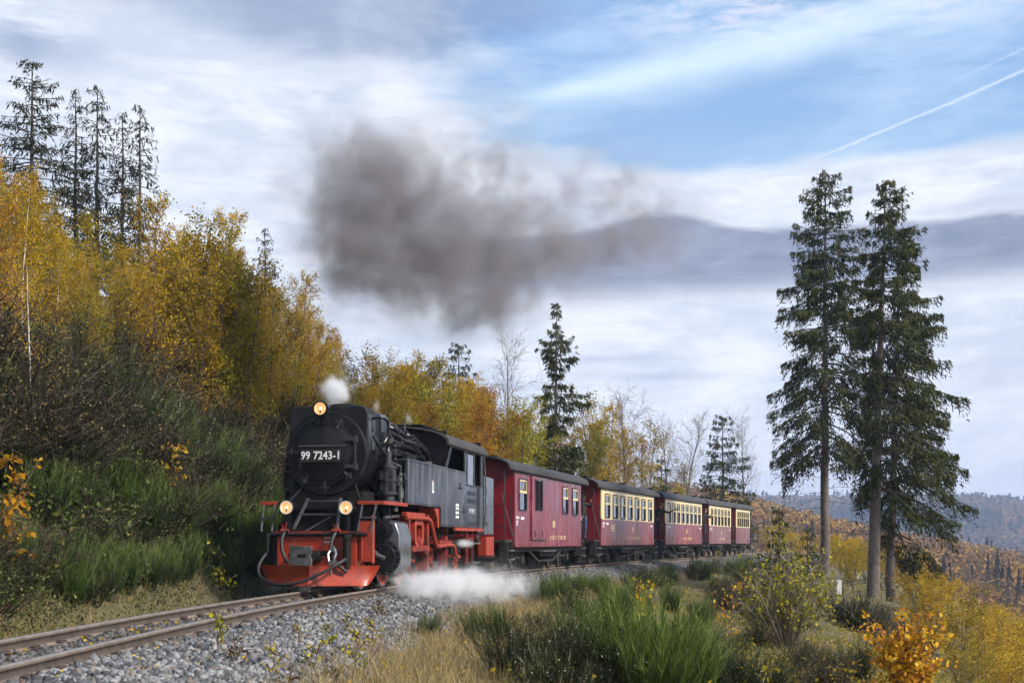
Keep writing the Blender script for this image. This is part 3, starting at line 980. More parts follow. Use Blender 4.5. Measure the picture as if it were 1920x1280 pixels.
# buffer beam, coupling, snow plough
bm_ = MB().box(-0.80, 0.78, -0.52, -0.46, 0.44, 1.08).build('buffer_beam', M['red'], loco, 0.008)
MB().box(-0.86, 0.98, -0.56, -0.44, 1.082, 1.13).build('beam_top_rail', M['redold'], bm_)
MB().cyl((-1.0, -0.55, 1.06), (1.0, -0.55, 1.06), 0.032, n=10).build('heating_pipe', M['black'], bm_)
MB().box(-0.45, 0.42, -0.545, -0.522, 0.62, 0.82).build('coupler_plate', M['red'], bm_, 0.004)
m = MB().box(0.79, 1.04, -0.44, -0.38, 0.55, 1.32)
m.box(1.045, 1.07, -0.44, -0.30, 0.52, 1.42)
m.box(0.86, 0.885, -0.50, -0.445, 0.6, 1.05)
m.build('beam_wing', M['red'], loco, 0.005)
MB().cyl((0.80, -0.3, 1.05), (0.80, -0.3, 1.33), 0.062, n=14).build('air_cylinder', M['redold'], loco)
MB().box(-1.05, -0.82, -0.42, -0.37, 0.62, 1.05).build('beam_wing', M['soot'], loco)
m = MB().cyl((0.62, -0.60, 0.42), (0.62, -0.60, 0.98), 0.075, n=14)
m.cyl((0.62, -0.60, 0.98), (0.62, -0.60, 1.06), 0.10, n=14)
m.box(0.52, 0.80, -0.62, -0.56, 1.06, 1.09)
m.build('hose_holder', M['soot'], loco)
m = MB().cyl((-0.98, -0.56, 0.72), (-0.98, -0.56, 1.04), 0.045, n=10)
m.cyl((-0.98, -0.56, 1.0), (-0.98, -0.56, 1.08), 0.065, n=10)
m.box(-1.2, -0.95, -0.54, -0.5, 0.56, 0.62)
m.build('valve_stack', M['soot'], loco)
cp = MB().prism([(-0.22, 0.50), (0.20, 0.48), (0.21, 0.60), (0.17, 0.66), (0.21, 0.72), (0.21, 0.84), (-0.22, 0.86)], 'y', -1.36, -1.31)
cp.build('buffer_plate', M['coupler'], loco, 0.008)
MB().box(-0.06, 0.10, -1.366, -1.3605, 0.64, 0.70).build('buffer_slot', M['plate'], loco)
m = MB().box(-0.11, 0.11, -1.30, -0.50, 0.58, 0.76)
m.box(0.2, 0.46, -0.9, -0.82, 0.66, 0.76)
m.cyl((-0.26, -1.0, 0.68), (-0.36, -1.0, 0.68), 0.06, n=10)
m.build('drawbar', M['soot'], loco)
m = MB().tube([(0.44, -0.95, 0.80), (0.40, -1.02, 0.70), (0.42, -1.05, 0.58), (0.47, -1.05, 0.52), (0.53, -1.05, 0.58), (0.55, -1.02, 0.70), (0.51, -0.95, 0.80)], 0.021, 8)
m.box(0.44, 0.50, -1.0, -0.92, 0.74, 0.86)
m.cyl((0.475, -1.06, 0.58), (0.475, -1.06, 0.30), 0.016, n=6)
m.box(0.42, 0.54, -1.09, -1.02, 0.5, 0.57)
m.build('screw_coupling', M['steel'], loco)
# plough: two curved blades meeting in a point
for sgn, nm in ((-1, 'left'), (1, 'right')):
    prof = [(0.00, 0.48), (0.012, 0.40), (0.0, 0.30), (-0.045, 0.20), (-0.12, 0.105)]
    n = 8
    VV, FF = [], []
    for th in (0, 0.02):
        for i in range(n + 1):
            u = i / n
            xx = sgn * 1.20 * u
            yy_ = -0.93 + 0.53 * u
            for (oy, z) in prof:
                k = 1.0 if u < 0.8 else 1 - 0.16 * ((u - 0.8) / 0.2) * (0.47 - z) / 0.36
                VV.append((xx * k, yy_ + oy + th, z))
    m_ = len(prof)
    N = (n + 1) * m_
    for i in range(n):
        for j in range(m_ - 1):
            a = i * m_ + j
            FF += [(a, a + m_, a + m_ + 1, a + 1), (N + a + 1, N + a + m_ + 1, N + a + m_, N + a)]
    for i in range(n):
        FF += [(i * m_, N + i * m_, N + (i + 1) * m_, (i + 1) * m_), ((i + 1) * m_ - 1, (i + 2) * m_ - 1, N + (i + 2) * m_ - 1, N + (i + 1) * m_ - 1)]
    for j in range(m_ - 1):
        FF += [(j, j + 1, N + j + 1, N + j), (n * m_ + j + 1, n * m_ + j, N + n * m_ + j, N + n * m_ + j + 1)]
    MB().add(VV, FF).build('snow_plough_blade', M['red'], loco, sharp=60)
for x in (-0.53, 0.53):
    MB().prism([(x - 0.05, 0.17), (x + 0.05, 0.17), (x, 0.045)], 'y', -0.62, -0.59).build('rail_guard', M['red'], loco)
m = MB().box(-0.62, -0.54, -0.56, -0.50, 0.2, 0.6)
m.box(0.44, 0.56, -0.57, -0.50, 0.2, 0.72)
m.build('plough_bracket', M['redold'], loco)
# hoses
def smoothpts(pts, n=6):
    P = [Vector(p) for p in pts]
    out = []
    for i in range(len(P) - 1):
        a, b_, c_, d_ = P[max(i - 1, 0)], P[i], P[i + 1], P[min(i + 2, len(P) - 1)]
        for k in range(n):
            u = k / n
            out.append(0.5 * ((2 * b_) + (c_ - a) * u + (2 * a - 5 * b_ + 4 * c_ - d_) * u * u + (3 * b_ - a - 3 * c_ + d_) * u ** 3))
    return out + [P[-1]]
MB().tube(smoothpts([(-0.98, -0.60, 0.70), (-1.03, -0.68, 0.60), (-1.06, -0.80, 0.44), (-0.92, -1.0, 0.26), (-0.60, -1.15, 0.14), (-0.15, -1.25, 0.16), (0.30, -1.15, 0.34), (0.58, -0.98, 0.52), (0.66, -0.8, 0.60)]), 0.031, 10).build('brake_hose', M['hose'], loco)
MB().tube(smoothpts([(-0.62, -0.56, 1.12), (-0.645, -0.64, 1.0), (-0.63, -0.70, 0.8), (-0.56, -0.72, 0.62), (-0.52, -0.64, 0.52)]), 0.034, 10).build('heating_hose', M['hose'], loco)
MB().tube(smoothpts([(0.40, -0.56, 1.12), (0.36, -0.66, 0.98), (0.35, -0.74, 0.78), (0.42, -0.78, 0.60), (0.55, -0.76, 0.45), (0.66, -0.7, 0.36)]), 0.034, 10).build('heating_hose', M['hose'], loco)
m = MB()
for x in (-0.62, 0.40):
    m.cyl((x - 0.08, -0.57, 1.13), (x + 0.08, -0.57, 1.13), 0.04, n=8)
    m.bar((x, -0.57, 1.15), (x + 0.03, -0.57, 1.30), 0.02, 0.02)
    m.bar((x - 0.03, -0.57, 1.15), (x - 0.06, -0.57, 1.26), 0.016, 0.016)
m.build('hose_cock', M['redold'], loco)
text('beam_lettering', 'B STP6', 0.055, M['white'], bm_, (0.235, -0.5285, 1.00), (R(90), 0, 0), 0.001, 1.0)
text('beam_lettering', '20.04.21', 0.06, M['white'], bm_, (0.24, -0.5285, 0.92), (R(90), 0, 0), 0.001, 1.0)

# cylinders, both sides
for s_ in (-1, 1):
    x = s_ * 0.98
    cyl_ = MB().prism([(x - s_ * 0.30, 0.30), (x + s_ * 0.18, 0.27), (x + s_ * 0.33, 0.48), (x + s_ * 0.33, 1.05), (x + s_ * 0.24, 1.30), (x - s_ * 0.1, 1.38), (x - s_ * 0.3, 1.30)], 'y', 0.56, 1.38).build('cylinder', M['clad'], loco, 0.03)
    MB().lathe([(0.02, -0.06), (0.25, -0.06), (0.27, -0.02), (0.345, -0.02), (0.345, 0.05), (0.30, 0.05)], (x, 0.53, 0.62), n=36).build('cylinder_cover', M['black'], cyl_)
    MB().lathe([(0.02, -0.16), (0.13, -0.16), (0.15, -0.06), (0.22, -0.05), (0.22, 0.05), (0.2, 0.05)], (x - s_ * 0.02, 0.53, 1.16), n=28).build('valve_cover', M['black'], cyl_)
    m = MB()
    for k in range(14):
        a = 2 * math.pi * k / 14
        m.cyl((x + 0.31 * math.cos(a), 0.49, 0.62 + 0.31 * math.sin(a)), (x + 0.31 * math.cos(a), 0.53, 0.62 + 0.31 * math.sin(a)), 0.018, n=6)
    for k in range(10):
        a = 2 * math.pi * k / 10
        m.cyl((x + 0.19 * math.cos(a), 0.46, 1.16 + 0.19 * math.sin(a)), (x + 0.19 * math.cos(a), 0.5, 1.16 + 0.19 * math.sin(a)), 0.014, n=6)
    m.build('cover_bolts', M['coupler'], cyl_)
    m = MB()
    for y in (0.62, 0.75, 0.88):
        m.cyl((x + s_ * 0.1, y, 0.16), (x + s_ * 0.1, y, 0.34), 0.03, n=8)
    m.tube([(x + s_ * 0.1, 0.5, 0.17), (x + s_ * 0.1, 1.0, 0.17), (x + s_ * 0.12, 1.2, 0.22)], 0.022, 6)
    m.tube([(x - s_ * 0.12, 0.35, 0.72), (x - s_ * 0.05, 0.28, 0.66), (x + s_ * 0.1, 0.3, 0.6)], 0.05, 8)
    m.build('drain_cock', M['coupler'], cyl_)
    MB().tube([(s_ * 0.62, 0.9, 2.1), (s_ * 0.85, 0.9, 1.8), (s_ * 0.9, 0.92, 1.4)], 0.11, 12).build('steam_pipe', M['soot'], loco)

# pumps and clutter beside the smokebox
m = MB()
for (z0, z1, rr) in ((1.72, 1.86, 0.13), (1.90, 2.12, 0.16), (2.16, 2.38, 0.16), (2.42, 2.52, 0.11), (2.52, 2.72, 0.07)):
    m.cyl((0.98, 0.85, z0), (0.98, 0.85, z1), rr, n=18)
for z in (1.88, 2.14, 2.40):
    m.cyl((0.98, 0.85, z - 0.022), (0.98, 0.85, z + 0.022), 0.19, n=18)
m.box(0.86, 1.12, 0.70, 0.78, 1.94, 2.34)
m.build('feed_pump', M['iron'], loco)
m = MB().cyl((1.17, 1.05, 1.70), (1.17, 1.05, 2.30), 0.045, n=10)
m.cyl((1.17, 1.05, 1.80), (1.17, 1.05, 1.98), 0.07, n=10)
m.cyl((1.15, 1.02, 2.05), (1.15, 1.02, 2.22), 0.065, n=10)
m.tube([(1.17, 1.05, 2.3), (1.2, 1.0, 2.42), (1.05, 0.9, 2.5)], 0.02, 6)
m.tube([(1.2, 0.95, 2.2), (1.3, 0.9, 2.28), (1.32, 0.95, 2.16), (1.22, 1.0, 2.1)], 0.014, 6)
m.cyl((1.14, 0.8, 1.72), (1.14, 0.8, 1.52), 0.06, n=10)
m.build('lubricator', M['coupler'], loco)
m = MB()
for (z0, z1, rr) in ((1.70, 1.95, 0.14), (2.0, 2.3, 0.17), (2.33, 2.6, 0.14)):
    m.cyl((-0.99, 0.75, z0), (-0.99, 0.75, z1), rr, n=16)
for z in np.arange(1.72, 1.96, 0.035):
    m.cyl((-0.99, 0.75, z), (-0.99, 0.75, z + 0.012), 0.165, n=16)
m.tube([(-0.99, 0.75, 2.6), (-0.98, 0.72, 2.72), (-0.86, 0.8, 2.78)], 0.035, 8)
m.tube([(-1.12, 0.6, 2.0), (-1.2, 0.55, 1.9), (-1.08, 0.6, 1.8)], 0.012, 5)
m.build('air_pump', M['black'], loco)
pr = random.Random(3)
def pipe(pts, r_, mat='black'):
    return MB().tube(smoothpts(pts, 5), r_, 8).build('pipe', M[mat], loco)
pipe([(0.82, 0.35, 3.32), (0.98, 0.35, 3.34), (1.08, 0.5, 3.26), (1.06, 0.55, 3.02), (1.0, 0.45, 2.84), (0.88, 0.4, 2.80)], 0.028)
pipe([(0.85, 0.3, 2.98), (0.92, 0.3, 2.86), (0.98, 0.4, 2.72), (1.02, 0.6, 2.64)], 0.035)
pipe([(0.98, 0.85, 2.7), (0.95, 0.95, 2.85), (0.86, 1.3, 2.98), (0.83, 2.0, 2.97), (0.82, 3.0, 2.93), (0.84, 4.2, 2.88)], 0.042)
pipe([(0.62, 1.6, 3.22), (0.80, 1.9, 3.12), (0.86, 2.4, 3.05), (0.88, 3.2, 3.03), (0.92, 3.8, 2.95), (0.95, 4.1, 2.72)], 0.05)
pipe([(0.45, 2.3, 3.38), (0.7, 2.5, 3.26), (0.82, 2.9, 3.1), (0.88, 3.5, 2.85), (0.9, 3.9, 2.68)], 0.035)
pipe([(0.35, 3.5, 3.4), (0.62, 3.6, 3.26), (0.78, 3.9, 3.1), (0.86, 4.4, 2.9)], 0.045)
pipe([(0.84, 1.3, 2.80), (0.86, 2.2, 2.79), (0.86, 3.2, 2.78), (0.86, 4.4, 2.76)], 0.03, 'soot')
pipe([(0.84, 1.35, 2.70), (0.86, 2.2, 2.70), (0.86, 3.4, 2.69), (0.86, 4.5, 2.66)], 0.036, 'soot')
m = MB()
for k in range(22):
    x, y, z = pr.uniform(0.78, 1.05), pr.uniform(0.85, 1.45), pr.uniform(2.45, 3.05)
    q = pr.random()
    if q < 0.4:
        m.cyl((x, y, z), (x + pr.uniform(-.05, .12), y + pr.uniform(-.12, .05), z + pr.uniform(-.1, .12)), pr.uniform(0.02, 0.05), n=8)
    elif q < 0.7:
        m.box(x - 0.05, x + 0.05, y - 0.05, y + 0.05, z - 0.05, z + 0.06)
    else:
        m.lathe([(0.05, 0), (0.05, 0.02), (0.03, 0.02), (0.03, 0)], (x, y - 0.06, z), 'y', 10)
tag(m.build('valve_fittings', M['iron'], loco), kind='stuff')
m = MB()
for k in range(16):
    x, y, z = pr.uniform(0.55, 0.86), pr.uniform(1.5, 4.2), 0
    z = BZ + math.sqrt(max(0, 0.80 ** 2 - x * x)) + 0.02
    m.box(x - 0.06, x + 0.06, y - 0.08, y + 0.08, z - 0.05, z + pr.uniform(0.04, 0.14))
    m.cyl((x, y, z), (x + 0.1, y - 0.05, z + 0.12), 0.025, n=8)
tag(m.build('boiler_fittings', M['iron'], loco), kind='stuff')
MB().cyl((0.28, 4.4, 3.3), (0.28, 4.4, 3.66), 0.02, n=6).build('whistle', M['coupler'], loco)

# side tanks with the cab sheet stepping down behind them
for s_ in (-1, 1):
    x0, x1 = s_ * 0.80, s_ * 1.26
    poly = [(1.3, 1.68), (3.93, 1.68), (3.93, 1.26), (6.26, 1.26), (6.26, 2.60), (1.3, 2.60)]
    if s_ < 0:
        poly = [(1.0, 1.68), (3.93, 1.68), (3.93, 1.26), (6.26, 1.26), (6.26, 2.60), (1.0, 2.60)]
    tk = MB().prism(poly, 'x', min(x0, x1), max(x0, x1)).build('side_tank', M['tank'], loco, 0.012)
    MB().box(min(x0, x1) + 0.02, max(x0, x1) - 0.02, 1.32, 4.4, 2.602, 2.612).build('tank_lid', M['black'], tk)
    if s_ > 0:
        MB().box(0.86, 1.20, 1.285, 1.298, 1.72, 2.56).build('tank_front', M['black'], tk)
        lb = MB().box(1.2615, 1.265, 3.16, 3.30, 1.98, 2.24).build('notice_plate', M['white'], tk)
        MB().box(1.2655, 1.2685, 3.205, 3.25, 2.03, 2.19).build('notice_mark', M['plate'], lb)
        MB().box(1.266, 1.2682, 3.17, 3.29, 2.205, 2.23).build('notice_mark', M['red'], lb)
        m = MB()
        for zz, n_ in ((1.78, 2), (1.70, 3), (1.60, 2), (1.50, 2)):
            for k in range(n_):
                yb = 5.28 + k * (0.32 / n_)
                m.box(1.2615, 1.264, yb, yb + 0.24 / n_, zz - 0.03, zz + 0.03)
        m.build('inspection_marks', M['white'], tk)
        m = MB().box(1.262, 1.33, 5.62, 5.78, 2.17, 2.19)
        m.box(1.262, 1.27, 5.66, 5.78, 2.19, 2.32)
        m.box(1.262, 1.33, 5.95, 6.1, 1.62, 1.64)
        m.box(1.262, 1.27, 5.98, 6.1, 1.64, 1.76)
        m.build('foothold', M['plate'], tk)
    MB().cyl((s_ * 1.02, 2.0, 2.61), (s_ * 1.02, 2.0, 2.70), 0.2, n=18).build('filler_cap', M['black'], tk)
    if s_ > 0:
        for (ya, yb, zz) in ((1.36, 6.2, 2.56), (1.36, 3.88, 1.72), (3.98, 6.2, 1.30)):
            m = MB()
            for q in np.arange(ya, yb, 0.085):
                m.lathe([(0.011, 0.0), (0.011, 0.006), (0.004, 0.010)], (1.2602, float(q), zz), 'x', 6)
            tag(m.build('rivets', M['tank'], tk), kind='stuff')
m = MB().cyl((0.98, 3.6, 2.61), (0.98, 3.6, 2.68), 0.16, n=16)
m.build('filler_cap', M['coupler'], loco)

# cab
cab = MB()
upc = MB()
for s_ in (-1, 1):
    xa, xb = sorted((s_ * 1.22, s_ * 1.258))
    cab.box(xa, xb, 6.262, 8.2, 1.26, 2.30)          # rear side sheet
    upc.prism([(4.35, 2.602), (4.55, 2.602), (5.0, 3.16), (4.82, 3.16)], 'x', xa, xb)   # sloping front post
    upc.box(xa, xb, 6.16, 6.30, 2.602, 3.099)
    upc.box(xa, xb, 7.92, 8.2, 2.302, 3.099)
    upc.box(xa, xb, 5.0, 8.2, 3.10, 3.16)
    upc.box(xa, xb, 6.262, 6.30, 2.302, 2.60)
cab.build('cab_side', M['tank'], loco, 0.01)
MB().box(-1.2, 1.2, 4.62, 4.66, 1.7, 3.45).build('cab_front', M['soot'], loco)
MB().box(-1.2, 1.2, 8.16, 8.2, 1.26, 3.45).build('cab_back', M['soot'], loco)
upc.build('cab_posts', M['black'], loco, 0.008)
MB().box(-1.2, 1.2, 4.66, 8.16, 1.24, 1.28).build('cab_floor', M['under'], loco)
def arch(hw, ze, zt, n=14, th=0.0):
    return [(hw * math.cos(R(180 * i / n)), ze + (zt - ze) * math.sin(R(180 * i / n)) ** 0.8) for i in range(n + 1)]
def roof_prism(hw, ze, zt, y0, y1, th=0.04, n=16):
    out = arch(hw, ze, zt, n)
    inn = [(x * (hw - th) / hw, z - th) for x, z in reversed(out)]
    m = MB()
    k = len(out)
    VV = [(x, y, z) for y in (y0, y1) for x, z in out] + [(x, y, z) for y in (y0, y1) for x, z in reversed(inn)]
    FF = []
    for i in range(k - 1):
        FF += [(i, i + 1, k + i + 1, k + i), (2 * k + i + 1, 2 * k + i, 3 * k + i, 3 * k + i + 1), (i + 1, i, 2 * k + i, 2 * k + i + 1), (k + i, k + i + 1, 3 * k + i + 1, 3 * k + i)]
    FF += [(0, k, 3 * k, 2 * k), (k - 1, 2 * k + k - 1, 3 * k + k - 1, k + k - 1)]
    return m.add(VV, FF)
rf = roof_prism(1.32, 3.14, 3.56, 4.45, 8.55).build('cab_roof', M['roof'], loco)
MB().prism([(-0.45, 3.45), (0.45, 3.45), (0.45, 3.62), (-0.45, 3.62)], 'y', 5.2, 6.9).build('roof_ventilator', M['soot'], rf, 0.01)
m = MB().box(-0.52, 0.52, 5.0, 7.1, 3.622, 3.65)
m.build('ventilator_lid', M['soot'], rf)
m = MB()
m.box(1.15, 1.18, 6.36, 7.9, 2.32, 3.08)
m.build('cab_window', M['glass'], loco)
m = MB()
for y in (6.36, 7.1, 7.86):
    m.box(1.262, 1.285, y, y + 0.05, 2.3, 3.1)
m.box(1.262, 1.285, 6.41, 7.86, 2.285, 2.31)
m.tube([(1.30, 8.12, 1.3), (1.34, 8.12, 1.5), (1.34, 8.12, 2.6), (1.30, 8.1, 3.1)], 0.018, 6)
m.build('cab_window_frame', M['coupler'], loco)
for (z0, z1, nm, mt) in ((2.05, 2.15, 'door_slot', 'plate'), (1.86, 1.97, 'number_panel', 'black'), (1.58, 1.76, 'number_panel', 'clad'), (1.30, 1.40, 'door_slot', 'plate')):
    MB().box(1.2595, 1.266, 6.5, 7.35, z0, z1).build(nm, M[mt], loco)
text('cab_lettering', '99 7243', 0.14, M['white'], loco, (1.268, 6.92, 1.67), (R(90), 0, R(90)), 0.001, 1.0)
MB().box(1.2595, 1.268, 7.55, 7.86, 1.3, 2.28).build('cab_door', M['plate'], loco)
bk = MB().box(-1.18, 1.20, 8.62, 9.75, 1.1, 2.62).build('coal_bunker', M['clad'], loco, 0.015)
m = MB()
for z in (2.25, 1.80, 1.38):
    m.box(1.2015, 1.206, 8.74, 8.92, z - 0.07, z + 0.07)
m.build('foothold', M['plate'], bk)
MB().box(-1.12, 1.12, 8.202, 8.60, 1.15, 3.0).build('bunker_front', M['plate'], loco)
m = MB()
for k in range(70):
    a = pr.uniform(0.06, 0.15)
    m.ball((pr.uniform(-1.0, 1.0), pr.uniform(8.75, 9.6), 2.58 + pr.uniform(0, 0.1)), a, 6, 4, (1, 0.8, 0.7))
cl_ = m.build('coal', M['soot'], bk, sharp=1)
tag(cl_, kind='stuff')

# frame, wheels, rods, red piping and steps
fr = MB()
for x in (-0.42, 0.42):
    fr.box(x - 0.02, x + 0.02, -0.44, 9.7, 0.42, 1.05)
fr.build('main_frame', M['redold'], loco)
MB().box(-1.2, 1.2, 9.70, 9.80, 0.5, 1.05).build('rear_beam', M['red'], loco)
MB().box(1.0, 1.22, 8.75, 9.70, 0.55, 1.05).build('rear_side_plate', M['red'], loco, 0.005)
MB().box(1.19, 1.25, 5.3, 8.3, 1.18, 1.255).build('valance', M['red'], loco)
MB().prism([(3.5, 1.66), (3.92, 1.66), (3.92, 1.24), (3.80, 1.24), (3.75, 1.45), (3.6, 1.58)], 'x', 0.85, 1.22).build('tank_bracket', M['red'], loco)
def wheel(y, rad, spokes, red='red'):
    for x in (-0.53, 0.53):
        s_ = 1 if x > 0 else -1
        w = MB().lathe([(rad * 0.80, -0.05), (rad * 0.84, -0.055), (rad * 0.93, -0.055), (rad * 0.93, 0.055), (rad * 0.80, 0.05), (rad * 0.80, -0.05)], (x, y, rad), 'x', 32, caps=False).build('wheel', M[red], loco)
        MB().lathe([(rad * 0.93, -0.06), (rad, -0.06), (rad, 0.06), (rad * 0.93, 0.06)], (x, y, rad), 'x', 32, caps=False).build('tyre', M['steel'], w)
        m = MB()
        for k in range(spokes):
            a = 2 * math.pi * k / spokes
            m.bar((x, y + 0.1 * rad * math.cos(a), rad + 0.1 * rad * math.sin(a)), (x, y + 0.83 * rad * math.cos(a), rad + 0.83 * rad * math.sin(a)), 0.045, 0.05, (1, 0, 0))
        m.lathe([(0.02, -0.07), (rad * 0.24, -0.07), (rad * 0.24, 0.07), (0.02, 0.07)], (x, y, rad), 'x', 16)
        m.build('spoke_star', M[red], w)
for y in (1.75, 2.85, 3.95, 5.05, 6.15):
    wheel(y, 0.5, 12)
wheel(0.35, 0.275, 8)
wheel(7.9, 0.275, 8)
for s_ in (-1, 1):
    x = s_ * 0.72
    m = MB().bar((x, 1.75, 0.40), (x, 6.15, 0.40), 0.05, 0.11)
    m.bar((x + s_ * 0.1, 2.0, 0.62), (x + s_ * 0.1, 3.95, 0.42), 0.05, 0.12)
    for y in (1.75, 2.85, 3.95, 5.05, 6.15):
        m.cyl((x - 0.08, y, 0.40), (x + 0.08, y, 0.40), 0.09, n=14)
    m.cyl((x + s_ * 0.1, 1.35, 0.62), (x + s_ * 0.1, 2.1, 0.62), 0.04, n=10)
    m.box(x + s_ * 0.02, x + s_ * 0.18, 1.9, 2.2, 0.5, 0.74)
    m.build('coupling_rod', M['steel'], loco)
    m = MB().bar((x + s_ * 0.2, 2.45, 0.80), (x + s_ * 0.12, 3.9, 0.30), 0.05, 0.08)
    m.bar((x + s_ * 0.15, 1.4, 1.15), (x + s_ * 0.15, 3.0, 1.05), 0.05, 0.07)
    m.bar((x + s_ * 0.15, 2.05, 0.45), (x + s_ * 0.15, 1.95, 1.2), 0.05, 0.08)
    m.bar((x + s_ * 0.15, 3.0, 0.75), (x + s_ * 0.15, 3.05, 1.35), 0.06, 0.12)
    m.build('valve_gear', M['steel'], loco)
m = MB()
m.box(0.88, 1.16, 1.75, 1.84, 0.35, 1.45)
m.box(0.80, 1.20, 1.85, 3.2, 0.72, 0.84)
m.box(0.86, 1.14, 3.25, 3.38, 0.30, 1.5)
m.bar((1.1, 2.5, 1.0), (1.1, 3.9, 0.32), 0.08, 0.09)
m.box(0.9, 1.15, 4.25, 5.4, 0.86, 0.95)
m.box(0.92, 1.1, 5.0, 5.15, 0.35, 1.25)
m.bar((1.12, 1.4, 1.30), (1.12, 1.78, 0.9), 0.06, 0.1)
m.build('motion_bracket', M['redold'], loco, 0.006)
MB().tube(smoothpts([(1.14, 1.55, 1.42), (1.15, 2.6, 1.42), (1.17, 3.25, 1.40), (1.18, 3.45, 1.25), (1.18, 3.7, 0.95), (1.18, 3.95, 0.82), (1.18, 4.8, 0.84), (1.18, 5.4, 0.82), (1.18, 5.6, 0.6), (1.16, 6.0, 0.55)], 5), 0.045, 10).build('exhaust_pipe', M['red'], loco)
MB().box(1.06, 1.18, 1.50, 2.9, 1.44, 1.53).build('pipe_beam', M['red'], loco, 0.01)
V, F = [], []
o_, i_ = rrect(2.3, 3.0, 0.84, 1.40, 0.14), rrect(2.42, 2.88, 0.96, 1.28, 0.08)
k_ = len(o_)
m = MB()
m.V = [(1.12, a, b_) for a, b_ in o_] + [(1.12, a, b_) for a, b_ in i_] + [(1.02, a, b_) for a, b_ in o_] + [(1.02, a, b_) for a, b_ in i_]
for k in range(k_):
    j = (k + 1) % k_
    m.F += [(k, j, k_ + j, k_ + k), (2 * k_ + k, 3 * k_ + k, 3 * k_ + j, 2 * k_ + j), (k, 2 * k_ + k, 2 * k_ + j, j), (k_ + k, k_ + j, 3 * k_ + j, 3 * k_ + k)]
m.build('motion_plate', M['red'], loco)
pr2 = random.Random(8)
for k in range(34):
    y, z = pr2.uniform(1.5, 7.6), pr2.uniform(0.3, 1.2)
    x = pr2.uniform(0.62, 0.98)
    m = MB()
    q = pr2.random()
    if q < 0.45:
        m.cyl((x, y, z), (x, y + pr2.uniform(0.2, 0.7), z + pr2.uniform(-0.1, 0.1)), pr2.uniform(0.02, 0.05), n=8)
    elif q < 0.8:
        m.bar((x, y, z), (x, y + pr2.uniform(-0.2, 0.2), z + pr2.uniform(0.2, 0.5)), pr2.uniform(0.04, 0.09), 0.05)
    else:
        m.box(x, x + 0.12, y, y + pr2.uniform(0.12, 0.3), z, z + pr2.uniform(0.1, 0.22))
    m.build('underframe_fitting', M['soot' if k % 3 else 'redold'], loco)
MB().cyl((1.0, 0.55, 1.40), (1.0, 1.5, 1.45), 0.035, n=10).build('valve_spindle', M['steel'], loco)
m = MB()
for y in (6.9, 7.5):
    m.box(1.10, 1.16, y, y + 0.06, 0.36, 1.18)
m.box(1.0, 1.16, 6.9, 7.55, 0.98, 1.02)
m.build('step_hanger', M['redold'], loco)
for z in (0.88, 0.40):
    MB().box(1.05, 1.32, 6.96, 7.62, z - 0.02, z + 0.02).build('step_tread', M['steel'], loco)
m = MB()
for y in (4.1, 4.5, 4.9):
    m.tube([(1.1, y, 1.25), (1.12, y + 0.1, 1.1), (1.1, y + 0.3, 1.05)], 0.018, 6)
m.box(0.9, 1.0, 4.2, 6.0, 1.02, 1.10)
m.box(0.75, 1.05, 5.7, 6.6, 0.62, 0.95)
m.build('brake_rigging', M['soot'], loco)

# ------------------------------------------------------------------ the coaches
def side_Y(px):
    """Distance at which the coach side nearest the valley passes photo column px."""
    Y = np.arange(26, 110, 0.02)
    x, y = on_line(Y, 1.22)
    p = CX + FPX * x / y
    return float(np.interp(px, p, Y))


def frame_ring(w, h, t_, dep, rad=0.05):
    """Rounded rectangular ring in the y-z plane, w by h, standing on its centre."""
    o_, i_ = rrect(-w / 2, w / 2, -h / 2, h / 2, rad, 3), rrect(-w / 2 + t_, w / 2 - t_, -h / 2 + t_, h / 2 - t_, max(0.01, rad - t_ * 0.6), 3)
    n = len(o_)
    V = [(0, a, b_) for a, b_ in o_] + [(0, a, b_) for a, b_ in i_] + [(dep, a, b_) for a, b_ in o_] + [(dep, a, b_) for a, b_ in i_]
    F = []
    for k in range(n):
        j = (k + 1) % n
        F += [(2*n+k, 2*n+j, 3*n+j, 3*n+k), (k, n+k, n+j, j), (k, j, 2*n+j, 2*n+k), (n+k, 3*n+k, 3*n+j, n+j)]
    return V, F


_cache = {}
def window_meshes(w, h):
    key = (round(w, 3), round(h, 3))
    if key not in _cache:
        V, F = frame_ring(w + 0.05, h + 0.05, 0.045, 0.03, 0.09)
        fr = MB().add(V, F).mesh('window', M['rubber'])
        tk_ = 0.018 + 0.03 * w
        V, F = frame_ring(w - 0.035, h * 0.40, tk_, 0.02, 0.03)
        V = [(x + 0.004, y, z + h * 0.28) for x, y, z in V]
        sash = MB().add(V, F).box(0.004, 0.026, -w / 2 + 0.0175, w / 2 - 0.0175, h * 0.05, h * 0.08).mesh('window_sash', M['yellowframe'])
        up = MB().box(-0.012, -0.006, -w / 2 + 0.01, w / 2 - 0.01, h * 0.08, h / 2 - 0.01).mesh('upper_pane', M['glass'])
        lo = MB().box(-0.022, -0.016, -w / 2 + 0.01, w / 2 - 0.01, -h / 2 + 0.01, h * 0.08).mesh('lower_pane', M['glass'])
        _cache[key] = (fr, sash, up, lo)
    return _cache[key]


def add_window(root, s_, y, z, w, h):
    fr, sash, up, lo = window_meshes(w, h)
    o = link('window', fr, root)
    o.location = (s_ * 1.215, y, z)
    if s_ < 0:
        o.rotation_euler.z = math.pi
    for nm, me in (('window_sash', sash), ('upper_pane', up), ('lower_pane', lo)):
        link(nm, me, o)
    return o


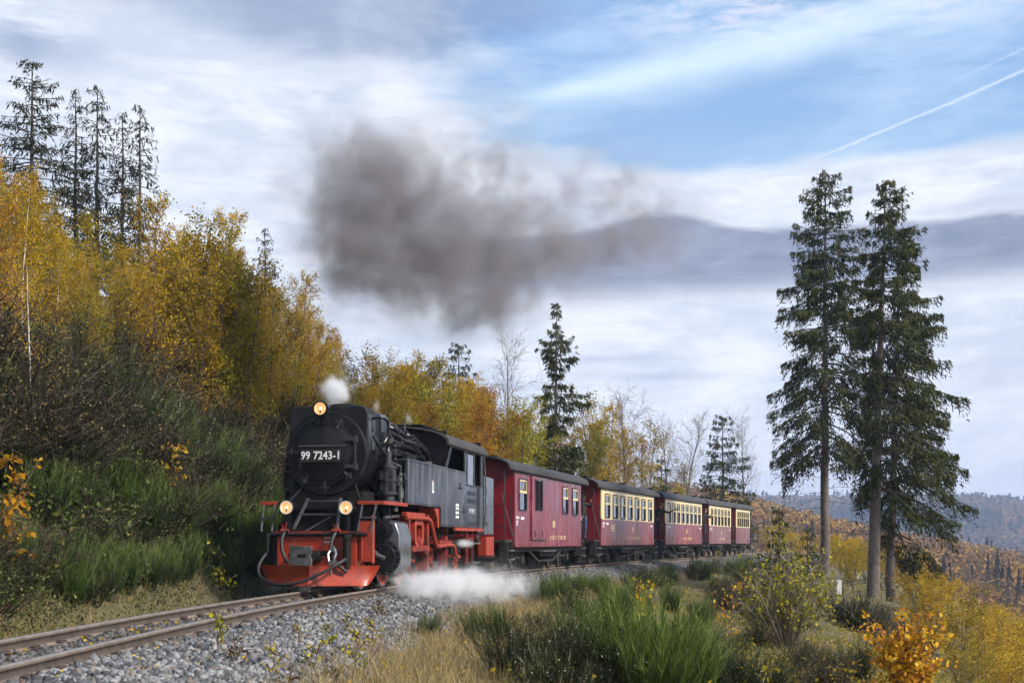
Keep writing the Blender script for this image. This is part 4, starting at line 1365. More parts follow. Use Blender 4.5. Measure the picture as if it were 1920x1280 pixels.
def wall_pieces(m, s_, y0, y1, z0, z1, holes, th=0.05):
    """A side wall between y0..y1 and z0..z1 with openings (a, b, lo, hi) left out, as butted blocks."""
    xa, xb = sorted((s_ * 1.22, s_ * (1.22 - th)))
    cur = y0
    for (a, b_, lo, hi) in sorted(holes):
        if a > cur:
            m.box(xa, xb, cur, a, z0, z1)
        if lo > z0:
            m.box(xa, xb, a, b_, z0, lo)
        if hi < z1:
            m.box(xa, xb, a, b_, hi, z1)
        cur = b_
    if cur < y1:
        m.box(xa, xb, cur, y1, z0, z1)


def bogie(root, y):
    bg_ = MB()
    for x in (-0.80, 0.80):
        bg_.prism([(y - 1.05, 0.42), (y - 0.9, 0.34), (y - 0.35, 0.40), (y + 0.35, 0.40), (y + 0.9, 0.34), (y + 1.05, 0.42), (y + 1.0, 0.60), (y - 1.0, 0.60)], 'x', x - 0.04, x + 0.04)
        for k in (-0.75, 0.75):
            bg_.box(x - 0.09, x + 0.09, y + k - 0.12, y + k + 0.12, 0.26, 0.50)
        for k in (-0.16, 0.16):
            bg_.cyl((x, y + k, 0.38), (x, y + k, 0.66), 0.075, n=10)
    bg_.box(-0.85, 0.85, y - 0.2, y + 0.2, 0.55, 0.68)
    o = bg_.build('bogie', M['under'], root)
    for k in (-0.75, 0.75):
        m = MB()
        for x in (-0.53, 0.53):
            m.lathe([(0.05, -0.05), (0.36, -0.05), (0.36, 0.05), (0.05, 0.05)], (x, y + k, 0.36), 'x', 24)
        m.cyl((-0.55, y + k, 0.36), (0.55, y + k, 0.36), 0.06, n=8)
        m.build('wheelset', M['rust'], o)


def coach(px0, px1, label, kind, nwin=7, bodymat='maroon', marks=True, sign=False):
    Y0, Y1 = side_Y(px0), side_Y(px1)
    P0, P1 = Vector((*on_line(Y0, 0.0), 0)), Vector((*on_line(Y1, 0.0), 0))
    L = (P1 - P0).length
    mid = (P0 + P1) / 2
    dirv = (P1 - P0).normalized()
    rz = -math.atan2(dirv.x, dirv.y)
    root = empty('passenger_coach' if kind == 'coach' else 'luggage_van', mid, rz, label, 'coach' if kind == 'coach' else 'luggage van', 'coaches of the steam train')
    h = L / 2
    ZB, ZE, ZW = 0.80, 3.0, 1.80
    wz0, wz1 = 1.85, 2.77
    side = (-1, 1)
    if kind == 'coach':
        w = L * 0.62 / nwin * 0.92 if nwin > 6 else L * 0.52 / nwin
        w = min(0.78, w)
        pitch = (L - 0.5) / nwin
        ys_ = [-h + 0.25 + pitch * (i + 0.5) for i in range(nwin)]
        holes = [(y - w / 2, y + w / 2, wz0, wz1) for y in ys_]
        for s_ in side:
            m = MB(); wall_pieces(m, s_, -h, h, ZB, ZW - 0.002, []); m.build('lower_panel', M[bodymat], root)
            m = MB(); wall_pieces(m, s_, -h, h, ZW, ZE, holes); m.build('window_band', M['cream'], root)
            MB().box(*sorted((s_ * 1.2205, s_ * 1.229)), -h, h, ZW - 0.022, ZW + 0.008).build('waist_strip', M['cream' if s_ else 'cream'], root)
            for y in ys_:
                add_window(root, s_, y, (wz0 + wz1) / 2, w, wz1 - wz0)
        inner = 0.5
    else:
        def uy(u): return -h + u * L
        wins = [(uy(.05), uy(.145)), (uy(.672), uy(.762)), (uy(.842), uy(.94))]
        slots = [(uy(.252), uy(.29), 1.88, 2.80), (uy(.305), uy(.345), 1.88, 2.80)]
        holes = [(a, b_, wz0, wz1) for a, b_ in wins] + slots
        for s_ in side:
            m = MB(); wall_pieces(m, s_, -h, h, ZB, ZE, holes); m.build('side_wall', M[bodymat], root)
            for a, b_ in wins:
                add_window(root, s_, (a + b_) / 2, (wz0 + wz1) / 2, b_ - a, wz1 - wz0)
            # double loading door: two leaves proud of the wall with rails
            xa, xb = sorted((s_ * 1.2225, s_ * 1.262))
            dr = MB()
            dr.box(xa, xb, uy(.204), uy(.25), 0.98, 2.92); dr.box(xa, xb, uy(.29), uy(.2965), 0.98, 2.92)
            dr.box(xa, xb, uy(.2985), uy(.305), 0.98, 2.92); dr.box(xa, xb, uy(.345), uy(.394), 0.98, 2.92)
            for a, b_ in ((uy(.25), uy(.29)), (uy(.305), uy(.345))):
                dr.box(xa, xb, a, b_, 0.98, 1.88); dr.box(xa, xb, a, b_, 2.80, 2.92)
            do = dr.build('loading_door', M[bodymat], root)
            for (a, b_, z0, z1) in slots:
                V, F = frame_ring(b_ - a + 0.03, 0.95, 0.03, 0.02, 0.06)
                MB().add([(s_ * (1.2625 + x), y + (a + b_) / 2, z + 2.34) for x, y, z in V], F).build('slot_frame', M['rubber'], do)
                MB().box(*sorted((s_ * 1.235, s_ * 1.24)), a, b_, z0, z1).build('slot_pane', M['glass'], do)
            m = MB()
            for a in (.245, .35):
                m.box(*sorted((s_ * 1.262, s_ * 1.275)), uy(a) - 0.02, uy(a) + 0.02, 1.05, 1.25)
                m.box(*sorted((s_ * 1.262, s_ * 1.275)), uy(a) - 0.02, uy(a) + 0.02, 2.7, 2.85)
            m.build('door_bolt', M['rubber'], do)
            MB().box(*sorted((s_ * 1.222, s_ * 1.27)), uy(.195), uy(.405), 0.945, 0.972).build('door_rail', M['rubber'], root)
    MB().box(-1.24, 1.24, -h - 0.004, h + 0.004, ZB - 0.045, ZB - 0.002).build('sill_strip', M[bodymat], root)
    # end walls with doors, platforms, railings and steps
    for e in (-1, 1):
        y = e * h
        m = MB()
        ya, yb = sorted((y - e * 0.002, y - e * 0.05))
        m.box(-1.17, -0.40, ya, yb, ZB, ZE); m.box(0.40, 1.17, ya, yb, ZB, ZE); m.box(-0.40, 0.40, ya, yb, 2.85, ZE)
        m.prism(arch(1.17, ZE + 0.001, 3.36, 12), 'y', ya, yb)
        m.build('end_wall', M['maroon_end_lifted'], root)
        ya, yb = sorted((y - e * 0.02, y - e * 0.055))
        d_ = MB().box(-0.40, 0.40, ya, yb, 0.98, 2.85).build('end_door', M['maroon_end_lifted'], root)
        MB().box(-0.22, 0.22, *sorted((y + e * 0.002, y - e * 0.018)), 1.9, 2.6).build('door_pane', M['glass'], d_)
        ya, yb = sorted((y + e * 0.002, y + e * 0.80))
        MB().box(-1.15, 1.15, ya, yb, 0.90, 0.97).build('platform', M['under'], root)
        m = MB()
        ye = y + e * 0.78
        for x in (-1.12, 1.12):
            m.tube([(x, y + e * 0.74, 0.97), (x, y + e * 0.74, 2.85), (x * 0.97, y + e * 0.70, 2.95), (x * 0.8, y + e * 0.55, 3.0)], 0.02, 6)
            m.tube([(x, y + e * 0.05, 2.3), (x, y + e * 0.12, 2.3), (x, y + e * 0.12, 1.1), (x, y + e * 0.05, 1.08)], 0.016, 6)
        for z in (1.35, 1.65, 1.95):
            m.cyl((-1.1, ye, z), (-0.42, ye, z), 0.015, n=6)
            m.cyl((0.42, ye, z), (1.1, ye, z), 0.015, n=6)
        for x in (-0.42, 0.42, -0.75, 0.75):
            m.cyl((x, ye, 0.97), (x, ye, 1.95), 0.016, n=6)
        m.build('platform_rail', M['rubber'], root)
        for x in (-1, 1):
            MB().tube([(x * 1.02, y + e * 0.70, 2.28), (x * 1.19, y + e * 0.06, 1.05)], 0.016, 6).build('handrail', M['tread'], root)
            MB().box(*sorted((x * 0.95, x * 1.2)), *sorted((y + e * 0.12, y + e * 0.16)), 0.38, 0.92).build('step_hanger', M['under'], root)
            so = MB().box(*sorted((x * 0.95, x * 1.2)), *sorted((y + e * 0.66, y + e * 0.70)), 0.38, 0.92).build('step_hanger', M['under'], root)
            for z in (0.66, 0.40):
                MB().box(*sorted((x * 0.98, x * 1.27)), *sorted((y + e * 0.162, y + e * 0.658)), z - 0.015, z + 0.015).build('step_tread', M['tread'], so)
        m = MB().box(-0.18, 0.18, *sorted((y + e * 0.8, y + e * 1.15)), 0.62, 0.80)
        m.box(-0.2, 0.2, *sorted((y + e * 1.151, y + e * 1.19)), 0.55, 0.86)
        m.build('centre_buffer', M['under'], root)
    # roof with seams and ventilators
    rf = roof_prism(1.34, ZE - 0.01, 3.42, -h - 0.88, h + 0.88, 0.035).build('roof', M['roof'], root)
    n = int(L / 1.5)
    for k in range(n + 1):
        y = -h - 0.6 + (L + 1.2) * k / n
        o_ = arch(1.348, ZE - 0.004, 3.43, 14)
        i_ = arch(1.335, ZE - 0.02, 3.415, 14)
        m = MB()
        kk = len(o_)
        VV = [(x, y + dy_, z) for dy_ in (-0.015, 0.015) for x, z in o_]
        m.add(VV, [(i, i + 1, kk + i + 1, kk + i) for i in range(kk - 1)])
        m.build('roof_seam', M['roof'], rf)
    for k in range(3 if kind == 'coach' else 1):
        y = -h + L * (k + 0.5) / 3
        m = MB().cyl((0.12, y, 3.40), (0.12, y, 3.50), 0.09, n=10)
        m.cyl((0.12, y, 3.50), (0.12, y, 3.54), 0.16, n=10)
        m.build('roof_vent', M['soot'], rf)
    # underframe
    m = MB()
    for x in (-1.02, 1.02):
        m.box(x - 0.05, x + 0.05, -h - 0.7, h + 0.7, 0.62, 0.754)
        m.bar((x, -h * 0.48, 0.62), (x, -h * 0.22, 0.30), 0.05, 0.05); m.bar((x, h * 0.48, 0.62), (x, h * 0.22, 0.30), 0.05, 0.05)
        m.box(x - 0.025, x + 0.025, -h * 0.22, h * 0.22, 0.28, 0.33)
    m.box(-0.9, 0.9, -h, h, 0.66, 0.72)
    uf = m.build('underframe', M['under'], root)
    MB().box(0.55, 1.06, -h * 0.20, h * 0.22, 0.44, 0.61).build('battery_box', M['soot'], uf, 0.01)
    MB().cyl((0.75, -h * 0.42, 0.70), (0.75, h * 0.3, 0.70), 0.10, n=12).build('air_tank', M['soot'], uf)
    MB().box(1.0, 1.2, -h * 0.22, h * 0.18, 0.60, 0.625).build('step_board', M['tread'], uf)
    bogie(root, -h * 0.68); bogie(root, h * 0.68)
    MB().box(-1.1, 1.1, -h + 0.05, h - 0.05, 0.82, 0.86).build('floor_boards', M['under'], root)
    # seats seen through the glass
    if kind == 'coach':
        for k in range(nwin):
            y = -h + 0.25 + (L - 0.5) * (k + 0.02) / nwin
            for s_ in side:
                MB().box(*sorted((s_ * 0.25, s_ * 1.12)), y - 0.05, y + 0.05, 0.87, 2.05).build('seat_back', M['bark_dark'], root)
    # small markings on the valley side
    if marks:
        xs_ = 1.2235
        def mk(u0, u1, z0, z1, mat, nm='marking'):
            return MB().box(xs_, xs_ + 0.002, -h + u0 * L, -h + u1 * L, z0, z1).build(nm, M[mat], root)
        cy_ = -h + (0.535 if kind != 'coach' else 0.55) * L
        text('emblem_lettering', 'HSB', 0.30, M['markyellow'], root, (xs_ + 0.001, cy_, 1.47 if kind != 'coach' else 1.40), (R(90), 0, R(90)), 0.001, 0.66 if kind != 'coach' else 0.55, bold=0.012)
        mm = MB()
        u0 = 0.44 if kind != 'coach' else 0.40
        for k, (a, w_, hh) in enumerate(((0, .008, .02), (.03, .03, .06), (.075, .03, .1), (.12, .02, .06), (.155, .03, .06), (.20, .035, .1), (.25, .04, .1), (.31, .008, .02))):
            for j in range(2 if hh > 0.05 else 1):
                z = 1.05 + (j - 0.5) * 0.07 if hh > 0.05 else 1.04
                mm.box(xs_, xs_ + 0.002, -h + (u0 + a) * L, -h + (u0 + a + w_ * 0.8) * L, z - hh * 0.22, z + hh * 0.22)
        mm.build('marking_row', M['markyellow'], root)
        mm = MB()
        for (a, b_, z) in ((.018, .03, 1.62), (.037, .05, 1.62), (.075, .115, 1.61), (.022, .036, 1.50), (.93, .965, 1.60) if kind == 'coach' else (.02, .03, 1.42)):
            mm.box(xs_, xs_ + 0.002, -h + a * L, -h + b_ * L, z - 0.035, z + 0.035)
        mm.build('marking_row', M['white'], root)
        if sign:
            V, F = frame_ring(0.55, 0.26, 0.04, 0.003, 0.02)
            MB().add([(xs_ + x, y - h + 0.19 * L, z + 1.45) for x, y, z in V], F).build('route_sign', M['markyellow'], root)
            MB().box(xs_, xs_ + 0.003, -h + 0.155 * L, -h + 0.225 * L, 1.42, 1.48).build('route_sign_bar', M['markyellow'], root)
    return root, L, h


M['markyellow'] = flat('marking_yellow', (0.62, 0.47, 0.24), 0.5)
van, VL, Vh = coach(966, 1089, 'maroon luggage van coupled directly behind the locomotive', 'van')
c2, L2, h2 = coach(1128, 1226, 'cream and maroon coach with seven windows, next after the luggage van', 'coach', 7, sign=True)
c3, L3, h3 = coach(1248, 1316, 'cream and maroon coach with eight windows in the middle of the train', 'coach', 8)
c4, L4, h4 = coach(1330, 1370.5, 'dusty cream and maroon coach with six windows, last but one of the train', 'coach', 6, 'maroon_dull')
c5, L5, h5 = coach(1380.5, 1406, 'dusty cream and maroon coach at the very end of the train', 'coach', 6, 'maroon_dull', marks=False)


# ------------------------------------------------------------------ people
def person(label, parent_frame, loc, rz, armr, arml, lean=0.0, trousers='jeans', jacket='jacket', head_turn=0.0, holds=None):
    """One continuous body grown round a skeleton; facing -y; armr/arml give elbow and wrist positions."""
    Vv, Rr, Ed = [], [], []
    def v(p, r_, par=None):
        x, y, z = p
        k = max(0, z - 0.95)
        Vv.append((x + lean * k, y, z)); Rr.append(r_)
        if par is not None:
            Ed.append((par, len(Vv) - 1))
        return len(Vv) - 1
    pel = v((0, 0, 0.96), 0.135)
    sp = v((0, 0, 1.15), 0.125, pel); ch = v((0, 0.0, 1.34), 0.145, sp); nk0 = v((0, 0, 1.47), 0.075, ch); nk = v((0, -0.01, 1.53), 0.052, nk0)
    hd0 = v((0, -0.025, 1.60), 0.078, nk); hd = v((0, -0.02, 1.68), 0.088, hd0); v((0, -0.01, 1.75), 0.06, hd)
    for s_ in (-1, 1):
        hp = v((s_ * 0.095, 0, 0.90), 0.095, pel); kn = v((s_ * 0.105, -0.02, 0.50), 0.062, hp); an = v((s_ * 0.105, 0.02, 0.09), 0.045, kn)
        v((s_ * 0.115, -0.15, 0.045), 0.04, an)
    hands = []
    for s_, (el_, wr_) in ((1, armr), (-1, arml)):
        sh_ = v((s_ * 0.185, 0, 1.40), 0.068, ch)
        e_ = v(el_, 0.05, sh_); w_ = v(wr_, 0.034, e_)
        d_ = (Vector(wr_) - Vector(el_)).normalized()
        pm = v(Vector(wr_) + d_ * 0.07, 0.036, w_)
        hands.append(len(Vv) - 1)
        u_ = d_.cross(Vector((0, 0, 1)));  u_ = u_.normalized() if u_.length > 0.1 else Vector((1, 0, 0))
        for k in range(4):
            f0 = v(Vector(wr_) + d_ * 0.12 + u_ * (k - 1.5) * 0.02, 0.010, pm)
            v(Vector(wr_) + d_ * (0.17 + 0.01 * (k in (1, 2))) + u_ * (k - 1.5) * 0.022 + Vector((0, 0, -0.03)), 0.008, f0)
        th_ = v(Vector(wr_) + d_ * 0.08 - u_ * 0.045, 0.011, pm)
        v(Vector(wr_) + d_ * 0.12 - u_ * 0.06, 0.009, th_)
    me = bpy.data.meshes.new('person')
    me.from_pydata(Vv, Ed, [])
    o = link('person', me)
    sk = o.modifiers.new('skin', 'SKIN'); sk.use_smooth_shade = True
    for k, r_ in enumerate(Rr):
        me.skin_vertices[0].data[k].radius = (r_, r_ * (0.8 if k in (1, 2) else 1.0))
    me.skin_vertices[0].data[0].use_root = True
    ss = o.modifiers.new('sub', 'SUBSURF'); ss.levels = ss.render_levels = 1
    dg = bpy.context.evaluated_depsgraph_get()
    nm = bpy.data.meshes.new_from_object(o.evaluated_get(dg))
    o.modifiers.clear()
    o.data = nm
    nm.name = 'person'
    for mt in ('skin', jacket, trousers, 'rubber'):
        nm.materials.append(M[mt])
    wr = [Vector(armr[1]), Vector(arml[1])]
    wr = [Vector((p.x + lean * max(0, p.z - 0.95), p.y, p.z)) for p in wr]
    for p in nm.polygons:
        c_ = p.center
        i = 1
        if c_.z > 1.515:
            i = 0
        elif c_.z < 0.10:
            i = 3
        elif c_.z < 0.93:
            i = 2
        if any((c_ - w_).length < 0.03 or ((c_ - w_).length < 0.24 and (c_ - w_).dot(w_ - Vector(e_)) > 0 and (w_ - c_).length < 0.24) for w_, e_ in zip(wr, (armr[0], arml[0]))) and c_.z < 1.6:
            i = 0
        p.material_index = i
        p.use_smooth = True
    hx = lean * 0.75
    m = MB().ball((hx, -0.005, 1.705), 0.105, 14, 8, (0.95, 1.05, 0.85))
    m.V = [(x, y, z if z > 1.66 else 1.66 + (z - 1.66) * (0.8 if y > -0.02 else 0.1)) for x, y, z in m.V]
    hair = m.build('hair', M['hair'], o)
    m = MB().ball((hx, -0.118, 1.645), 0.016, 8, 6, (0.8, 1.0, 1.5))
    for s_ in (-1, 1):
        m.ball((hx + s_ * 0.09, -0.01, 1.65), 0.022, 8, 6, (0.5, 0.8, 1.3))
    m.build('nose_and_ears', M['skin'], o)
    m = MB()
    for s_ in (-1, 1):
        m.ball((hx + s_ * 0.034, -0.098, 1.668), 0.011, 8, 6)
    m.box(hx - 0.025, hx + 0.025, -0.112, -0.10, 1.60, 1.606)
    m.build('eyes_and_mouth', M['hair'], o)
    W_ = parent_frame.matrix_basis
    o.location = W_ @ Vector(loc)
    o.rotation_euler.z = parent_frame.rotation_euler.z + rz
    tag(o, label, 'person')
    return o


person('person in dark jacket inside the locomotive cab, face at the side opening', loco, (0.80, 5.6, 1.30), R(60), ((0.25, 0.0, 1.12), (0.22, -0.06, 0.92)), ((-0.25, 0.0, 1.12), (-0.22, -0.06, 0.92)), trousers='jacket')
A = person('person in black leaning out beside the middle coach, holding up a camera', c3, (0.90, -h3 - 0.42, 0.97), R(18), ((0.40, -0.10, 1.30), (0.62, -0.22, 1.42)), ((-0.26, 0.02, 1.14), (-0.2, -0.2, 1.05)), 0.30, trousers='jacket')
cm = MB().box(-0.05, 0.05, -0.03, 0.03, -0.04, 0.04).cyl((0, -0.031, 0), (0, -0.10, 0), 0.03, n=10)
co_ = cm.build('pocket_camera', M['plate'])
co_.location = A.location + Matrix.Rotation(A.rotation_euler.z, 3, 'Z') @ Vector((0.62 + 0.30 * 0.47 + 0.16, -0.28, 1.47))
tag(co_, 'small black camera held out by the person in black', 'camera')
person('person in blue jeans standing on the platform behind the luggage van', c2, (0.55, -h2 - 0.30, 0.97), R(40), ((0.33, -0.05, 1.25), (0.22, -0.22, 1.46)), ((-0.26, 0.0, 1.14), (-0.22, -0.14, 0.95)), 0.05)
person('person in dark clothes peering out between the third and fourth coaches', c4, (0.92, -h4 - 0.40, 0.97), R(20), ((0.36, -0.06, 1.25), (0.34, -0.26, 1.40)), ((-0.26, 0.0, 1.14), (-0.22, -0.14, 0.95)), 0.2)

# ------------------------------------------------------------------ plants: shared makers
def unit(v):
    return v / np.maximum(np.linalg.norm(v, axis=-1, keepdims=True), 1e-9)


class Bag:
    """Gathers numpy pieces of foliage or twigs into one mesh."""
    def __init__(s):
        s.V, s.Q, s.T, s.rq, s.rt, s.n = [], [], [], [], [], 0

    def leaves(s, C, size, r, aspect=0.62, axis=None, spread=1.0, rnd=None):
        C = np.asarray(C, float).reshape(-1, 3)
        n = len(C)
        a = r.normal(size=(n, 3))
        if axis is not None:
            a = np.asarray(axis) + a * spread
        a = unit(a)
        b_ = unit(np.cross(a, r.normal(size=(n, 3))))
        l = (np.broadcast_to(size, (n,)) * r.uniform(0.7, 1.3, n))[:, None]
        w = l * aspect
        V = np.stack([C - a * l * 0.5, C + b_ * w * 0.5 - a * l * 0.05, C + a * l * 0.5, C - b_ * w * 0.5 - a * l * 0.05], 1)
        s.V.append(V.reshape(-1, 3))
        s.Q.append(s.n + np.arange(n * 4).reshape(n, 4))
        s.rq.append(r.uniform(0, 1, n) if rnd is None else rnd)
        s.n += n * 4
        return s

    def sticks(s, P0, P1, r0, r1, n=3, rnd=0.5):
        P0, P1 = np.asarray(P0, float).reshape(-1, 3), np.asarray(P1, float).reshape(-1, 3)
        k = len(P0)
        r0, r1 = np.broadcast_to(r0, (k,))[:, None], np.broadcast_to(r1, (k,))[:, None]
        d = unit(P1 - P0)
        u = unit(np.cross(d, np.where(np.abs(d[:, 2:3]) < 0.9, [[0, 0, 1.0]], [[1.0, 0, 0]])))
        v = np.cross(d, u)
        ring0, ring1 = [], []
        for j in range(n):
            a = 2 * math.pi * j / n
            o_ = u * math.cos(a) + v * math.sin(a)
            ring0.append(P0 + o_ * r0); ring1.append(P1 + o_ * r1)
        V = np.stack(ring0 + ring1, 1)
        base = s.n + np.arange(k)[:, None] * (2 * n)
        for j in range(n):
            j2 = (j + 1) % n
            s.Q.append(np.concatenate([base + j, base + j2, base + n + j2, base + n + j], 1))
            s.rq.append(np.full(k, rnd))
        s.V.append(V.reshape(-1, 3))
        s.n += k * 2 * n
        return s

    def blades(s, B, D, length, bend, width, r, rnd=None, seg=3):
        """Thin tapering strips from B along unit D, sagging by bend."""
        B, D = np.asarray(B, float).reshape(-1, 3), np.asarray(D, float).reshape(-1, 3)
        n = len(B)
        length, bend, width = (np.broadcast_to(x, (n,))[:, None] for x in (length, bend, width))
        side = unit(np.cross(D, r.normal(size=(n, 3))))
        pts = []
        for k in range(seg + 1):
            u = k / seg
            pts.append(B + D * length * u + np.array([[0, 0, -1.0]]) * bend * length * u * u)
        ring = []
        for k in range(seg):
            w = width * (1 - 0.75 * k / seg) * 0.5
            ring += [pts[k] - side * w, pts[k] + side * w]
        ring.append(pts[seg])
        m = 2 * seg + 1
        base = s.n + np.arange(n)[:, None] * m
        rv = r.uniform(0, 1, n) if rnd is None else rnd
        for k in range(seg - 1):
            s.Q.append(np.concatenate([base + 2 * k, base + 2 * k + 1, base + 2 * k + 3, base + 2 * k + 2], 1)); s.rq.append(rv)
        s.T.append(np.concatenate([base + 2 * seg - 2, base + 2 * seg - 1, base + 2 * seg], 1)); s.rt.append(rv)
        s.V.append(np.stack(ring, 1).reshape(-1, 3))
        s.n += n * m
        return s

    def mesh(s, name, mat):
        return mesh_np(name, np.concatenate(s.V), np.concatenate(s.Q) if s.Q else None, np.concatenate(s.T) if s.T else None, mat, rnd=np.concatenate(s.rq + s.rt))


def curve(p, d, L, n, up, r, wig=0.12):
    """Points of a branch: starts at p along d, pulled by up (vertical) each step."""
    out = [np.array(p, float)]
    d = np.array(d, float)
    for k in range(n):
        d = d + np.array([0, 0, up / n]) + r.normal(size=3) * wig / n ** 0.5
        d = d / np.linalg.norm(d)
        out.append(out[-1] + d * L / n)
    return np.array(out)


def broadleaf(seed, H, trunk_r, nb=46, t0=0.16, spread=0.20, steep=1.25, leaves=5000, lsize=0.06, jitter=0.14, stems=1, trunk_mat='birch_bark', twig_mat='twig', leaf_mat='leaf_gold', top_bias=1.0, wig=0.25, sub=6, up=0.3):
    """Meshes (trunk, branches, crown) of a slender leafy tree; leaves=0 leaves it bare."""
    r = np.random.default_rng(seed)
    trunks, bb, anchors = [], Bag(), []
    S0, S1, R0, R1 = [], [], [], []
    for st in range(stems):
        lean = r.normal(size=2) * ((0.012 if leaves < 2000 else 0.05) if stems == 1 else 0.16)
        h = H * (1 if st == 0 else r.uniform(0.75, 0.97))
        tp = curve((r.normal() * 0.06 * (stems > 1), r.normal() * 0.06 * (stems > 1), -0.25), (lean[0], lean[1], 1), h + 0.25, 12, 0.1, r, 0.10)
        rad = trunk_r * (1 - np.linspace(0, 1, 13)) ** 0.8 + 0.006
        tb = Bag().sticks(tp[:-1], tp[1:], rad[:-1], rad[1:], 7)
        trunks.append(tb)
        for b_ in range(nb // stems):
            t_ = t0 + (0.98 - t0) * ((b_ + r.uniform(0, 1)) / (nb // stems)) ** top_bias
            k = min(int(t_ * 12), 11)
            p = tp[k] + (tp[k + 1] - tp[k]) * (t_ * 12 - k)
            az_ = b_ * 2.4 + r.uniform(-0.5, 0.5)
            q = (t_ - t0) / (1 - t0)
            L = H * spread * (0.42 + 0.85 * math.sin(math.pi * min(1, q * 0.72 + 0.2))) * r.uniform(0.55, 1.3)
            bp = curve(p, (math.cos(az_), math.sin(az_), steep * r.uniform(0.7, 1.3)), L, 5, up, r, wig)
            br = max(0.006, trunk_r * 0.30 * (1 - 0.6 * t_))
            S0.append(bp[:-1]); S1.append(bp[1:]); R0.append(np.linspace(br, br * 0.4, 5)); R1.append(np.linspace(br * 0.85, br * 0.25, 5))
            for j in range(sub):
                u = r.uniform(0.25, 1.0)
                kk = min(int(u * 5), 4)
                p2 = bp[kk] + (bp[kk + 1] - bp[kk]) * (u * 5 - kk)
                dv = unit(bp[kk + 1] - bp[kk]) + r.normal(size=3) * 0.6
                sp_ = curve(p2, unit(dv), L * r.uniform(0.22, 0.5), 3, -0.15, r, wig)
                S0.append(sp_[:-1]); S1.append(sp_[1:]); R0.append(np.full(3, 0.0065)); R1.append(np.full(3, 0.004))
                anchors.append(sp_)
            anchors.append(bp[2:])
    bb.sticks(np.concatenate(S0), np.concatenate(S1), np.concatenate(R0), np.concatenate(R1), 3)
    out = [bb.mesh('branches', M[twig_mat])] + [tb.mesh('trunk', M[trunk_mat]) for tb in trunks]
    if leaves:
        A = np.concatenate([np.concatenate([a, (a[1:] + a[:-1]) / 2]) for a in anchors])
        C = A[r.integers(0, len(A), leaves)] + r.normal(size=(leaves, 3)) * jitter
        z = np.clip(C[:, 2] / H, 0, 1)
        clump = 0.5 + 0.28 * np.sin(C[:, 0] * 5 / H * 3 + seed) * np.cos(C[:, 1] * 15 / H + seed) * np.sin(C[:, 2] * 9 / H)
        rv = np.clip(clump + r.normal(size=leaves) * 0.22 + 0.25 * (0.6 - z), 0, 1)
        out.append(Bag().leaves(C, lsize, r, 0.68, axis=(0, 0, -0.6), rnd=rv).mesh('crown', M[leaf_mat]))
    return out


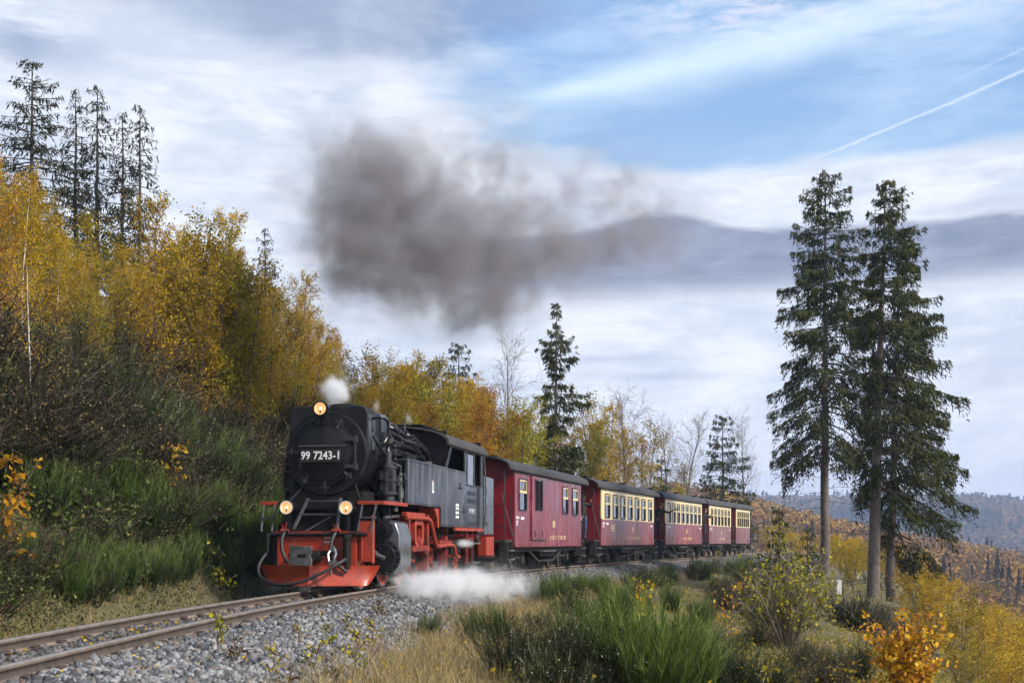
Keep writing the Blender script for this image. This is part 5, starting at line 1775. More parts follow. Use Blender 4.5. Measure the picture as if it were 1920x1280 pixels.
def conifer(seed, H, trunk_r, z0, prof, nw=26, per=6, dens=24.0, spray=(0.16, 0.30), wid=0.26, droop=0.9, leafm_='needle', bark='bark', dead=0, trunk_taper=0.9, lean=(0, 0), side=None, hang=0.16, gap=0.0):
    """Spruce: whorls of sagging boughs hung with needle sprays. prof(q) is the bough length at height share q of the crown."""
    r = np.random.default_rng(seed)
    tb, bb, lf = Bag(), Bag(), Bag()
    zz = np.linspace(-0.3, H, 15)
    tp = np.stack([lean[0] * (zz / H) ** 1.2 * (zz > 0) + r.normal(size=15) * 0.015, lean[1] * zz / H, zz], -1)
    rad = trunk_r * (1 - np.clip(zz / H, 0, 1)) ** trunk_taper + 0.012
    rad[0] *= 1.25
    tb.sticks(tp[:-1], tp[1:], rad[:-1], rad[1:], 10)
    S0, S1, R0, R1, CC, AX, RV = [], [], [], [], [], [], []
    def at_z(z):
        return np.array([np.interp(z, zz, tp[:, 0]), np.interp(z, zz, tp[:, 1]), z])
    for w_ in range(nw):
        q = (w_ + r.uniform(-0.3, 0.3)) / (nw - 1)
        q = min(max(q, 0), 0.995)
        z = z0 + (H - z0) * q
        for k in range(per):
            if r.uniform() < gap:
                continue
            a = 2 * math.pi * (k + r.uniform(-0.35, 0.35)) / per + w_ * 0.7
            L = prof(q) * r.uniform(0.7, 1.2)
            if side is not None:
                L *= side(a, q)
            if L < 0.12:
                continue
            dv = np.array([math.cos(a), math.sin(a), 0.35 * (q - 0.35)])
            n = 7
            bp = curve(at_z(z + r.uniform(-0.1, 0.1)), unit(dv), L, n, -droop * (1.05 - q), r, 0.10)
            bp[-2:, 2] += np.array([0.02, 0.06]) * L
            br = 0.010 + 0.012 * L
            S0.append(bp[:-1]); S1.append(bp[1:]); R0.append(np.linspace(br, br * 0.35, n)); R1.append(np.linspace(br * 0.9, br * 0.25, n))
            m_ = int(L * dens * (1 + 0.5 * (q < 0.75)))
            u = np.clip(((r.uniform(0.16 if q > 0.5 else 0.34, 1.0, 1 + m_ // 9) ** 0.85)[r.integers(0, 1 + m_ // 9, m_)] if dens > 40 else r.uniform(0.16 if q > 0.5 else 0.34, 1.0, m_) ** 0.85) + r.normal(size=m_) * 0.035, 0.1, 1.0)
            kk = np.minimum((u * n).astype(int), n - 1)
            f = (u * n - kk)[:, None]
            p = bp[kk] * (1 - f) + bp[kk + 1] * f
            sd = np.array([-math.sin(a), math.cos(a), 0])
            lat = r.uniform(-1, 1, m_) * (wid * L * (1 - u) ** 0.55 + 0.06)
            hg = r.exponential(hang, m_) * (0.4 + 0.6 * (1 - q))
            p = p + sd * lat[:, None] + np.array([0, 0, -1.0]) * (hg + np.abs(lat) * 0.35)[:, None]
            CC.append(p)
            AX.append(np.array([math.cos(a) * 0.5, math.sin(a) * 0.5, -0.75]) + sd * np.sign(lat)[:, None] * 0.35)
            RV.append(np.clip(0.35 + 0.4 * u + r.normal(size=m_) * 0.2 - hg * 0.3, 0, 1))  # paler towards the bough tips, a lit look put into the colour
    for k in range(dead):
        z = r.uniform(z0 * 0.25, z0 + (H - z0) * 0.35)
        a = r.uniform(0, 6.28)
        bp = curve(at_z(z), (math.cos(a), math.sin(a), 0.05), r.uniform(0.6, 2.4), 5, -0.55, r, 0.2)
        S0.append(bp[:-1]); S1.append(bp[1:]); R0.append(np.linspace(0.014, 0.006, 5)); R1.append(np.linspace(0.012, 0.004, 5))
    bb.sticks(np.concatenate(S0), np.concatenate(S1), np.concatenate(R0), np.concatenate(R1), 3)
    C = np.concatenate(CC)
    l = r.uniform(spray[0], spray[1], len(C))
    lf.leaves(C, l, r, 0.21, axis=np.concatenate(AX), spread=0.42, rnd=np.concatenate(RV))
    return [tb.mesh('trunk', M[bark]), bb.mesh('branches', M['bark_dark']), lf.mesh('crown', M[leafm_])]


def put_tree(name, meshes, loc, scale=1.0, rz=0.0, label=None, cat='tree', group=None):
    e = empty(name, loc, rz, label, cat, group, scale)
    for me in meshes:
        link(me.name.split('.')[0], me, e)
    return e


ORD = ['first', 'second', 'third', 'fourth', 'fifth', 'sixth', 'seventh', 'eighth', 'ninth', 'tenth', 'eleventh', 'twelfth', 'thirteenth', 'fourteenth', 'fifteenth', 'sixteenth', 'seventeenth', 'eighteenth', 'nineteenth', 'twentieth'] + ['%d%s' % (k, 'st' if k % 10 == 1 else 'nd' if k % 10 == 2 else 'rd' if k % 10 == 3 else 'th') for k in range(21, 100)]


def number_off(items, what, where, cat, group):
    """Labels a set of alike plants by their order across the view."""
    items = sorted(items, key=lambda o: o.location.x / max(o.location.y, 1))
    for k, o in enumerate(items):
        tag(o, '%s, %s %s from the left' % (what, ORD[k], where), cat, group)


def skyline(px):
    return float(np.interp(px, [-200, 0, 60, 130, 200, 255, 300, 380, 430, 480, 560, 620, 650, 700, 760, 840, 900, 960, 1000, 1060, 1100, 1150, 1220], [180, 238, 270, 330, 425, 445, 350, 375, 445, 432, 500, 560, 618, 625, 660, 645, 668, 705, 745, 765, 700, 745, 790]))


# ------------------------------------------------------------------ birches and other trees up the bank
BIRCH = {
    'gold': [broadleaf(s_, 7.0, 0.038, leaves=5600, lsize=0.064, jitter=0.065, spread=0.145, trunk_mat=tm) for s_, tm in ((1, 'twig'), (2, 'birch_bark'), (3, 'twig'), (17, 'twig'))],
    'orange': [broadleaf(s_, 7.0, 0.038, leaves=5400, lsize=0.064, jitter=0.065, spread=0.145, leaf_mat='leaf_orange', trunk_mat='twig') for s_ in (4, 5)],
    'olive': [broadleaf(s_, 7.0, 0.05, leaves=6000, lsize=0.085, spread=0.17, leaf_mat='leaf_olive', stems=2, trunk_mat='twig') for s_ in (6, 7)],
    'lime': [broadleaf(s_, 7.0, 0.05, leaves=6000, lsize=0.09, leaf_mat='leaf_lime', stems=2, spread=0.19, trunk_mat='twig') for s_ in (8, 9)],
    'brown': [broadleaf(s_, 7.0, 0.05, leaves=3600, lsize=0.064, leaf_mat='leaf_brown', stems=2, trunk_mat='twig') for s_ in (10, 11)],
    'red': [broadleaf(12, 7.0, 0.06, leaves=6800, lsize=0.095, leaf_mat='leaf_red', stems=2, spread=0.28, trunk_mat='bark_dark')],
    'thin': [broadleaf(13, 7.0, 0.05, leaves=1500, lsize=0.066)],
}
BARE = [broadleaf(s_, 7.0, 0.075, nb=36, leaves=0, trunk_mat='twig_grey', twig_mat='twig_grey', spread=0.21, sub=14, steep=1.5, wig=0.45) for s_ in (20, 21)]
r = np.random.default_rng(77)
sets = {}
NAMES = {'gold': ('golden yellow birch', 'birch_tree'), 'orange': ('orange tinted birch', 'birch_tree'), 'olive': ('olive brown birch', 'birch_tree'),
         'lime': ('yellow-green bushy tree', 'birch_tree'), 'brown': ('thin brown-leaved birch', 'birch_tree'), 'red': ('russet leafy tree', 'beech_tree'), 'thin': ('sparse white-trunked birch', 'birch_tree'), 'bare': ('bare grey twiggy tree', 'bare_tree')}


def plant(kind, px, Y, top_py=None, height=None):
    if top_py is not None and px < 640:              # up on the shoulder of the bank
        emin = 4.7 if kind == 'thin' else r.uniform(5.6, 7.2)
        while -float(dist((px - CX) * Y / FPX, Y)) < emin and Y < 60:
            Y += 0.25
    x, y, z = from_px(px, Y)
    if height is None:
        height = ZC + (HY - top_py) * Y / FPX - z
    ms = BARE if kind == 'bare' else BIRCH[kind]
    ms = ms[int(r.integers(0, len(ms)))]
    co_ = np.zeros(len(ms[-1].vertices) * 3, np.float32)
    ms[-1].vertices.foreach_get('co', co_)
    full = float(co_[2::3].max())
    o = put_tree(NAMES[kind][1], ms, (x, y, z - 0.05), height / full, r.uniform(0, 6.28))
    o.scale = (height / full * r.uniform(0.9, 1.15),) * 2 + (height / full,)
    sets.setdefault(kind, []).append(o)
    return o


# the ones the eye picks out first: column, distance, top row
for kind, px, Y, top in (('thin', 68, 20.5, 470), ('gold', 300, 27, 352), ('gold', 318, 28.5, 395), ('gold', 480, 29.5, 442), ('orange', 455, 31, 500), ('gold', 548, 31.5, 500), ('gold', 600, 33, 575),
                         ('orange', 15, 23, 250), ('orange', -60, 23, 230), ('gold', 40, 25, 300), ('gold', 108, 24.5, 385), ('olive', 185, 27, 520), ('gold', 385, 30, 385), ('olive', 240, 30, 510), ('lime', 400, 33, 420),
                         ('olive', 645, 37, 628), ('olive', 700, 41, 640), ('gold', 735, 42, 672), ('olive', 790, 47, 660), ('lime', 815, 45, 690), ('red', 905, 50, 700), ('orange', 862, 47, 730), ('lime', 985, 53, 765), ('lime', 960, 56, 740),
                         ('olive', 1110, 64, 712), ('gold', 1160, 62, 790), ('olive', 1200, 70, 775), ('lime', 1075, 60, 790), ('orange', 775, 41, 745), ('gold', 830, 46, 745), ('gold', 1130, 68, 745),
                         ('bare', 955, 62, 645), ('bare', 1180, 66, 752), ('gold', 870, 54, 690), ('olive', 1262, 80, 850), ('bare', 1285, 84, 785), ('bare', 1395, 95, 795), ('bare', 1255, 78, 800)):
    plant(kind, px, Y, top)
# the rest of the wood behind, up to the skyline
tries = 0
made = 0
while made < 96 and tries < 2000:
    tries += 1
    px = r.uniform(-180, 1225)
    Ymin = np.interp(px, [-200, 0, 300, 600, 900, 1200], [21, 24, 30, 38, 48, 66])
    Y = Ymin + r.exponential(5.0) + 1.0
    x, y, z = from_px(px, Y)
    e_ = -float(dist(x, y))
    if e_ < (6.0 if px < 640 else 4.2):
        continue
    top = max(skyline(px - 50), skyline(px), skyline(px + 50)) + r.uniform(5, 110) * (1 if px < 650 else 0.7)
    h_ = ZC + (HY - top) * Y / FPX - z
    if not 2.2 < h_ < 10:
        continue
    if px < 640:
        kind = r.choice(['gold', 'gold', 'gold', 'orange', 'olive', 'lime'])
    elif px < 830:
        kind = r.choice(['olive', 'gold', 'orange', 'lime', 'gold'])
    elif px < 960:
        kind = r.choice(['orange', 'orange', 'red', 'gold'])
    else:
        kind = r.choice(['lime', 'gold', 'gold', 'lime', 'orange'])
    plant(str(kind), px, Y, height=h_)
    made += 1
tries = made = 0
while made < 34 and tries < 900:                         # along the shoulder of the bank, up to the skyline
    tries += 1
    px = r.uniform(330, 665)
    Y = 26.0
    emin = r.uniform(5.4, 9.5)
    while -float(dist((px - CX) * Y / FPX, Y)) < emin and Y < 62:
        Y += 0.25
    x, y, z = from_px(px, Y)
    h_ = ZC + (HY - max(skyline(px - 22), skyline(px + 22)) - r.uniform(0, 70)) * Y / FPX - z
    if 2.2 < h_ < 9:
        plant(str(r.choice(['gold', 'gold', 'orange', 'gold', 'olive'])), px, Y, height=h_)
        made += 1
tries = made = 0
while made < 46 and tries < 900:
    tries += 1
    px = r.uniform(640, 1225)
    Y = np.interp(px, [640, 900, 1225], [37, 49, 66]) + r.exponential(4.0)
    x, y, z = from_px(px, Y)
    if -float(dist(x, y)) < 3.6:
        continue
    h_ = ZC + (HY - max(skyline(px - 25), skyline(px), skyline(px + 25)) - r.uniform(0, 90)) * Y / FPX - z
    if not 2.4 < h_ < 8:
        continue
    plant(str(r.choice(['gold', 'orange', 'lime', 'gold', 'olive', 'orange' if px < 980 else 'lime'])), px, Y, height=h_)
    made += 1
for k, v in sets.items():
    cut_ = lambda o: CX + FPX * o.location.x / o.location.y
    number_off([o for o in v if cut_(o) < 330], NAMES[k][0] + ' below the hilltop conifers', 'such', 'tree', 'trees on the bank above the train')
    number_off([o for o in v if 330 <= cut_(o) < 640], NAMES[k][0] + ' on the bank beside the locomotive', 'such', 'tree', 'trees on the bank above the train')
    number_off([o for o in v if cut_(o) >= 640], NAMES[k][0] + ' behind the coaches', 'such', 'tree', 'trees on the bank above the train')

# thin dark conifers on the hilltop, the lone spruce and the small ones
LARCH = [conifer(s_, 9.0, 0.10, 1.2, lambda q: 1.15 * (1 - q) ** 0.55 + 0.15, nw=30, per=5, dens=26, spray=(0.12, 0.26), wid=0.24, droop=0.85, leafm_='needle_thin', bark='bark_dark', gap=0.22, hang=0.16) for s_ in (41, 42)]
LARCH_W = conifer(43, 9.0, 0.12, 1.5, lambda q: 2.3 * (1 - q) ** 0.6 + 0.2, nw=26, per=6, dens=30, spray=(0.12, 0.26), wid=0.22, droop=0.35, leafm_='needle_thin', bark='bark_dark', gap=0.2, hang=0.10)
for px, Y, top, ms, lab in ((60, 41, 118, LARCH_W, 'broad thin-needled dark conifer, tallest on the hilltop'), (142, 43, 168, LARCH[0], 'narrow dark conifer just behind the tallest one on the hilltop'), (182, 42, 165, LARCH[1], 'narrow dark conifer in the middle of the hilltop group'),
                            (230, 42, 212, LARCH[0], 'slim dark conifer with bare lower trunk, last but one on the hilltop'), (262, 41, 202, LARCH[1], 'slim dark conifer at the downhill end of the hilltop group'), (497, 44, 428, LARCH[0], 'single thin conifer tip standing above the golden birches'), (-70, 44, 150, LARCH_W, 'broad dark conifer at the very edge of the hilltop')):
    x, y, z = from_px(px, Y)
    h_ = ZC + (HY - top) * Y / FPX - z
    o = put_tree('conifer_tree', ms, (x, y, z), h_ / 9.0, r.uniform(0, 6), lab, 'conifer', 'conifers on the hilltop')
LONE = conifer(51, 11.0, 0.13, 1.6, lambda q: (1.75 * (1 - q) ** 0.6 + 0.15) * (0.8 + 0.4 * math.sin(q * 26)), nw=24, per=7, dens=70, spray=(0.14, 0.30), wid=0.26, droop=0.55, gap=0.18)
x, y, z = from_px(1043, 58)
put_tree('spruce_tree', LONE, (x, y, z), (ZC + (HY - 572) * 58 / FPX - z) / 11.0, 0.6, 'lone dark spruce with layered boughs rising behind the train', 'spruce')
SMALL = conifer(52, 3.0, 0.04, 0.25, lambda q: 0.85 * (1 - q) ** 0.8 + 0.06, nw=13, per=7, dens=60, spray=(0.07, 0.15), wid=0.3, droop=0.15, hang=0.05)
PINE = conifer(53, 8.0, 0.10, 1.5, lambda q: 1.8 * (1 - q) ** 0.5 + 0.2, nw=16, per=6, dens=50, spray=(0.14, 0.28), wid=0.3, droop=0.2, bark='bark_dark', gap=0.15)
for px, Y, top, ms, hh, lab in ((860, 55, 645, PINE, 8.0, 'dark green conifer half hidden among the autumn trees'), (1240, 76, 855, SMALL, 3.0, 'dark young spruce behind the middle coach roof'), (940, 52, 810, SMALL, 3.0, 'small dark spruce behind the luggage van roof'),
                                (1355, 92, 780, PINE, 8.0, 'ragged dark pine standing beyond the end of the train')):
    x, y, z = from_px(px, Y)
    put_tree('spruce_tree', ms, (x, y, z), (ZC + (HY - top) * Y / FPX - z) / hh, 1.0, lab, 'conifer')

# the tall spruces on the valley side
def sideR(a, q):
    e = math.cos(a)                       # + towards the valley
    return (0.55 + 0.45 * (e > -0.2)) if q > 0.45 else (1.15 if e > 0.1 else 0.30)
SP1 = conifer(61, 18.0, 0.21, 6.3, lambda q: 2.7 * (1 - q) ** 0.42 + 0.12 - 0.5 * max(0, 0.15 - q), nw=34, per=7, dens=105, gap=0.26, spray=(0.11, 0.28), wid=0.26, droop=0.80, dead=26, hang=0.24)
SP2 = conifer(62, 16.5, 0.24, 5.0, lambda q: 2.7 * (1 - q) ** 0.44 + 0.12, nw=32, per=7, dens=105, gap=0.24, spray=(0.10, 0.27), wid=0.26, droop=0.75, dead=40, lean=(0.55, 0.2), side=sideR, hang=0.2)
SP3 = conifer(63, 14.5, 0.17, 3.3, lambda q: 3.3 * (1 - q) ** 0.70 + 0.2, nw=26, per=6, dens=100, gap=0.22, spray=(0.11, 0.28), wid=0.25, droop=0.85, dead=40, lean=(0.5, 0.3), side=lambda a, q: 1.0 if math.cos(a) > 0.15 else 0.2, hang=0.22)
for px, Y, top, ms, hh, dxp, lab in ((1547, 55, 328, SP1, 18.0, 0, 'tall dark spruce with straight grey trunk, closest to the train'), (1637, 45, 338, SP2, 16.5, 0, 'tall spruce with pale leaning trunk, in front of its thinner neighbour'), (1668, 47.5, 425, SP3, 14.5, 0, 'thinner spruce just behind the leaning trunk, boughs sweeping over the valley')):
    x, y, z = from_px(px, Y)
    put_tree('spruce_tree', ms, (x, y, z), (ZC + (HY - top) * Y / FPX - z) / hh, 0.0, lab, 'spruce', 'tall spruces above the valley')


# ------------------------------------------------------------------ bushes
def broom(seed, n=130, h=1.25, spread=0.42, mat='broom', twigs=28, w=0.0062, pods=0, tufts=7):
    """Broom: tufts of stiff stems, each a brush of fine upright twigs."""
    r_ = np.random.default_rng(seed)
    ta = r_.uniform(0, 6.28, tufts); tq = np.sqrt(r_.uniform(0, 1, tufts)) * spread
    th_ = r_.uniform(0.6, 1.05, tufts)
    k_ = r_.integers(0, tufts, n)
    a = r_.uniform(0, 6.28, n); q = np.abs(r_.normal(size=n)) * 0.22
    D = unit(np.stack([np.cos(ta[k_]) * tq[k_] * 0.8 + np.cos(a) * q, np.sin(ta[k_]) * tq[k_] * 0.8 + np.sin(a) * q, np.ones(n)], -1))
    B = np.stack([np.cos(ta[k_]) * tq[k_] * 0.5, np.sin(ta[k_]) * tq[k_] * 0.5, np.full(n, -0.05)], -1) + r_.normal(size=(n, 3)) * (0.07, 0.07, 0.0)
    L = h * th_[k_] * r_.uniform(0.45, 0.86, n)
    bend = r_.uniform(-0.04, 0.10, n)
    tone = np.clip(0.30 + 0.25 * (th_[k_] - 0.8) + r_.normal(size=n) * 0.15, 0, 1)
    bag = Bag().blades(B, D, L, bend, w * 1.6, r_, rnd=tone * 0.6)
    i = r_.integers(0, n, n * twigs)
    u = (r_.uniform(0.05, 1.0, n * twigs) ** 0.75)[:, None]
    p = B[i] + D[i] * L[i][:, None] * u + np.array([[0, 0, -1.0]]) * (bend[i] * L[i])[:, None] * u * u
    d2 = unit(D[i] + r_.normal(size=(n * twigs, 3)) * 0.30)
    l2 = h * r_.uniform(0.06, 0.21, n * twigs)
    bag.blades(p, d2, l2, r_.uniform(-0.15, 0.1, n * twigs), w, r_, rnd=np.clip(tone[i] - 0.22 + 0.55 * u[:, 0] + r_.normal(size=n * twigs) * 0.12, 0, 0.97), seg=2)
    if pods:
        j = r_.integers(0, len(p), pods)
        bag.leaves(p[j] + d2[j] * l2[j][:, None] + r_.normal(size=(pods, 3)) * 0.03, 0.028, r_, 0.5, rnd=np.where(r_.uniform(size=pods) < 0.22, 1.0, r_.uniform(0, 0.85, pods)))
    return [bag.mesh('stems', M[mat])]


def scrub(seed, n=260, h=1.3, spread=0.75, mat='scrub', leaves=900, lsize=0.05, leaf_mat='leaf_mix', w=0.012):
    """Twiggy bush: arching stems with side twigs and some leaves."""
    r_ = np.random.default_rng(seed)
    a = r_.uniform(0, 6.28, n); q = np.abs(r_.normal(size=n)) * spread
    D = unit(np.stack([np.cos(a) * q, np.sin(a) * q, np.ones(n)], -1))
    B = np.stack([np.cos(a) * q * 0.3, np.sin(a) * q * 0.3, np.full(n, -0.05)], -1)
    L = h * r_.uniform(0.55, 1.1, n)
    bend = r_.uniform(0.0, 0.3, n)
    bag = Bag().blades(B, D, L, bend, w * 1.4, r_, rnd=r_.uniform(0, 0.7, n))
    P = []
    for k in range(5):
        u = r_.uniform(0.25, 1.0, n)[:, None]
        p = B + D * L[:, None] * u + np.array([[0, 0, -1.0]]) * (bend * L)[:, None] * u * u
        d2 = unit(D + r_.normal(size=(n, 3)) * 0.6)
        l2 = L * r_.uniform(0.15, 0.4, n)
        bag.blades(p, d2, l2, r_.uniform(-0.1, 0.25, n), w, r_, rnd=r_.uniform(0.1, 0.9, n), seg=2)
        P.append(p + d2 * (l2 * r_.uniform(0.3, 1.0, n))[:, None])
    out = [bag.mesh('stems', M[mat])]
    if leaves:
        P = np.concatenate(P)
        C = P[r_.integers(0, len(P), leaves)] + r_.normal(size=(leaves, 3)) * 0.04
        out.append(Bag().leaves(C, lsize, r_, 0.7).mesh('foliage', M[leaf_mat]))
    return out


def sapling(seed, h=1.2, nb=9, per=9, lsize=0.11, leaf_mat='leaf_yellow', spread=0.3, twig='twig'):
    """Young tree or bramble shoot with single large leaves on thin stems."""
    r_ = np.random.default_rng(seed)
    st, lf = Bag(), Bag()
    tp = curve((0, 0, -0.05), (r_.normal() * 0.1, r_.normal() * 0.1, 1), h, 6, 0.1, r_, 0.15)
    S0, S1, C = [tp[:-1]], [tp[1:]], []
    for k in range(nb):
        u = r_.uniform(0.2 if h < 1.9 else 0.6, 1.0); kk = min(int(u * 6), 5)
        a = r_.uniform(0, 6.28)
        bp = curve(tp[kk], (math.cos(a), math.sin(a), 0.9), h * spread * r_.uniform(0.6, 1.2), 4, 0.1, r_, 0.25)
        S0.append(bp[:-1]); S1.append(bp[1:])
        C.append(bp[r_.integers(1, 5, per)] + r_.normal(size=(per, 3)) * lsize * 0.6)
    S0, S1 = np.concatenate(S0), np.concatenate(S1)
    st.sticks(S0, S1, 0.006, 0.005, 4)
    C = np.concatenate(C)
    lf.leaves(C, lsize, r_, 0.72, axis=(0, 0, -0.3))
    return [st.mesh('stems', M[twig]), lf.mesh('foliage', M[leaf_mat])]


BUSH = {
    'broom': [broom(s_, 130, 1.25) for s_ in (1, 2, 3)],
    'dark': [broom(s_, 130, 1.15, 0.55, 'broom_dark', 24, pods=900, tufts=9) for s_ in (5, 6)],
    'scrub': [scrub(s_, leaves=2600, lsize=0.032) for s_ in (7, 8, 9)],
    'bramble': [scrub(s_, 150, 0.9, 1.3, 'scrub', 1500, 0.055, 'leaf_green') for s_ in (10, 11)],
}
BNAME = {'broom': 'green broom bush', 'dark': 'dark olive broom bush', 'scrub': 'brown twiggy bush', 'bramble': 'arching bramble thicket'}
BCAT = {'broom': ('broom_bush', 'bush'), 'dark': ('broom_bush', 'bush'), 'scrub': ('twiggy_bush', 'bush'), 'bramble': ('bramble_bush', 'bush')}
M['broom_bright'] = leafm('broom_bright', [(0.0, (0.02, 0.034, 0.008)), (0.45, (0.065, 0.105, 0.018)), (0.8, (0.14, 0.195, 0.035)), (1.0, (0.25, 0.29, 0.08))], 0.25)
BUSH['bright'] = [broom(s_, 170, 1.2, 0.36, 'broom_bright') for s_ in (14, 15)]
BNAME['bright'] = 'fresh bright green broom bush'
BCAT['bright'] = ('broom_bush', 'bush')
bsets = {}


def bush(kind, px, Y, sc, zone):
    x, y, z = from_px(px, Y)
    o = put_tree(BCAT[kind][0], BUSH[kind][int(r.integers(0, len(BUSH[kind])))], (x, y, z), sc, r.uniform(0, 6.28))
    o.rotation_euler.x = r.normal() * 0.06
    bsets.setdefault((kind, zone), []).append(o)
    return o


# the cutting bank: rows from the rails upward
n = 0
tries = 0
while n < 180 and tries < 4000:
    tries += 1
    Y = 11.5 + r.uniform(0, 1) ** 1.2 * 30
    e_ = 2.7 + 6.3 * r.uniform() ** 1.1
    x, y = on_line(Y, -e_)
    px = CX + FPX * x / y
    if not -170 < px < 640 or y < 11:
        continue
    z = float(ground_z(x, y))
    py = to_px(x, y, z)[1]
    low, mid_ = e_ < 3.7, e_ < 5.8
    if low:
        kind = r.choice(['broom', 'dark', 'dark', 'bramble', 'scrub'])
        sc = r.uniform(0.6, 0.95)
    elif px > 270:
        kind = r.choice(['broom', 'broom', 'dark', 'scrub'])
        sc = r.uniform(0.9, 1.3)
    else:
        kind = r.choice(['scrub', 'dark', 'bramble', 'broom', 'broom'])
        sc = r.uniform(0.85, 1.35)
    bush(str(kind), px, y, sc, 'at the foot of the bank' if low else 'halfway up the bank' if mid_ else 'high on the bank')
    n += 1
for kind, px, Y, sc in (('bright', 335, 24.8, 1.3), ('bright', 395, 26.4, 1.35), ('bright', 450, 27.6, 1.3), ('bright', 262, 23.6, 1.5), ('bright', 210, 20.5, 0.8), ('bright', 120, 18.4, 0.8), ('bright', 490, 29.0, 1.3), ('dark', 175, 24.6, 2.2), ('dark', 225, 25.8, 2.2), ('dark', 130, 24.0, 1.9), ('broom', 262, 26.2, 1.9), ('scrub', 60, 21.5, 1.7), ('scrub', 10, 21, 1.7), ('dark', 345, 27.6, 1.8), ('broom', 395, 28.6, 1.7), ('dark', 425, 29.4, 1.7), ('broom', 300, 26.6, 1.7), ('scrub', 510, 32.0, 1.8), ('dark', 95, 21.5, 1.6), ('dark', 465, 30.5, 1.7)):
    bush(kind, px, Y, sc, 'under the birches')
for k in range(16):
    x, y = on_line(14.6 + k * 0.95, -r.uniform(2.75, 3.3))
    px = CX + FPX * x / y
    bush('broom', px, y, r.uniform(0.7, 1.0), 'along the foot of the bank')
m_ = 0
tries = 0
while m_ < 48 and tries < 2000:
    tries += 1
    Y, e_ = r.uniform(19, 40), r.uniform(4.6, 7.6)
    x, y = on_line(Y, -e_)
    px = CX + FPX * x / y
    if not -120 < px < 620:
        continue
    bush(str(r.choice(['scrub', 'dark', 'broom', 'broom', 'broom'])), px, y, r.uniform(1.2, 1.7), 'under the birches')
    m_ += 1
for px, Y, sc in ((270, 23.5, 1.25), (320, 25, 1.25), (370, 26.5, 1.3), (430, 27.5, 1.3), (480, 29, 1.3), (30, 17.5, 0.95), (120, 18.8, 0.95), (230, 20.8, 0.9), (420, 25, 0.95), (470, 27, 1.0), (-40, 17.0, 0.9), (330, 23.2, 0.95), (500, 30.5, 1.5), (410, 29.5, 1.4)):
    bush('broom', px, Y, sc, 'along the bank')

# valley side of the track
for kind, px, Y, sc in (('bright', 1225, 14.6, 1.25), ('bright', 1180, 15.6, 1.1), ('bright', 1290, 15.0, 0.95), ('broom', 1330, 16.2, 0.85), ('broom', 890, 21.0, 0.6), ('broom', 935, 20.5, 0.65), ('broom', 800, 20.0, 0.42), ('broom', 1090, 19.0, 0.95), ('broom', 1160, 20.5, 0.95), ('broom', 1240, 19.5, 0.95),
                        ('broom', 1300, 18.5, 0.85), ('dark', 1010, 15.6, 0.95), ('dark', 1070, 15.0, 1.05), ('dark', 1130, 14.4, 1.0), ('dark', 970, 16.6, 0.85), ('dark', 1040, 13.9, 0.8), ('dark', 1370, 15.6, 0.8), ('dark', 1420, 17.0, 0.7), ('broom', 1100, 27.0, 0.75), ('broom', 1200, 30, 1.0), ('broom', 1160, 31, 1.05),
                        ('broom', 1250, 33, 0.95), ('broom', 1320, 30, 0.8), ('bramble', 1010, 24, 0.55), ('bramble', 1350, 19, 0.6), ('scrub', 1510, 22, 0.5), ('scrub', 1545, 18.5, 0.55), ('dark', 1600, 20, 0.7), ('dark', 1560, 19.5, 0.6), ('scrub', 1420, 27, 0.5), ('bramble', 1380, 24, 0.5), ('bramble', 1280, 24, 0.5),
                        ('scrub', 1360, 38, 0.9), ('scrub', 1400, 44, 1.0), ('bramble', 1440, 34, 0.8), ('dark', 1595, 36, 1.5), ('dark', 1620, 37, 1.4), ('broom', 1350, 46, 1.0), ('broom', 1390, 52, 1.2), ('bramble', 1430, 55, 1.3), ('scrub', 1690, 33, 0.8), ('scrub', 1640, 36, 0.8)):
    bush(kind, px, Y, sc * (1.22 if Y < 21 and kind != 'scrub' else 1.0), 'on the valley side')
for k in range(26):
    Y_ = 30 + k * 1.75 + r.uniform(-0.5, 0.5)
    x, y = on_line(Y_, r.uniform(2.5, 3.8))
    bush(str(r.choice(['broom', 'broom', 'bramble', 'bright', 'dark'])), CX + FPX * x / y, y, r.uniform(0.65, 1.05), 'beside the coaches')
for (k, zone), v in bsets.items():
    number_off(v, BNAME[k] + ' ' + zone, 'such', 'bush', 'bushes beside the railway')

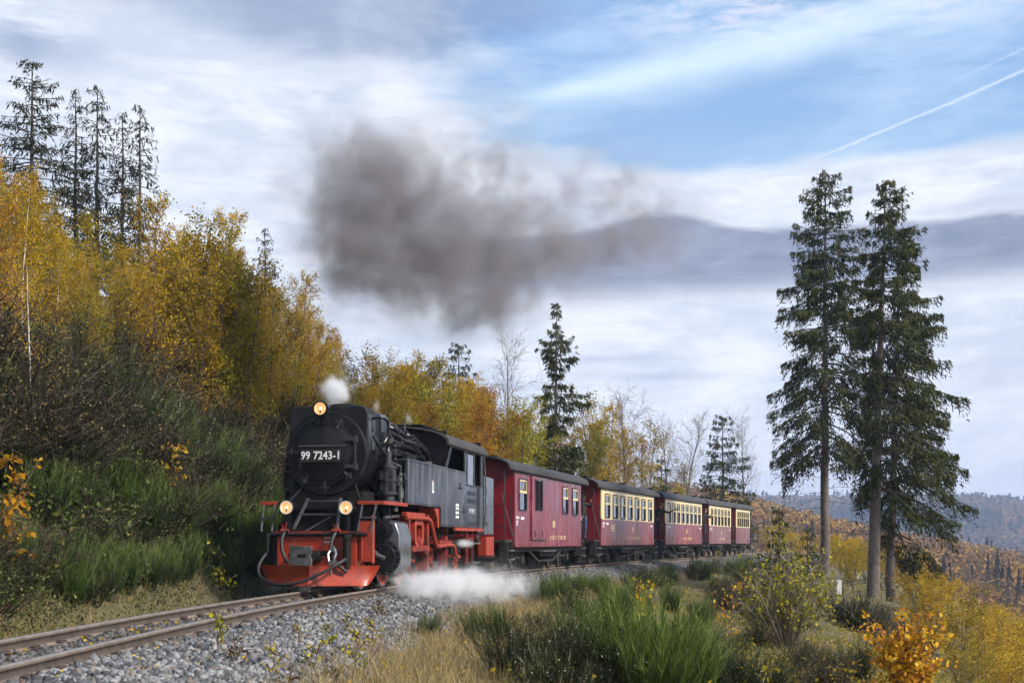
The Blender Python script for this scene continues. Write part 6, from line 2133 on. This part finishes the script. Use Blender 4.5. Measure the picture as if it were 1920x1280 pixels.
# singled-out small plants
x, y, z = from_px(1478, 27)
tw = scrub(70, 170, 2.3, 0.42, 'twigpale', 2300, 0.085, 'leaf_lime', 0.016) if M.setdefault('twigpale', paint('pale_twig', (0.24, 0.19, 0.14), (0.13, 0.10, 0.075), (0.8, 0.95), 5.0)) else None
put_tree('twiggy_shrub', tw, (x, y, z), 1.0, 0, 'large twiggy shrub with pale stems and sparse yellow-green leaves below the track', 'shrub')
for px, Y, top, lab in ((1462, 33, 948, 'young green spruce standing behind the large twiggy shrub'), (1515, 36, 985, 'smaller dark young spruce beside the straight spruce trunk')):
    x, y, z = from_px(px, Y)
    put_tree('young_spruce', SMALL, (x, y, z), (ZC + (HY - top) * Y / FPX - z) / 3.0, r.uniform(0, 6), lab, 'spruce')
for k, (px, Y, hh, lm, ls, nb, per, sp_, lab) in enumerate((
        (1700, 13.8, 1.42, 'leaf_beech', 0.066, 70, 34, 0.37, 'young beech with large glowing yellow and orange leaves by the lower edge'),
        (1572, 14.0, 0.95, 'leaf_yellow', 0.06, 12, 9, 0.25, 'small sapling with pinkish yellow leaves next to the glowing beech'),
        (1160, 16.5, 1.15, 'leaf_lime', 0.13, 9, 6, 0.25, 'maple sapling with big pale green leaves among the broom'),
        (1196, 22.5, 1.25, 'leaf_gold', 0.085, 12, 10, 0.22, 'golden sapling in front of the cream and maroon coaches'),
        (1362, 22.0, 1.5, 'leaf_orange', 0.10, 10, 5, 0.3, 'thin sapling with a few orange leaves in front of the last coaches'),
        (305, 24.5, 2.0, 'leaf_yellow', 0.13, 8, 7, 0.16, 'bright yellow maple shoot glowing on the dark bank'),
        (12, 17.2, 1.7, 'leaf_orange', 0.10, 14, 12, 0.3, 'orange-leaved young beech low on the bank at the picture edge'),
        (110, 18.2, 1.4, 'leaf_green', 0.09, 12, 9, 0.3, 'blue-green elder shoot standing among the broom stems'),
        (425, 24.5, 1.1, 'leaf_lime', 0.09, 10, 8, 0.3, 'bramble shoot with pale leaves in front of the dark broom'),
        (255, 21.0, 1.3, 'leaf_green', 0.09, 12, 9, 0.3, 'bramble shoot with round green leaves at mid bank'),
        (410, 12.3, 0.55, 'leaf_lime', 0.05, 7, 8, 0.2, 'small green seedling growing at the edge of the ballast'),
        (640, 13.5, 0.45, 'leaf_brown', 0.05, 7, 8, 0.3, 'low brown weed at the edge of the dry grass'),
        (1430, 15.0, 0.6, 'leaf_lime', 0.08, 8, 7, 0.4, 'low yellow-green sapling on the grassy slope'),
        (1600, 15.2, 0.6, 'leaf_red', 0.08, 8, 7, 0.4, 'low reddish sapling beside the glowing beech'))):
    x, y, z = from_px(px, Y)
    put_tree('sapling', sapling(200 + k, hh, nb, per, ls, lm, sp_), (x, y, z), 1.0, 0, lab, 'sapling')
x, y, z = from_px(1573, 42)
p_ = MB().box(-0.08, 0.08, -0.05, 0.05, -0.95, 0.45).prism([(-0.08, 0.45), (0.08, 0.45), (0.06, 0.49), (-0.06, 0.49)], 'y', -0.05, 0.05).build('marker_post', M['post'], None, 0.01)
p_.location = (x, y, z + 0.7)
tag(p_, 'short white wooden marker post beside the dark bush under the spruces', 'post')

# ------------------------------------------------------------------ ground cover nobody could count
r = np.random.default_rng(99)
def cover(n, y0, y1, d0, d1, pw=1.5):
    u = r.uniform(0, 1, n); k = 1 - pw
    Y = (y0 ** k + u * (y1 ** k - y0 ** k)) ** (1 / k)
    d = r.uniform(d0, d1, n)
    x, y = on_line(Y, d)
    return x, y, ground_z(x, y), d


def upright(n, sp_):
    return unit(np.stack([r.normal(size=n) * sp_, r.normal(size=n) * sp_, np.ones(n)], -1))


# dry grass by the ballast, in tussocks
T = 1700
tx, ty, tz, td = cover(T, 10.5, 60, 1.75, 6.2)
q_ = ty > 24
tx[q_], ty[q_] = on_line(ty[q_], r.uniform(1.6, 3.4, int(q_.sum())))
keep = (CX + FPX * tx / ty < 1080 + r.uniform(0, 120, T)) | (ty > 22)
tx, ty = tx[keep], ty[keep]
N = 64000
i = r.integers(0, len(tx), N)
gx_, gy_ = tx[i] + r.normal(size=N) * 0.13, ty[i] + r.normal(size=N) * 0.13
fall = np.clip((dist(gx_, gy_) - 1.55) / 0.9, 0.15, 1)
ln = r.uniform(0.18, 0.58, N) * fall
bag = Bag().blades(np.stack([gx_, gy_, ground_z(gx_, gy_) - 0.02], -1), upright(N, 0.42), ln, r.uniform(0.05, 0.6, N), r.uniform(0.004, 0.008, N), r)
tag(link('dry_grass', bag.mesh('dry_grass', M['straw'])), 'tall straw-coloured dry grass between the ballast and the broom', 'grass', kind='stuff')
# strip of grass at the foot of the cutting
N = 17000
gx_, gy_, gz_, _ = cover(N, 10.5, 45, -3.0, -1.75)
bag = Bag().blades(np.stack([gx_, gy_, gz_ - 0.02], -1), upright(N, 0.4), r.uniform(0.15, 0.5, N), r.uniform(0.05, 0.5, N), r.uniform(0.004, 0.008, N), r, seg=2)
tag(link('bank_grass', bag.mesh('bank_grass', M['straw_green'])), 'mixed green and dry grass along the foot of the cutting', 'grass', kind='stuff')
# slope on the valley side: short grass, low leaves, dead stems
N = 85000
gx_, gy_, gz_, _ = cover(N, 13, 75, 4.2, 15, 1.45)
bag = Bag().blades(np.stack([gx_, gy_, gz_ - 0.02], -1), upright(N, 0.6), r.uniform(0.10, 0.36, N), r.uniform(0.1, 0.7, N), r.uniform(0.005, 0.010, N), r, seg=2)
tag(link('slope_grass', bag.mesh('slope_grass', M['straw_green'])), 'short olive and straw grass over the slope below the track', 'grass', kind='stuff')
N = 36000
gx_, gy_, gz_, _ = cover(N, 13, 75, 4.0, 15, 1.5)
bag = Bag().leaves(np.stack([gx_, gy_, gz_ + r.exponential(0.09, N)], -1), r.uniform(0.035, 0.07, N), r, 0.7)
tag(link('slope_weeds', bag.mesh('slope_weeds', M['leaf_lowweed'] if 'leaf_lowweed' in M else M['leaf_olive'])), 'low yellow-green weeds scattered over the slope below the track', 'weeds', kind='stuff')
# undergrowth filling the cutting
N = 138000
gx_, gy_, gz_, d_ = cover(N, 11, 60, -12, -2.2, 1.3)
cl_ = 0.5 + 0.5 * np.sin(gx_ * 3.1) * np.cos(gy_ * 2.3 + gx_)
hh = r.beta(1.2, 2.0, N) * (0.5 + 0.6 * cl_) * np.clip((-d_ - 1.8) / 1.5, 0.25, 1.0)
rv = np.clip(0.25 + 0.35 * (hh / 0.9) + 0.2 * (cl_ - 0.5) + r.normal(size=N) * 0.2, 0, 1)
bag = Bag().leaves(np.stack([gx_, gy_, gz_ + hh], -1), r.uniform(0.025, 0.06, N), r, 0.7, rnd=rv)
N = 30000
gx_, gy_, gz_, d_ = cover(N, 11, 60, -12, -2.2, 1.25)
bag.blades(np.stack([gx_, gy_, gz_ - 0.02], -1), upright(N, 0.8), r.uniform(0.3, 1.1, N) * np.clip((-d_ - 1.8) / 1.5, 0.25, 1.0), r.uniform(0.0, 0.5, N), r.uniform(0.004, 0.009, N), r, rnd=r.uniform(0.0, 0.95, N), seg=2)
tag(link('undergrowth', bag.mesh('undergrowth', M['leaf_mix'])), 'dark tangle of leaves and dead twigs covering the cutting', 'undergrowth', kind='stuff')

# lighter bramble leaves trailing over the cutting in patches
N = 16000
k = r.integers(0, 150, N)
cx_, cy_, cz_, cd_ = cover(150, 12, 34, -7.5, -2.6, 1.2)
gx_, gy_ = cx_[k] + r.normal(size=N) * 0.38, cy_[k] + r.normal(size=N) * 0.38
hh = np.abs(r.normal(size=N)) * 0.28 + 0.35 + 0.25 * np.sin(k)
bag = Bag().leaves(np.stack([gx_, gy_, ground_z(gx_, gy_) + hh * np.clip((-dist(gx_, gy_) - 1.8) / 1.5, 0.2, 1)], -1), r.uniform(0.04, 0.075, N), r, 0.75, axis=(0, 0, 0.3), rnd=np.clip(0.25 + 0.6 * r.uniform(0, 1, 150)[k] + r.normal(size=N) * 0.12, 0, 1))
tag(link('bramble_leaves', bag.mesh('bramble_leaves', M['leaf_green'])), 'pale green and yellowing bramble leaves trailing over the cutting', 'foliage', kind='stuff')

# fallen leaves on the ballast, the track and the grass
N = 1500
gx_, gy_, gz_, d_ = cover(N, 9.5, 30, -1.9, 7.0, 1.4)
gz_ = np.where(np.abs(d_) < 2.4, bed_z(d_) + 0.07, gz_ + 0.12)
bag = Bag().leaves(np.stack([gx_, gy_, gz_], -1), r.uniform(0.035, 0.065, N), r, 0.7, axis=(1, 0.3, 0), spread=0.8, rnd=r.uniform(0, 1, N))
tag(link('fallen_leaves', bag.mesh('fallen_leaves', M['leaf_gold'])), 'yellow fallen leaves strewn over stones and grass', 'leaves', kind='stuff')
WEED = [sapling(260 + k, 0.34, 7, 7, 0.04, lm, 0.4) for k, lm in enumerate(('leaf_brown', 'leaf_lime', 'leaf_olive'))]
weeds = []
for k in range(12):
    x, y = on_line(float(r.uniform(11.8, 21)), float(r.uniform(1.6, 2.4)))
    weeds.append(put_tree('weed', WEED[k % 3], (x, y, float(ground_z(x, y))), r.uniform(0.7, 1.3), r.uniform(0, 6.28)))
number_off(weeds, 'small weed rooted in the edge of the ballast', 'such', 'weed', 'weeds along the ballast edge')

# ------------------------------------------------------------------ the valley: nearer trees one by one, the far wood as a mass
r = np.random.default_rng(123)
YEL = [broadleaf(s_, 7.0, 0.06, nb=46, leaves=5600, lsize=0.13, leaf_mat='leaf_birchyellow', spread=0.24) for s_ in (301, 302)] if M.setdefault('leaf_birchyellow', leafm('birch_leaf_yellow', [(0.0, (0.26, 0.16, 0.012)), (0.4, (0.52, 0.33, 0.018)), (0.8, (0.66, 0.44, 0.03)), (1.0, (0.36, 0.32, 0.04))])) else None
OLV = [broadleaf(s_, 7.0, 0.06, nb=44, leaves=5200, lsize=0.13, leaf_mat=lm, stems=4, spread=0.26, trunk_mat='twig_grey', twig_mat='twig') for s_, lm in ((303, 'leaf_birchyellow'), (304, 'leaf_olive'))]
vs = {'yellow birch': [], 'olive shrubby tree': []}
for nm, px, Y, top in (('yellow birch', 1690, 70, 1050), ('yellow birch', 1725, 76, 1072), ('yellow birch', 1655, 80, 1075), ('yellow birch', 1840, 62, 1160), ('yellow birch', 1885, 56, 1178), ('yellow birch', 1925, 60, 1172), ('yellow birch', 1862, 75, 1150), ('yellow birch', 1905, 48, 1212), ('yellow birch', 1960, 52, 1190), ('yellow birch', 1600, 84, 1068),
                       ('yellow birch', 1570, 92, 1010), ('yellow birch', 1740, 66, 1130), ('olive shrubby tree', 1745, 46, 1085), ('olive shrubby tree', 1800, 48, 1112), ('olive shrubby tree', 1850, 50, 1140), ('olive shrubby tree', 1710, 52, 1090), ('olive shrubby tree', 1775, 56, 1095), ('olive shrubby tree', 1600, 60, 1050),
                       ('olive shrubby tree', 1500, 76, 1000), ('olive shrubby tree', 1450, 82, 985), ('olive shrubby tree', 1885, 42, 1225), ('olive shrubby tree', 1830, 40, 1215), ('olive shrubby tree', 1925, 44, 1225), ('olive shrubby tree', 1540, 70, 1020), ('olive shrubby tree', 1590, 66, 1062), ('olive shrubby tree', 1625, 70, 1070), ('olive shrubby tree', 1575, 78, 1040), ('yellow birch', 1610, 76, 1052), ('olive shrubby tree', 1655, 64, 1092)):
    x, y, z = from_px(px, Y)
    h_ = min(9.0, max(2.2, ZC + (HY - top) * Y / FPX - z))
    ms = YEL if nm[0] == 'y' else OLV
    o = put_tree('birch_tree' if nm[0] == 'y' else 'shrubby_tree', ms[len(vs[nm]) % 2], (x, y, z), h_ / 7.0, r.uniform(0, 6.28))
    if nm[0] == 'o' or h_ < 4:
        o.scale = (h_ / 7 * 1.4, h_ / 7 * 1.4, h_ / 7)
    vs[nm].append(o)
number_off(vs['yellow birch'], 'bright yellow birch below the spruces', 'there', 'tree', 'yellow birches on the valley slope')
number_off(vs['olive shrubby tree'], 'olive many-stemmed small tree on the valley slope', 'there', 'tree', 'small trees on the valley slope')


def puff(seed, n, h, w, size, conif=False):
    """Leaf clumps of a distant crown, base at the origin."""
    r_ = np.random.default_rng(seed)
    if conif:
        t_ = r_.uniform(0.08, 1, n) ** 0.8
        a = r_.uniform(0, 6.28, n)
        q = (1 - t_) * w * np.sqrt(r_.uniform(0.2, 1, n)) * (0.75 + 0.25 * np.sin(t_ * 40))
        C = np.stack([np.cos(a) * q, np.sin(a) * q, t_ * h], -1)
        s_ = size * (0.5 + 0.7 * (1 - t_))
    else:
        d = unit(r_.normal(size=(n, 3))) * r_.uniform(0.35, 1, n)[:, None] ** 0.5
        d = d * (1 + 0.25 * np.sin(d[:, :1] * 7 + seed) * np.cos(d[:, 1:2] * 6))
        C = d * np.array([w, w, h * 0.40]) + np.array([0, 0, h * 0.60])
        s_ = np.full(n, size)
    return C, s_


M['wood'] = leafm('autumn_wood', [(0.0, (0.010, 0.020, 0.012)), (0.16, (0.022, 0.034, 0.018)), (0.20, (0.09, 0.062, 0.040)), (0.42, (0.18, 0.105, 0.045)), (0.60, (0.32, 0.15, 0.03)), (0.78, (0.44, 0.26, 0.03)), (0.90, (0.52, 0.36, 0.03)), (1.0, (0.15, 0.15, 0.04))], 0.15, jitter=0.0)
kinds = [('conifer', 0.08), ('brown', 0.34), ('orange', 0.58), ('yellow', 0.84), ('olive', 0.98), ('bare', 0.26)]
FAR = {}
for i, (nm, tone) in enumerate(kinds):
    h_, w_ = (9.5, 1.9) if nm == 'conifer' else (8.5, 2.2)
    nleaf = 520 if nm == 'conifer' else 170 if nm == 'bare' else 460
    C, s_ = puff(400 + i, nleaf * 2, h_, w_, 0.38 if nm != 'bare' else 0.25, nm == 'conifer')
    rv = np.clip(tone + r.normal(size=len(C)) * 0.045, 0.0 if nm != 'brown' else 0.2, 1)
    axis_ = (0, 0, -1.0) if nm == 'conifer' else None
    FAR[nm] = [Bag().sticks([(0, 0, -0.5)], [(0, 0, h_ * 0.8)], 0.16, 0.05, 6).mesh('trunk', M['twig_grey' if nm != 'conifer' else 'bark_dark']), Bag().leaves(C, s_, r, 0.6, axis=axis_, rnd=rv).mesh('crown', M['wood'])]
FAR['bare'][0] = broadleaf(410, 9.0, 0.12, nb=30, leaves=0, trunk_mat='twig_grey', twig_mat='twig_grey', spread=0.2, sub=7, steep=1.4)[1]
FAR['bare'][0].name = 'branches'
fs = {}
def far_tree(nm, px, Y, sc=1.0, dz_=0.0):
    x, y, z = from_px(px, Y)
    o = put_tree('distant_conifer' if nm == 'conifer' else 'distant_tree', FAR[nm], (x, y, z - 0.3), sc, r.uniform(0, 6.28))
    fs.setdefault(nm, []).append(o)
for px, Y, sc in ((1870, 235, 1.5), (1892, 240, 1.25), (1852, 245, 1.3), (1910, 228, 1.2), (1935, 240, 1.3), (1770, 230, 1.35), (1782, 236, 1.1), (1820, 200, 0.7), (1905, 165, 0.9), (1880, 170, 1.0), (1862, 160, 0.8), (1760, 190, 0.9), (1340, 200, 1.2), (1362, 210, 1.3), (1378, 205, 1.0), (1325, 215, 1.2)):
    far_tree('conifer', px, Y, sc)
for px, Y, sc in ((1800, 225, 1.3), (1815, 230, 1.25), (1835, 232, 1.3), (1880, 222, 1.2), (1730, 235, 1.2), (1700, 240, 1.1), (1855, 225, 1.2), (1900, 218, 1.1), (1925, 220, 1.2), (1790, 240, 1.2)):
    far_tree('bare', px, Y, sc)
k = 0
while k < 95:
    px, Y = r.uniform(1400, 1990), r.uniform(150, 270)
    nm = str(r.choice(['orange', 'orange', 'brown', 'yellow', 'brown', 'olive', 'yellow'] if Y < 215 else ['brown', 'orange', 'brown', 'olive']))
    far_tree(nm, px, Y, r.uniform(0.6, 0.95))
    k += 1
FN = {'conifer': 'dark green conifer on the far valley side', 'bare': 'leafless pale tree on the far valley side', 'brown': 'brown tree on the far valley side', 'orange': 'orange-brown tree on the far valley side', 'yellow': 'yellow tree on the far valley side', 'olive': 'olive tree on the far valley side'}
for nm, v in fs.items():
    number_off(v, FN[nm], 'there', 'tree', 'trees on the far valley side')


def wood(name, n, y0, y1, xlo, xhi, per, size, h0, tone_f, label):
    Y = np.sqrt(r.uniform(y0 ** 2, y1 ** 2, n))
    X = r.uniform(xlo, xhi, n) * Y
    Z = ground_z(X, Y)
    tone = tone_f(X, Y)
    con = tone < 0.17
    C0, s0 = puff(500, per, 1.0, 0.26, 1.0); C1, s1 = puff(501, per, 1.25, 0.24, 1.0, True)
    hh = h0 * r.uniform(0.7, 1.25, n)
    C = np.where(con[:, None, None], C1[None], C0[None]) * hh[:, None, None]
    a = r.uniform(0, 6.28, n)
    ca, sa = np.cos(a)[:, None], np.sin(a)[:, None]
    C = np.stack([C[..., 0] * ca - C[..., 1] * sa + X[:, None], C[..., 0] * sa + C[..., 1] * ca + Y[:, None], C[..., 2] + Z[:, None]], -1)
    rv = np.clip(tone[:, None] + r.normal(size=(n, per)) * 0.03, 0, 1)
    bag = Bag().leaves(C.reshape(-1, 3), size, r, 0.75, rnd=rv.ravel())
    tag(link(name, bag.mesh(name, M['wood'])), label, 'wood', kind='stuff')


def tone_mid(X, Y):
    n = len(X)
    base = 0.56 + 0.22 * wob(X, Y, 0.05, 71) + r.normal(size=n) * 0.16
    base = np.clip(base, 0.22, 0.97)
    return np.where(r.uniform(size=n) < 0.03 + 0.10 * (wob(X, Y, 0.03, 72) > 0.35), 0.06, base)


def tone_far(X, Y):
    n = len(X)
    base = np.clip(0.38 + 0.16 * wob(X, Y, 0.02, 73) + r.normal(size=n) * 0.08, 0.22, 0.8)
    return np.where((wob(X, Y, 0.016, 74) > 0.30) | (r.uniform(size=n) < 0.08), 0.07, base)


wood('valley_wood', 2600, 130, 440, 0.12, 0.52, 56, 0.9, 8.0, tone_mid, 'orange and brown autumn wood covering the far valley side')
wood('ridge_forest', 7200, 760, 1480, 0.08, 0.56, 12, 4.2, 13.0, tone_far, 'hazy blue-brown forest covering the distant ridge')


# ------------------------------------------------------------------ smoke, steam and haze
def cloud(name, label, blobs, lo, hi, res, mat, warp=0.9, wscale=0.5, nscale=0.9, tear=0.5, thr=0.36, peak=1.0, core=1.0, halo=0.0):
    """A real body of smoke: a density grid from soft lobes (centre, radii, amount) torn by turbulence."""
    g = bpy.data.node_groups.new(name, 'GeometryNodeTree')
    g.interface.new_socket('Geometry', in_out='OUTPUT', socket_type='NodeSocketGeometry')
    pos = E(g, g.nodes.new('GeometryNodeInputPosition').outputs[0])
    wn = sepa(g, noise(g, pos, wscale, 4, 0.6, col=True))
    wn2 = sepa(g, noise(g, pos, wscale * 3.2, 3, 0.6, col=True))
    P = sepa(g, pos)
    Q = [P[i] + (wn[i] - 0.5) * warp * 2 + (wn2[i] - 0.5) * warp * 0.7 for i in range(3)]
    tot = None
    for (c, rad, amt) in blobs:
        s2 = None
        for i in range(3):
            q = (Q[i] - c[i]) * (1.0 / rad[i])
            q = q * q
            s2 = q if s2 is None else s2 + q
        v = (s2 * -1.0).exp() * amt
        tot = v if tot is None else tot + v
    nn = noise(g, comb(g, Q[0], Q[1], Q[2]), nscale, 6, 0.66)
    den = (tot.min(1.0) * peak + (nn - 0.5) * (tear * 2.0) - thr).max(0.0) * tot.step(0.0, 0.12) * core + tot * nn.step(0.42, 0.72) * halo
    vc = g.nodes.new('GeometryNodeVolumeCube')
    put(g, vc.inputs['Density'], den)
    vc.inputs['Min'].default_value = lo
    vc.inputs['Max'].default_value = hi
    for k, n_ in zip(('Resolution X', 'Resolution Y', 'Resolution Z'), res):
        vc.inputs[k].default_value = n_
    sm_ = g.nodes.new('GeometryNodeSetMaterial')
    sm_.inputs['Material'].default_value = mat
    g.links.new(vc.outputs[0], sm_.inputs[0])
    go = g.nodes.new('NodeGroupOutput')
    g.links.new(sm_.outputs[0], go.inputs[0])
    me = bpy.data.meshes.new(name)
    me.from_pydata([lo, hi], [(0, 1)], [])
    o = link(name, me)
    md = o.modifiers.new('smoke', 'NODES')
    md.node_group = g
    me.materials.append(mat)
    tag(o, label, 'smoke' if 'smoke' in name else 'steam', kind='stuff')
    return o


def volm(name, color, dens, aniso=0.0):
    m, t = new_mat(name)
    p = t.nodes.new('ShaderNodeVolumePrincipled')
    p.inputs['Color'].default_value = (*color, 1)
    p.inputs['Density'].default_value = dens
    p.inputs['Anisotropy'].default_value = aniso
    o = t.nodes.new('ShaderNodeOutputMaterial')
    t.links.new(p.outputs[0], o.inputs['Volume'])
    return m


def at(px, py, Y):
    return ((px - CX) * Y / FPX, Y, ZC + (HY - py) * Y / FPX)


SMK = volm('coal_smoke', (0.43, 0.40, 0.42), 1.5, 0.1)
STM = volm('white_steam', (0.985, 0.992, 1.0), 8.5, 0.0)
bl = []
for px, py, rx, ry, amt in ((672, 345, 88, 64, 1.7), (655, 450, 64, 60, 1.4), (770, 400, 105, 85, 1.7), (760, 500, 130, 58, 1.4), (900, 470, 140, 72, 1.2), (1040, 475, 130, 50, 0.9), (1180, 455, 110, 48, 0.75), (1130, 350, 95, 45, 0.35), (930, 290, 42, 80, 0.35), (840, 250, 70, 35, 0.16),
                            (900, 565, 110, 40, 0.6), (930, 615, 45, 40, 0.35), (1010, 380, 90, 45, 0.5), (1240, 410, 60, 45, 0.3), (720, 570, 110, 35, 0.25), (690, 290, 130, 60, 0.12), (860, 300, 150, 80, 0.14), (1080, 300, 130, 60, 0.16), (1200, 360, 100, 60, 0.14), (930, 240, 60, 60, 0.10), (820, 610, 170, 45, 0.14), (1000, 570, 170, 45, 0.14), (640, 560, 60, 50, 0.08), (640, 650, 28, 60, 0.06)):
    Y = 31.0 + (px - 650) / 600 * 7.0
    k = Y / FPX
    bl.append((at(px, py, Y), (rx * k * 1.05, 1.5, ry * k * 1.05), amt))
cloud('smoke_plume', 'dark grey-brown coal smoke drifting back above the train', bl, (-8.6, 25.5, 3.9), (7.2, 43.0, 13.8), (180, 100, 125), SMK, 0.80, 0.55, 1.05, 1.1, 0.46, 1.0, 0.62, 0.75)
kk = 24.6 / FPX
bl = [(at(632, 735, 24.6), (20 * kk, 0.24, 24 * kk), 1.3), (at(612, 722, 24.6), (15 * kk, 0.2, 11 * kk), 0.7), (at(640, 690, 24.8), (7 * kk, 0.12, 28 * kk), 0.30), (at(632, 640, 25.2), (14 * kk, 0.3, 40 * kk), 0.05), (at(655, 640, 25.6), (22 * kk, 0.4, 50 * kk), 0.04)]
cloud('chimney_steam', 'white puff of steam rising from the chimney', bl, (-4.6, 23.6, 3.4), (-2.5, 27.0, 6.2), (70, 100, 90), STM, 0.13, 2.6, 4.5, 0.7, 0.26, 1.0, 0.9, 0.25)
bl = []
for px, py, rx, ry, Y, dy_, amt in ((790, 1092, 44, 24, 24.2, 0.5, 1.4), (840, 1090, 50, 27, 25.0, 0.6, 1.5), (890, 1096, 48, 25, 26.2, 0.6, 1.3), (940, 1094, 44, 25, 27.5, 0.7, 1.0), (860, 1072, 50, 12, 26.0, 0.5, 0.6), (765, 1084, 18, 14, 24.0, 0.3, 1.1), (800, 1112, 36, 12, 24.0, 0.5, 0.8), (970, 1090, 30, 16, 28.5, 0.6, 0.35), (915, 1068, 30, 18, 28, 0.5, 0.25)):
    k = Y / FPX
    bl.append((at(px, py + 4, Y), (rx * k, dy_, ry * k * 0.85), amt))
cloud('cylinder_steam', 'low white steam cloud blown out beside the wheels onto the ballast', bl, (-2.6, 22.6, -0.65), (0.6, 30.4, 1.0), (110, 140, 60), STM, 0.30, 1.8, 2.4, 1.4, 0.60, 1.0, 0.34, 0.36)
bl = [(at(872, 1018, 28.3), (16 * 28.3 / FPX, 0.3, 8 * 28.3 / FPX), 0.8), (at(897, 1005, 28.8), (5 * 28.8 / FPX, 0.15, 22 * 28.8 / FPX), 0.25)]
cloud('injector_steam', 'small wisp of steam below the cab', bl, (-1.9, 27.4, 0.4), (-0.2, 29.8, 1.9), (60, 60, 50), STM, 0.10, 3.2, 5.5, 0.6, 0.22, 1.0)
bl = [(at(520, 1098, 23.5), (46 * 23.5 / FPX, 0.5, 14 * 23.5 / FPX), 0.20), (at(500, 1070, 24.2), (18 * 24.2 / FPX, 0.4, 26 * 24.2 / FPX), 0.10), (at(575, 1104, 23.2), (40 * 23.2 / FPX, 0.4, 9 * 23.2 / FPX), 0.16)]
cloud('plough_steam', 'thin steam curling out behind the snow plough', bl, (-5.8, 22.6, -0.35), (-3.0, 25.8, 1.2), (80, 80, 50), STM, 0.12, 2.2, 4.0, 0.35, 0.10, 0.6)
bl = [(at(705, 762, 26.0), (10 * 26 / FPX, 0.15, 14 * 26 / FPX), 0.35), (at(765, 785, 27.4), (6 * 27.4 / FPX, 0.12, 10 * 27.4 / FPX), 0.5)]
cloud('valve_steam', 'faint steam leaking from the boiler top', bl, (-3.3, 25.2, 3.2), (-1.9, 28.2, 4.3), (60, 80, 50), STM, 0.12, 3.5, 5.5, 0.5, 0.16, 1.0)

hz = volm('hazy_air', (0.56, 0.68, 0.95), 0.00038, 0.0)
hb = MB().box(-560, 960, -75, 1720, -48, 82).build('haze', hz)
tag(hb, 'pale autumn haze filling the valley air', 'haze', kind='stuff')
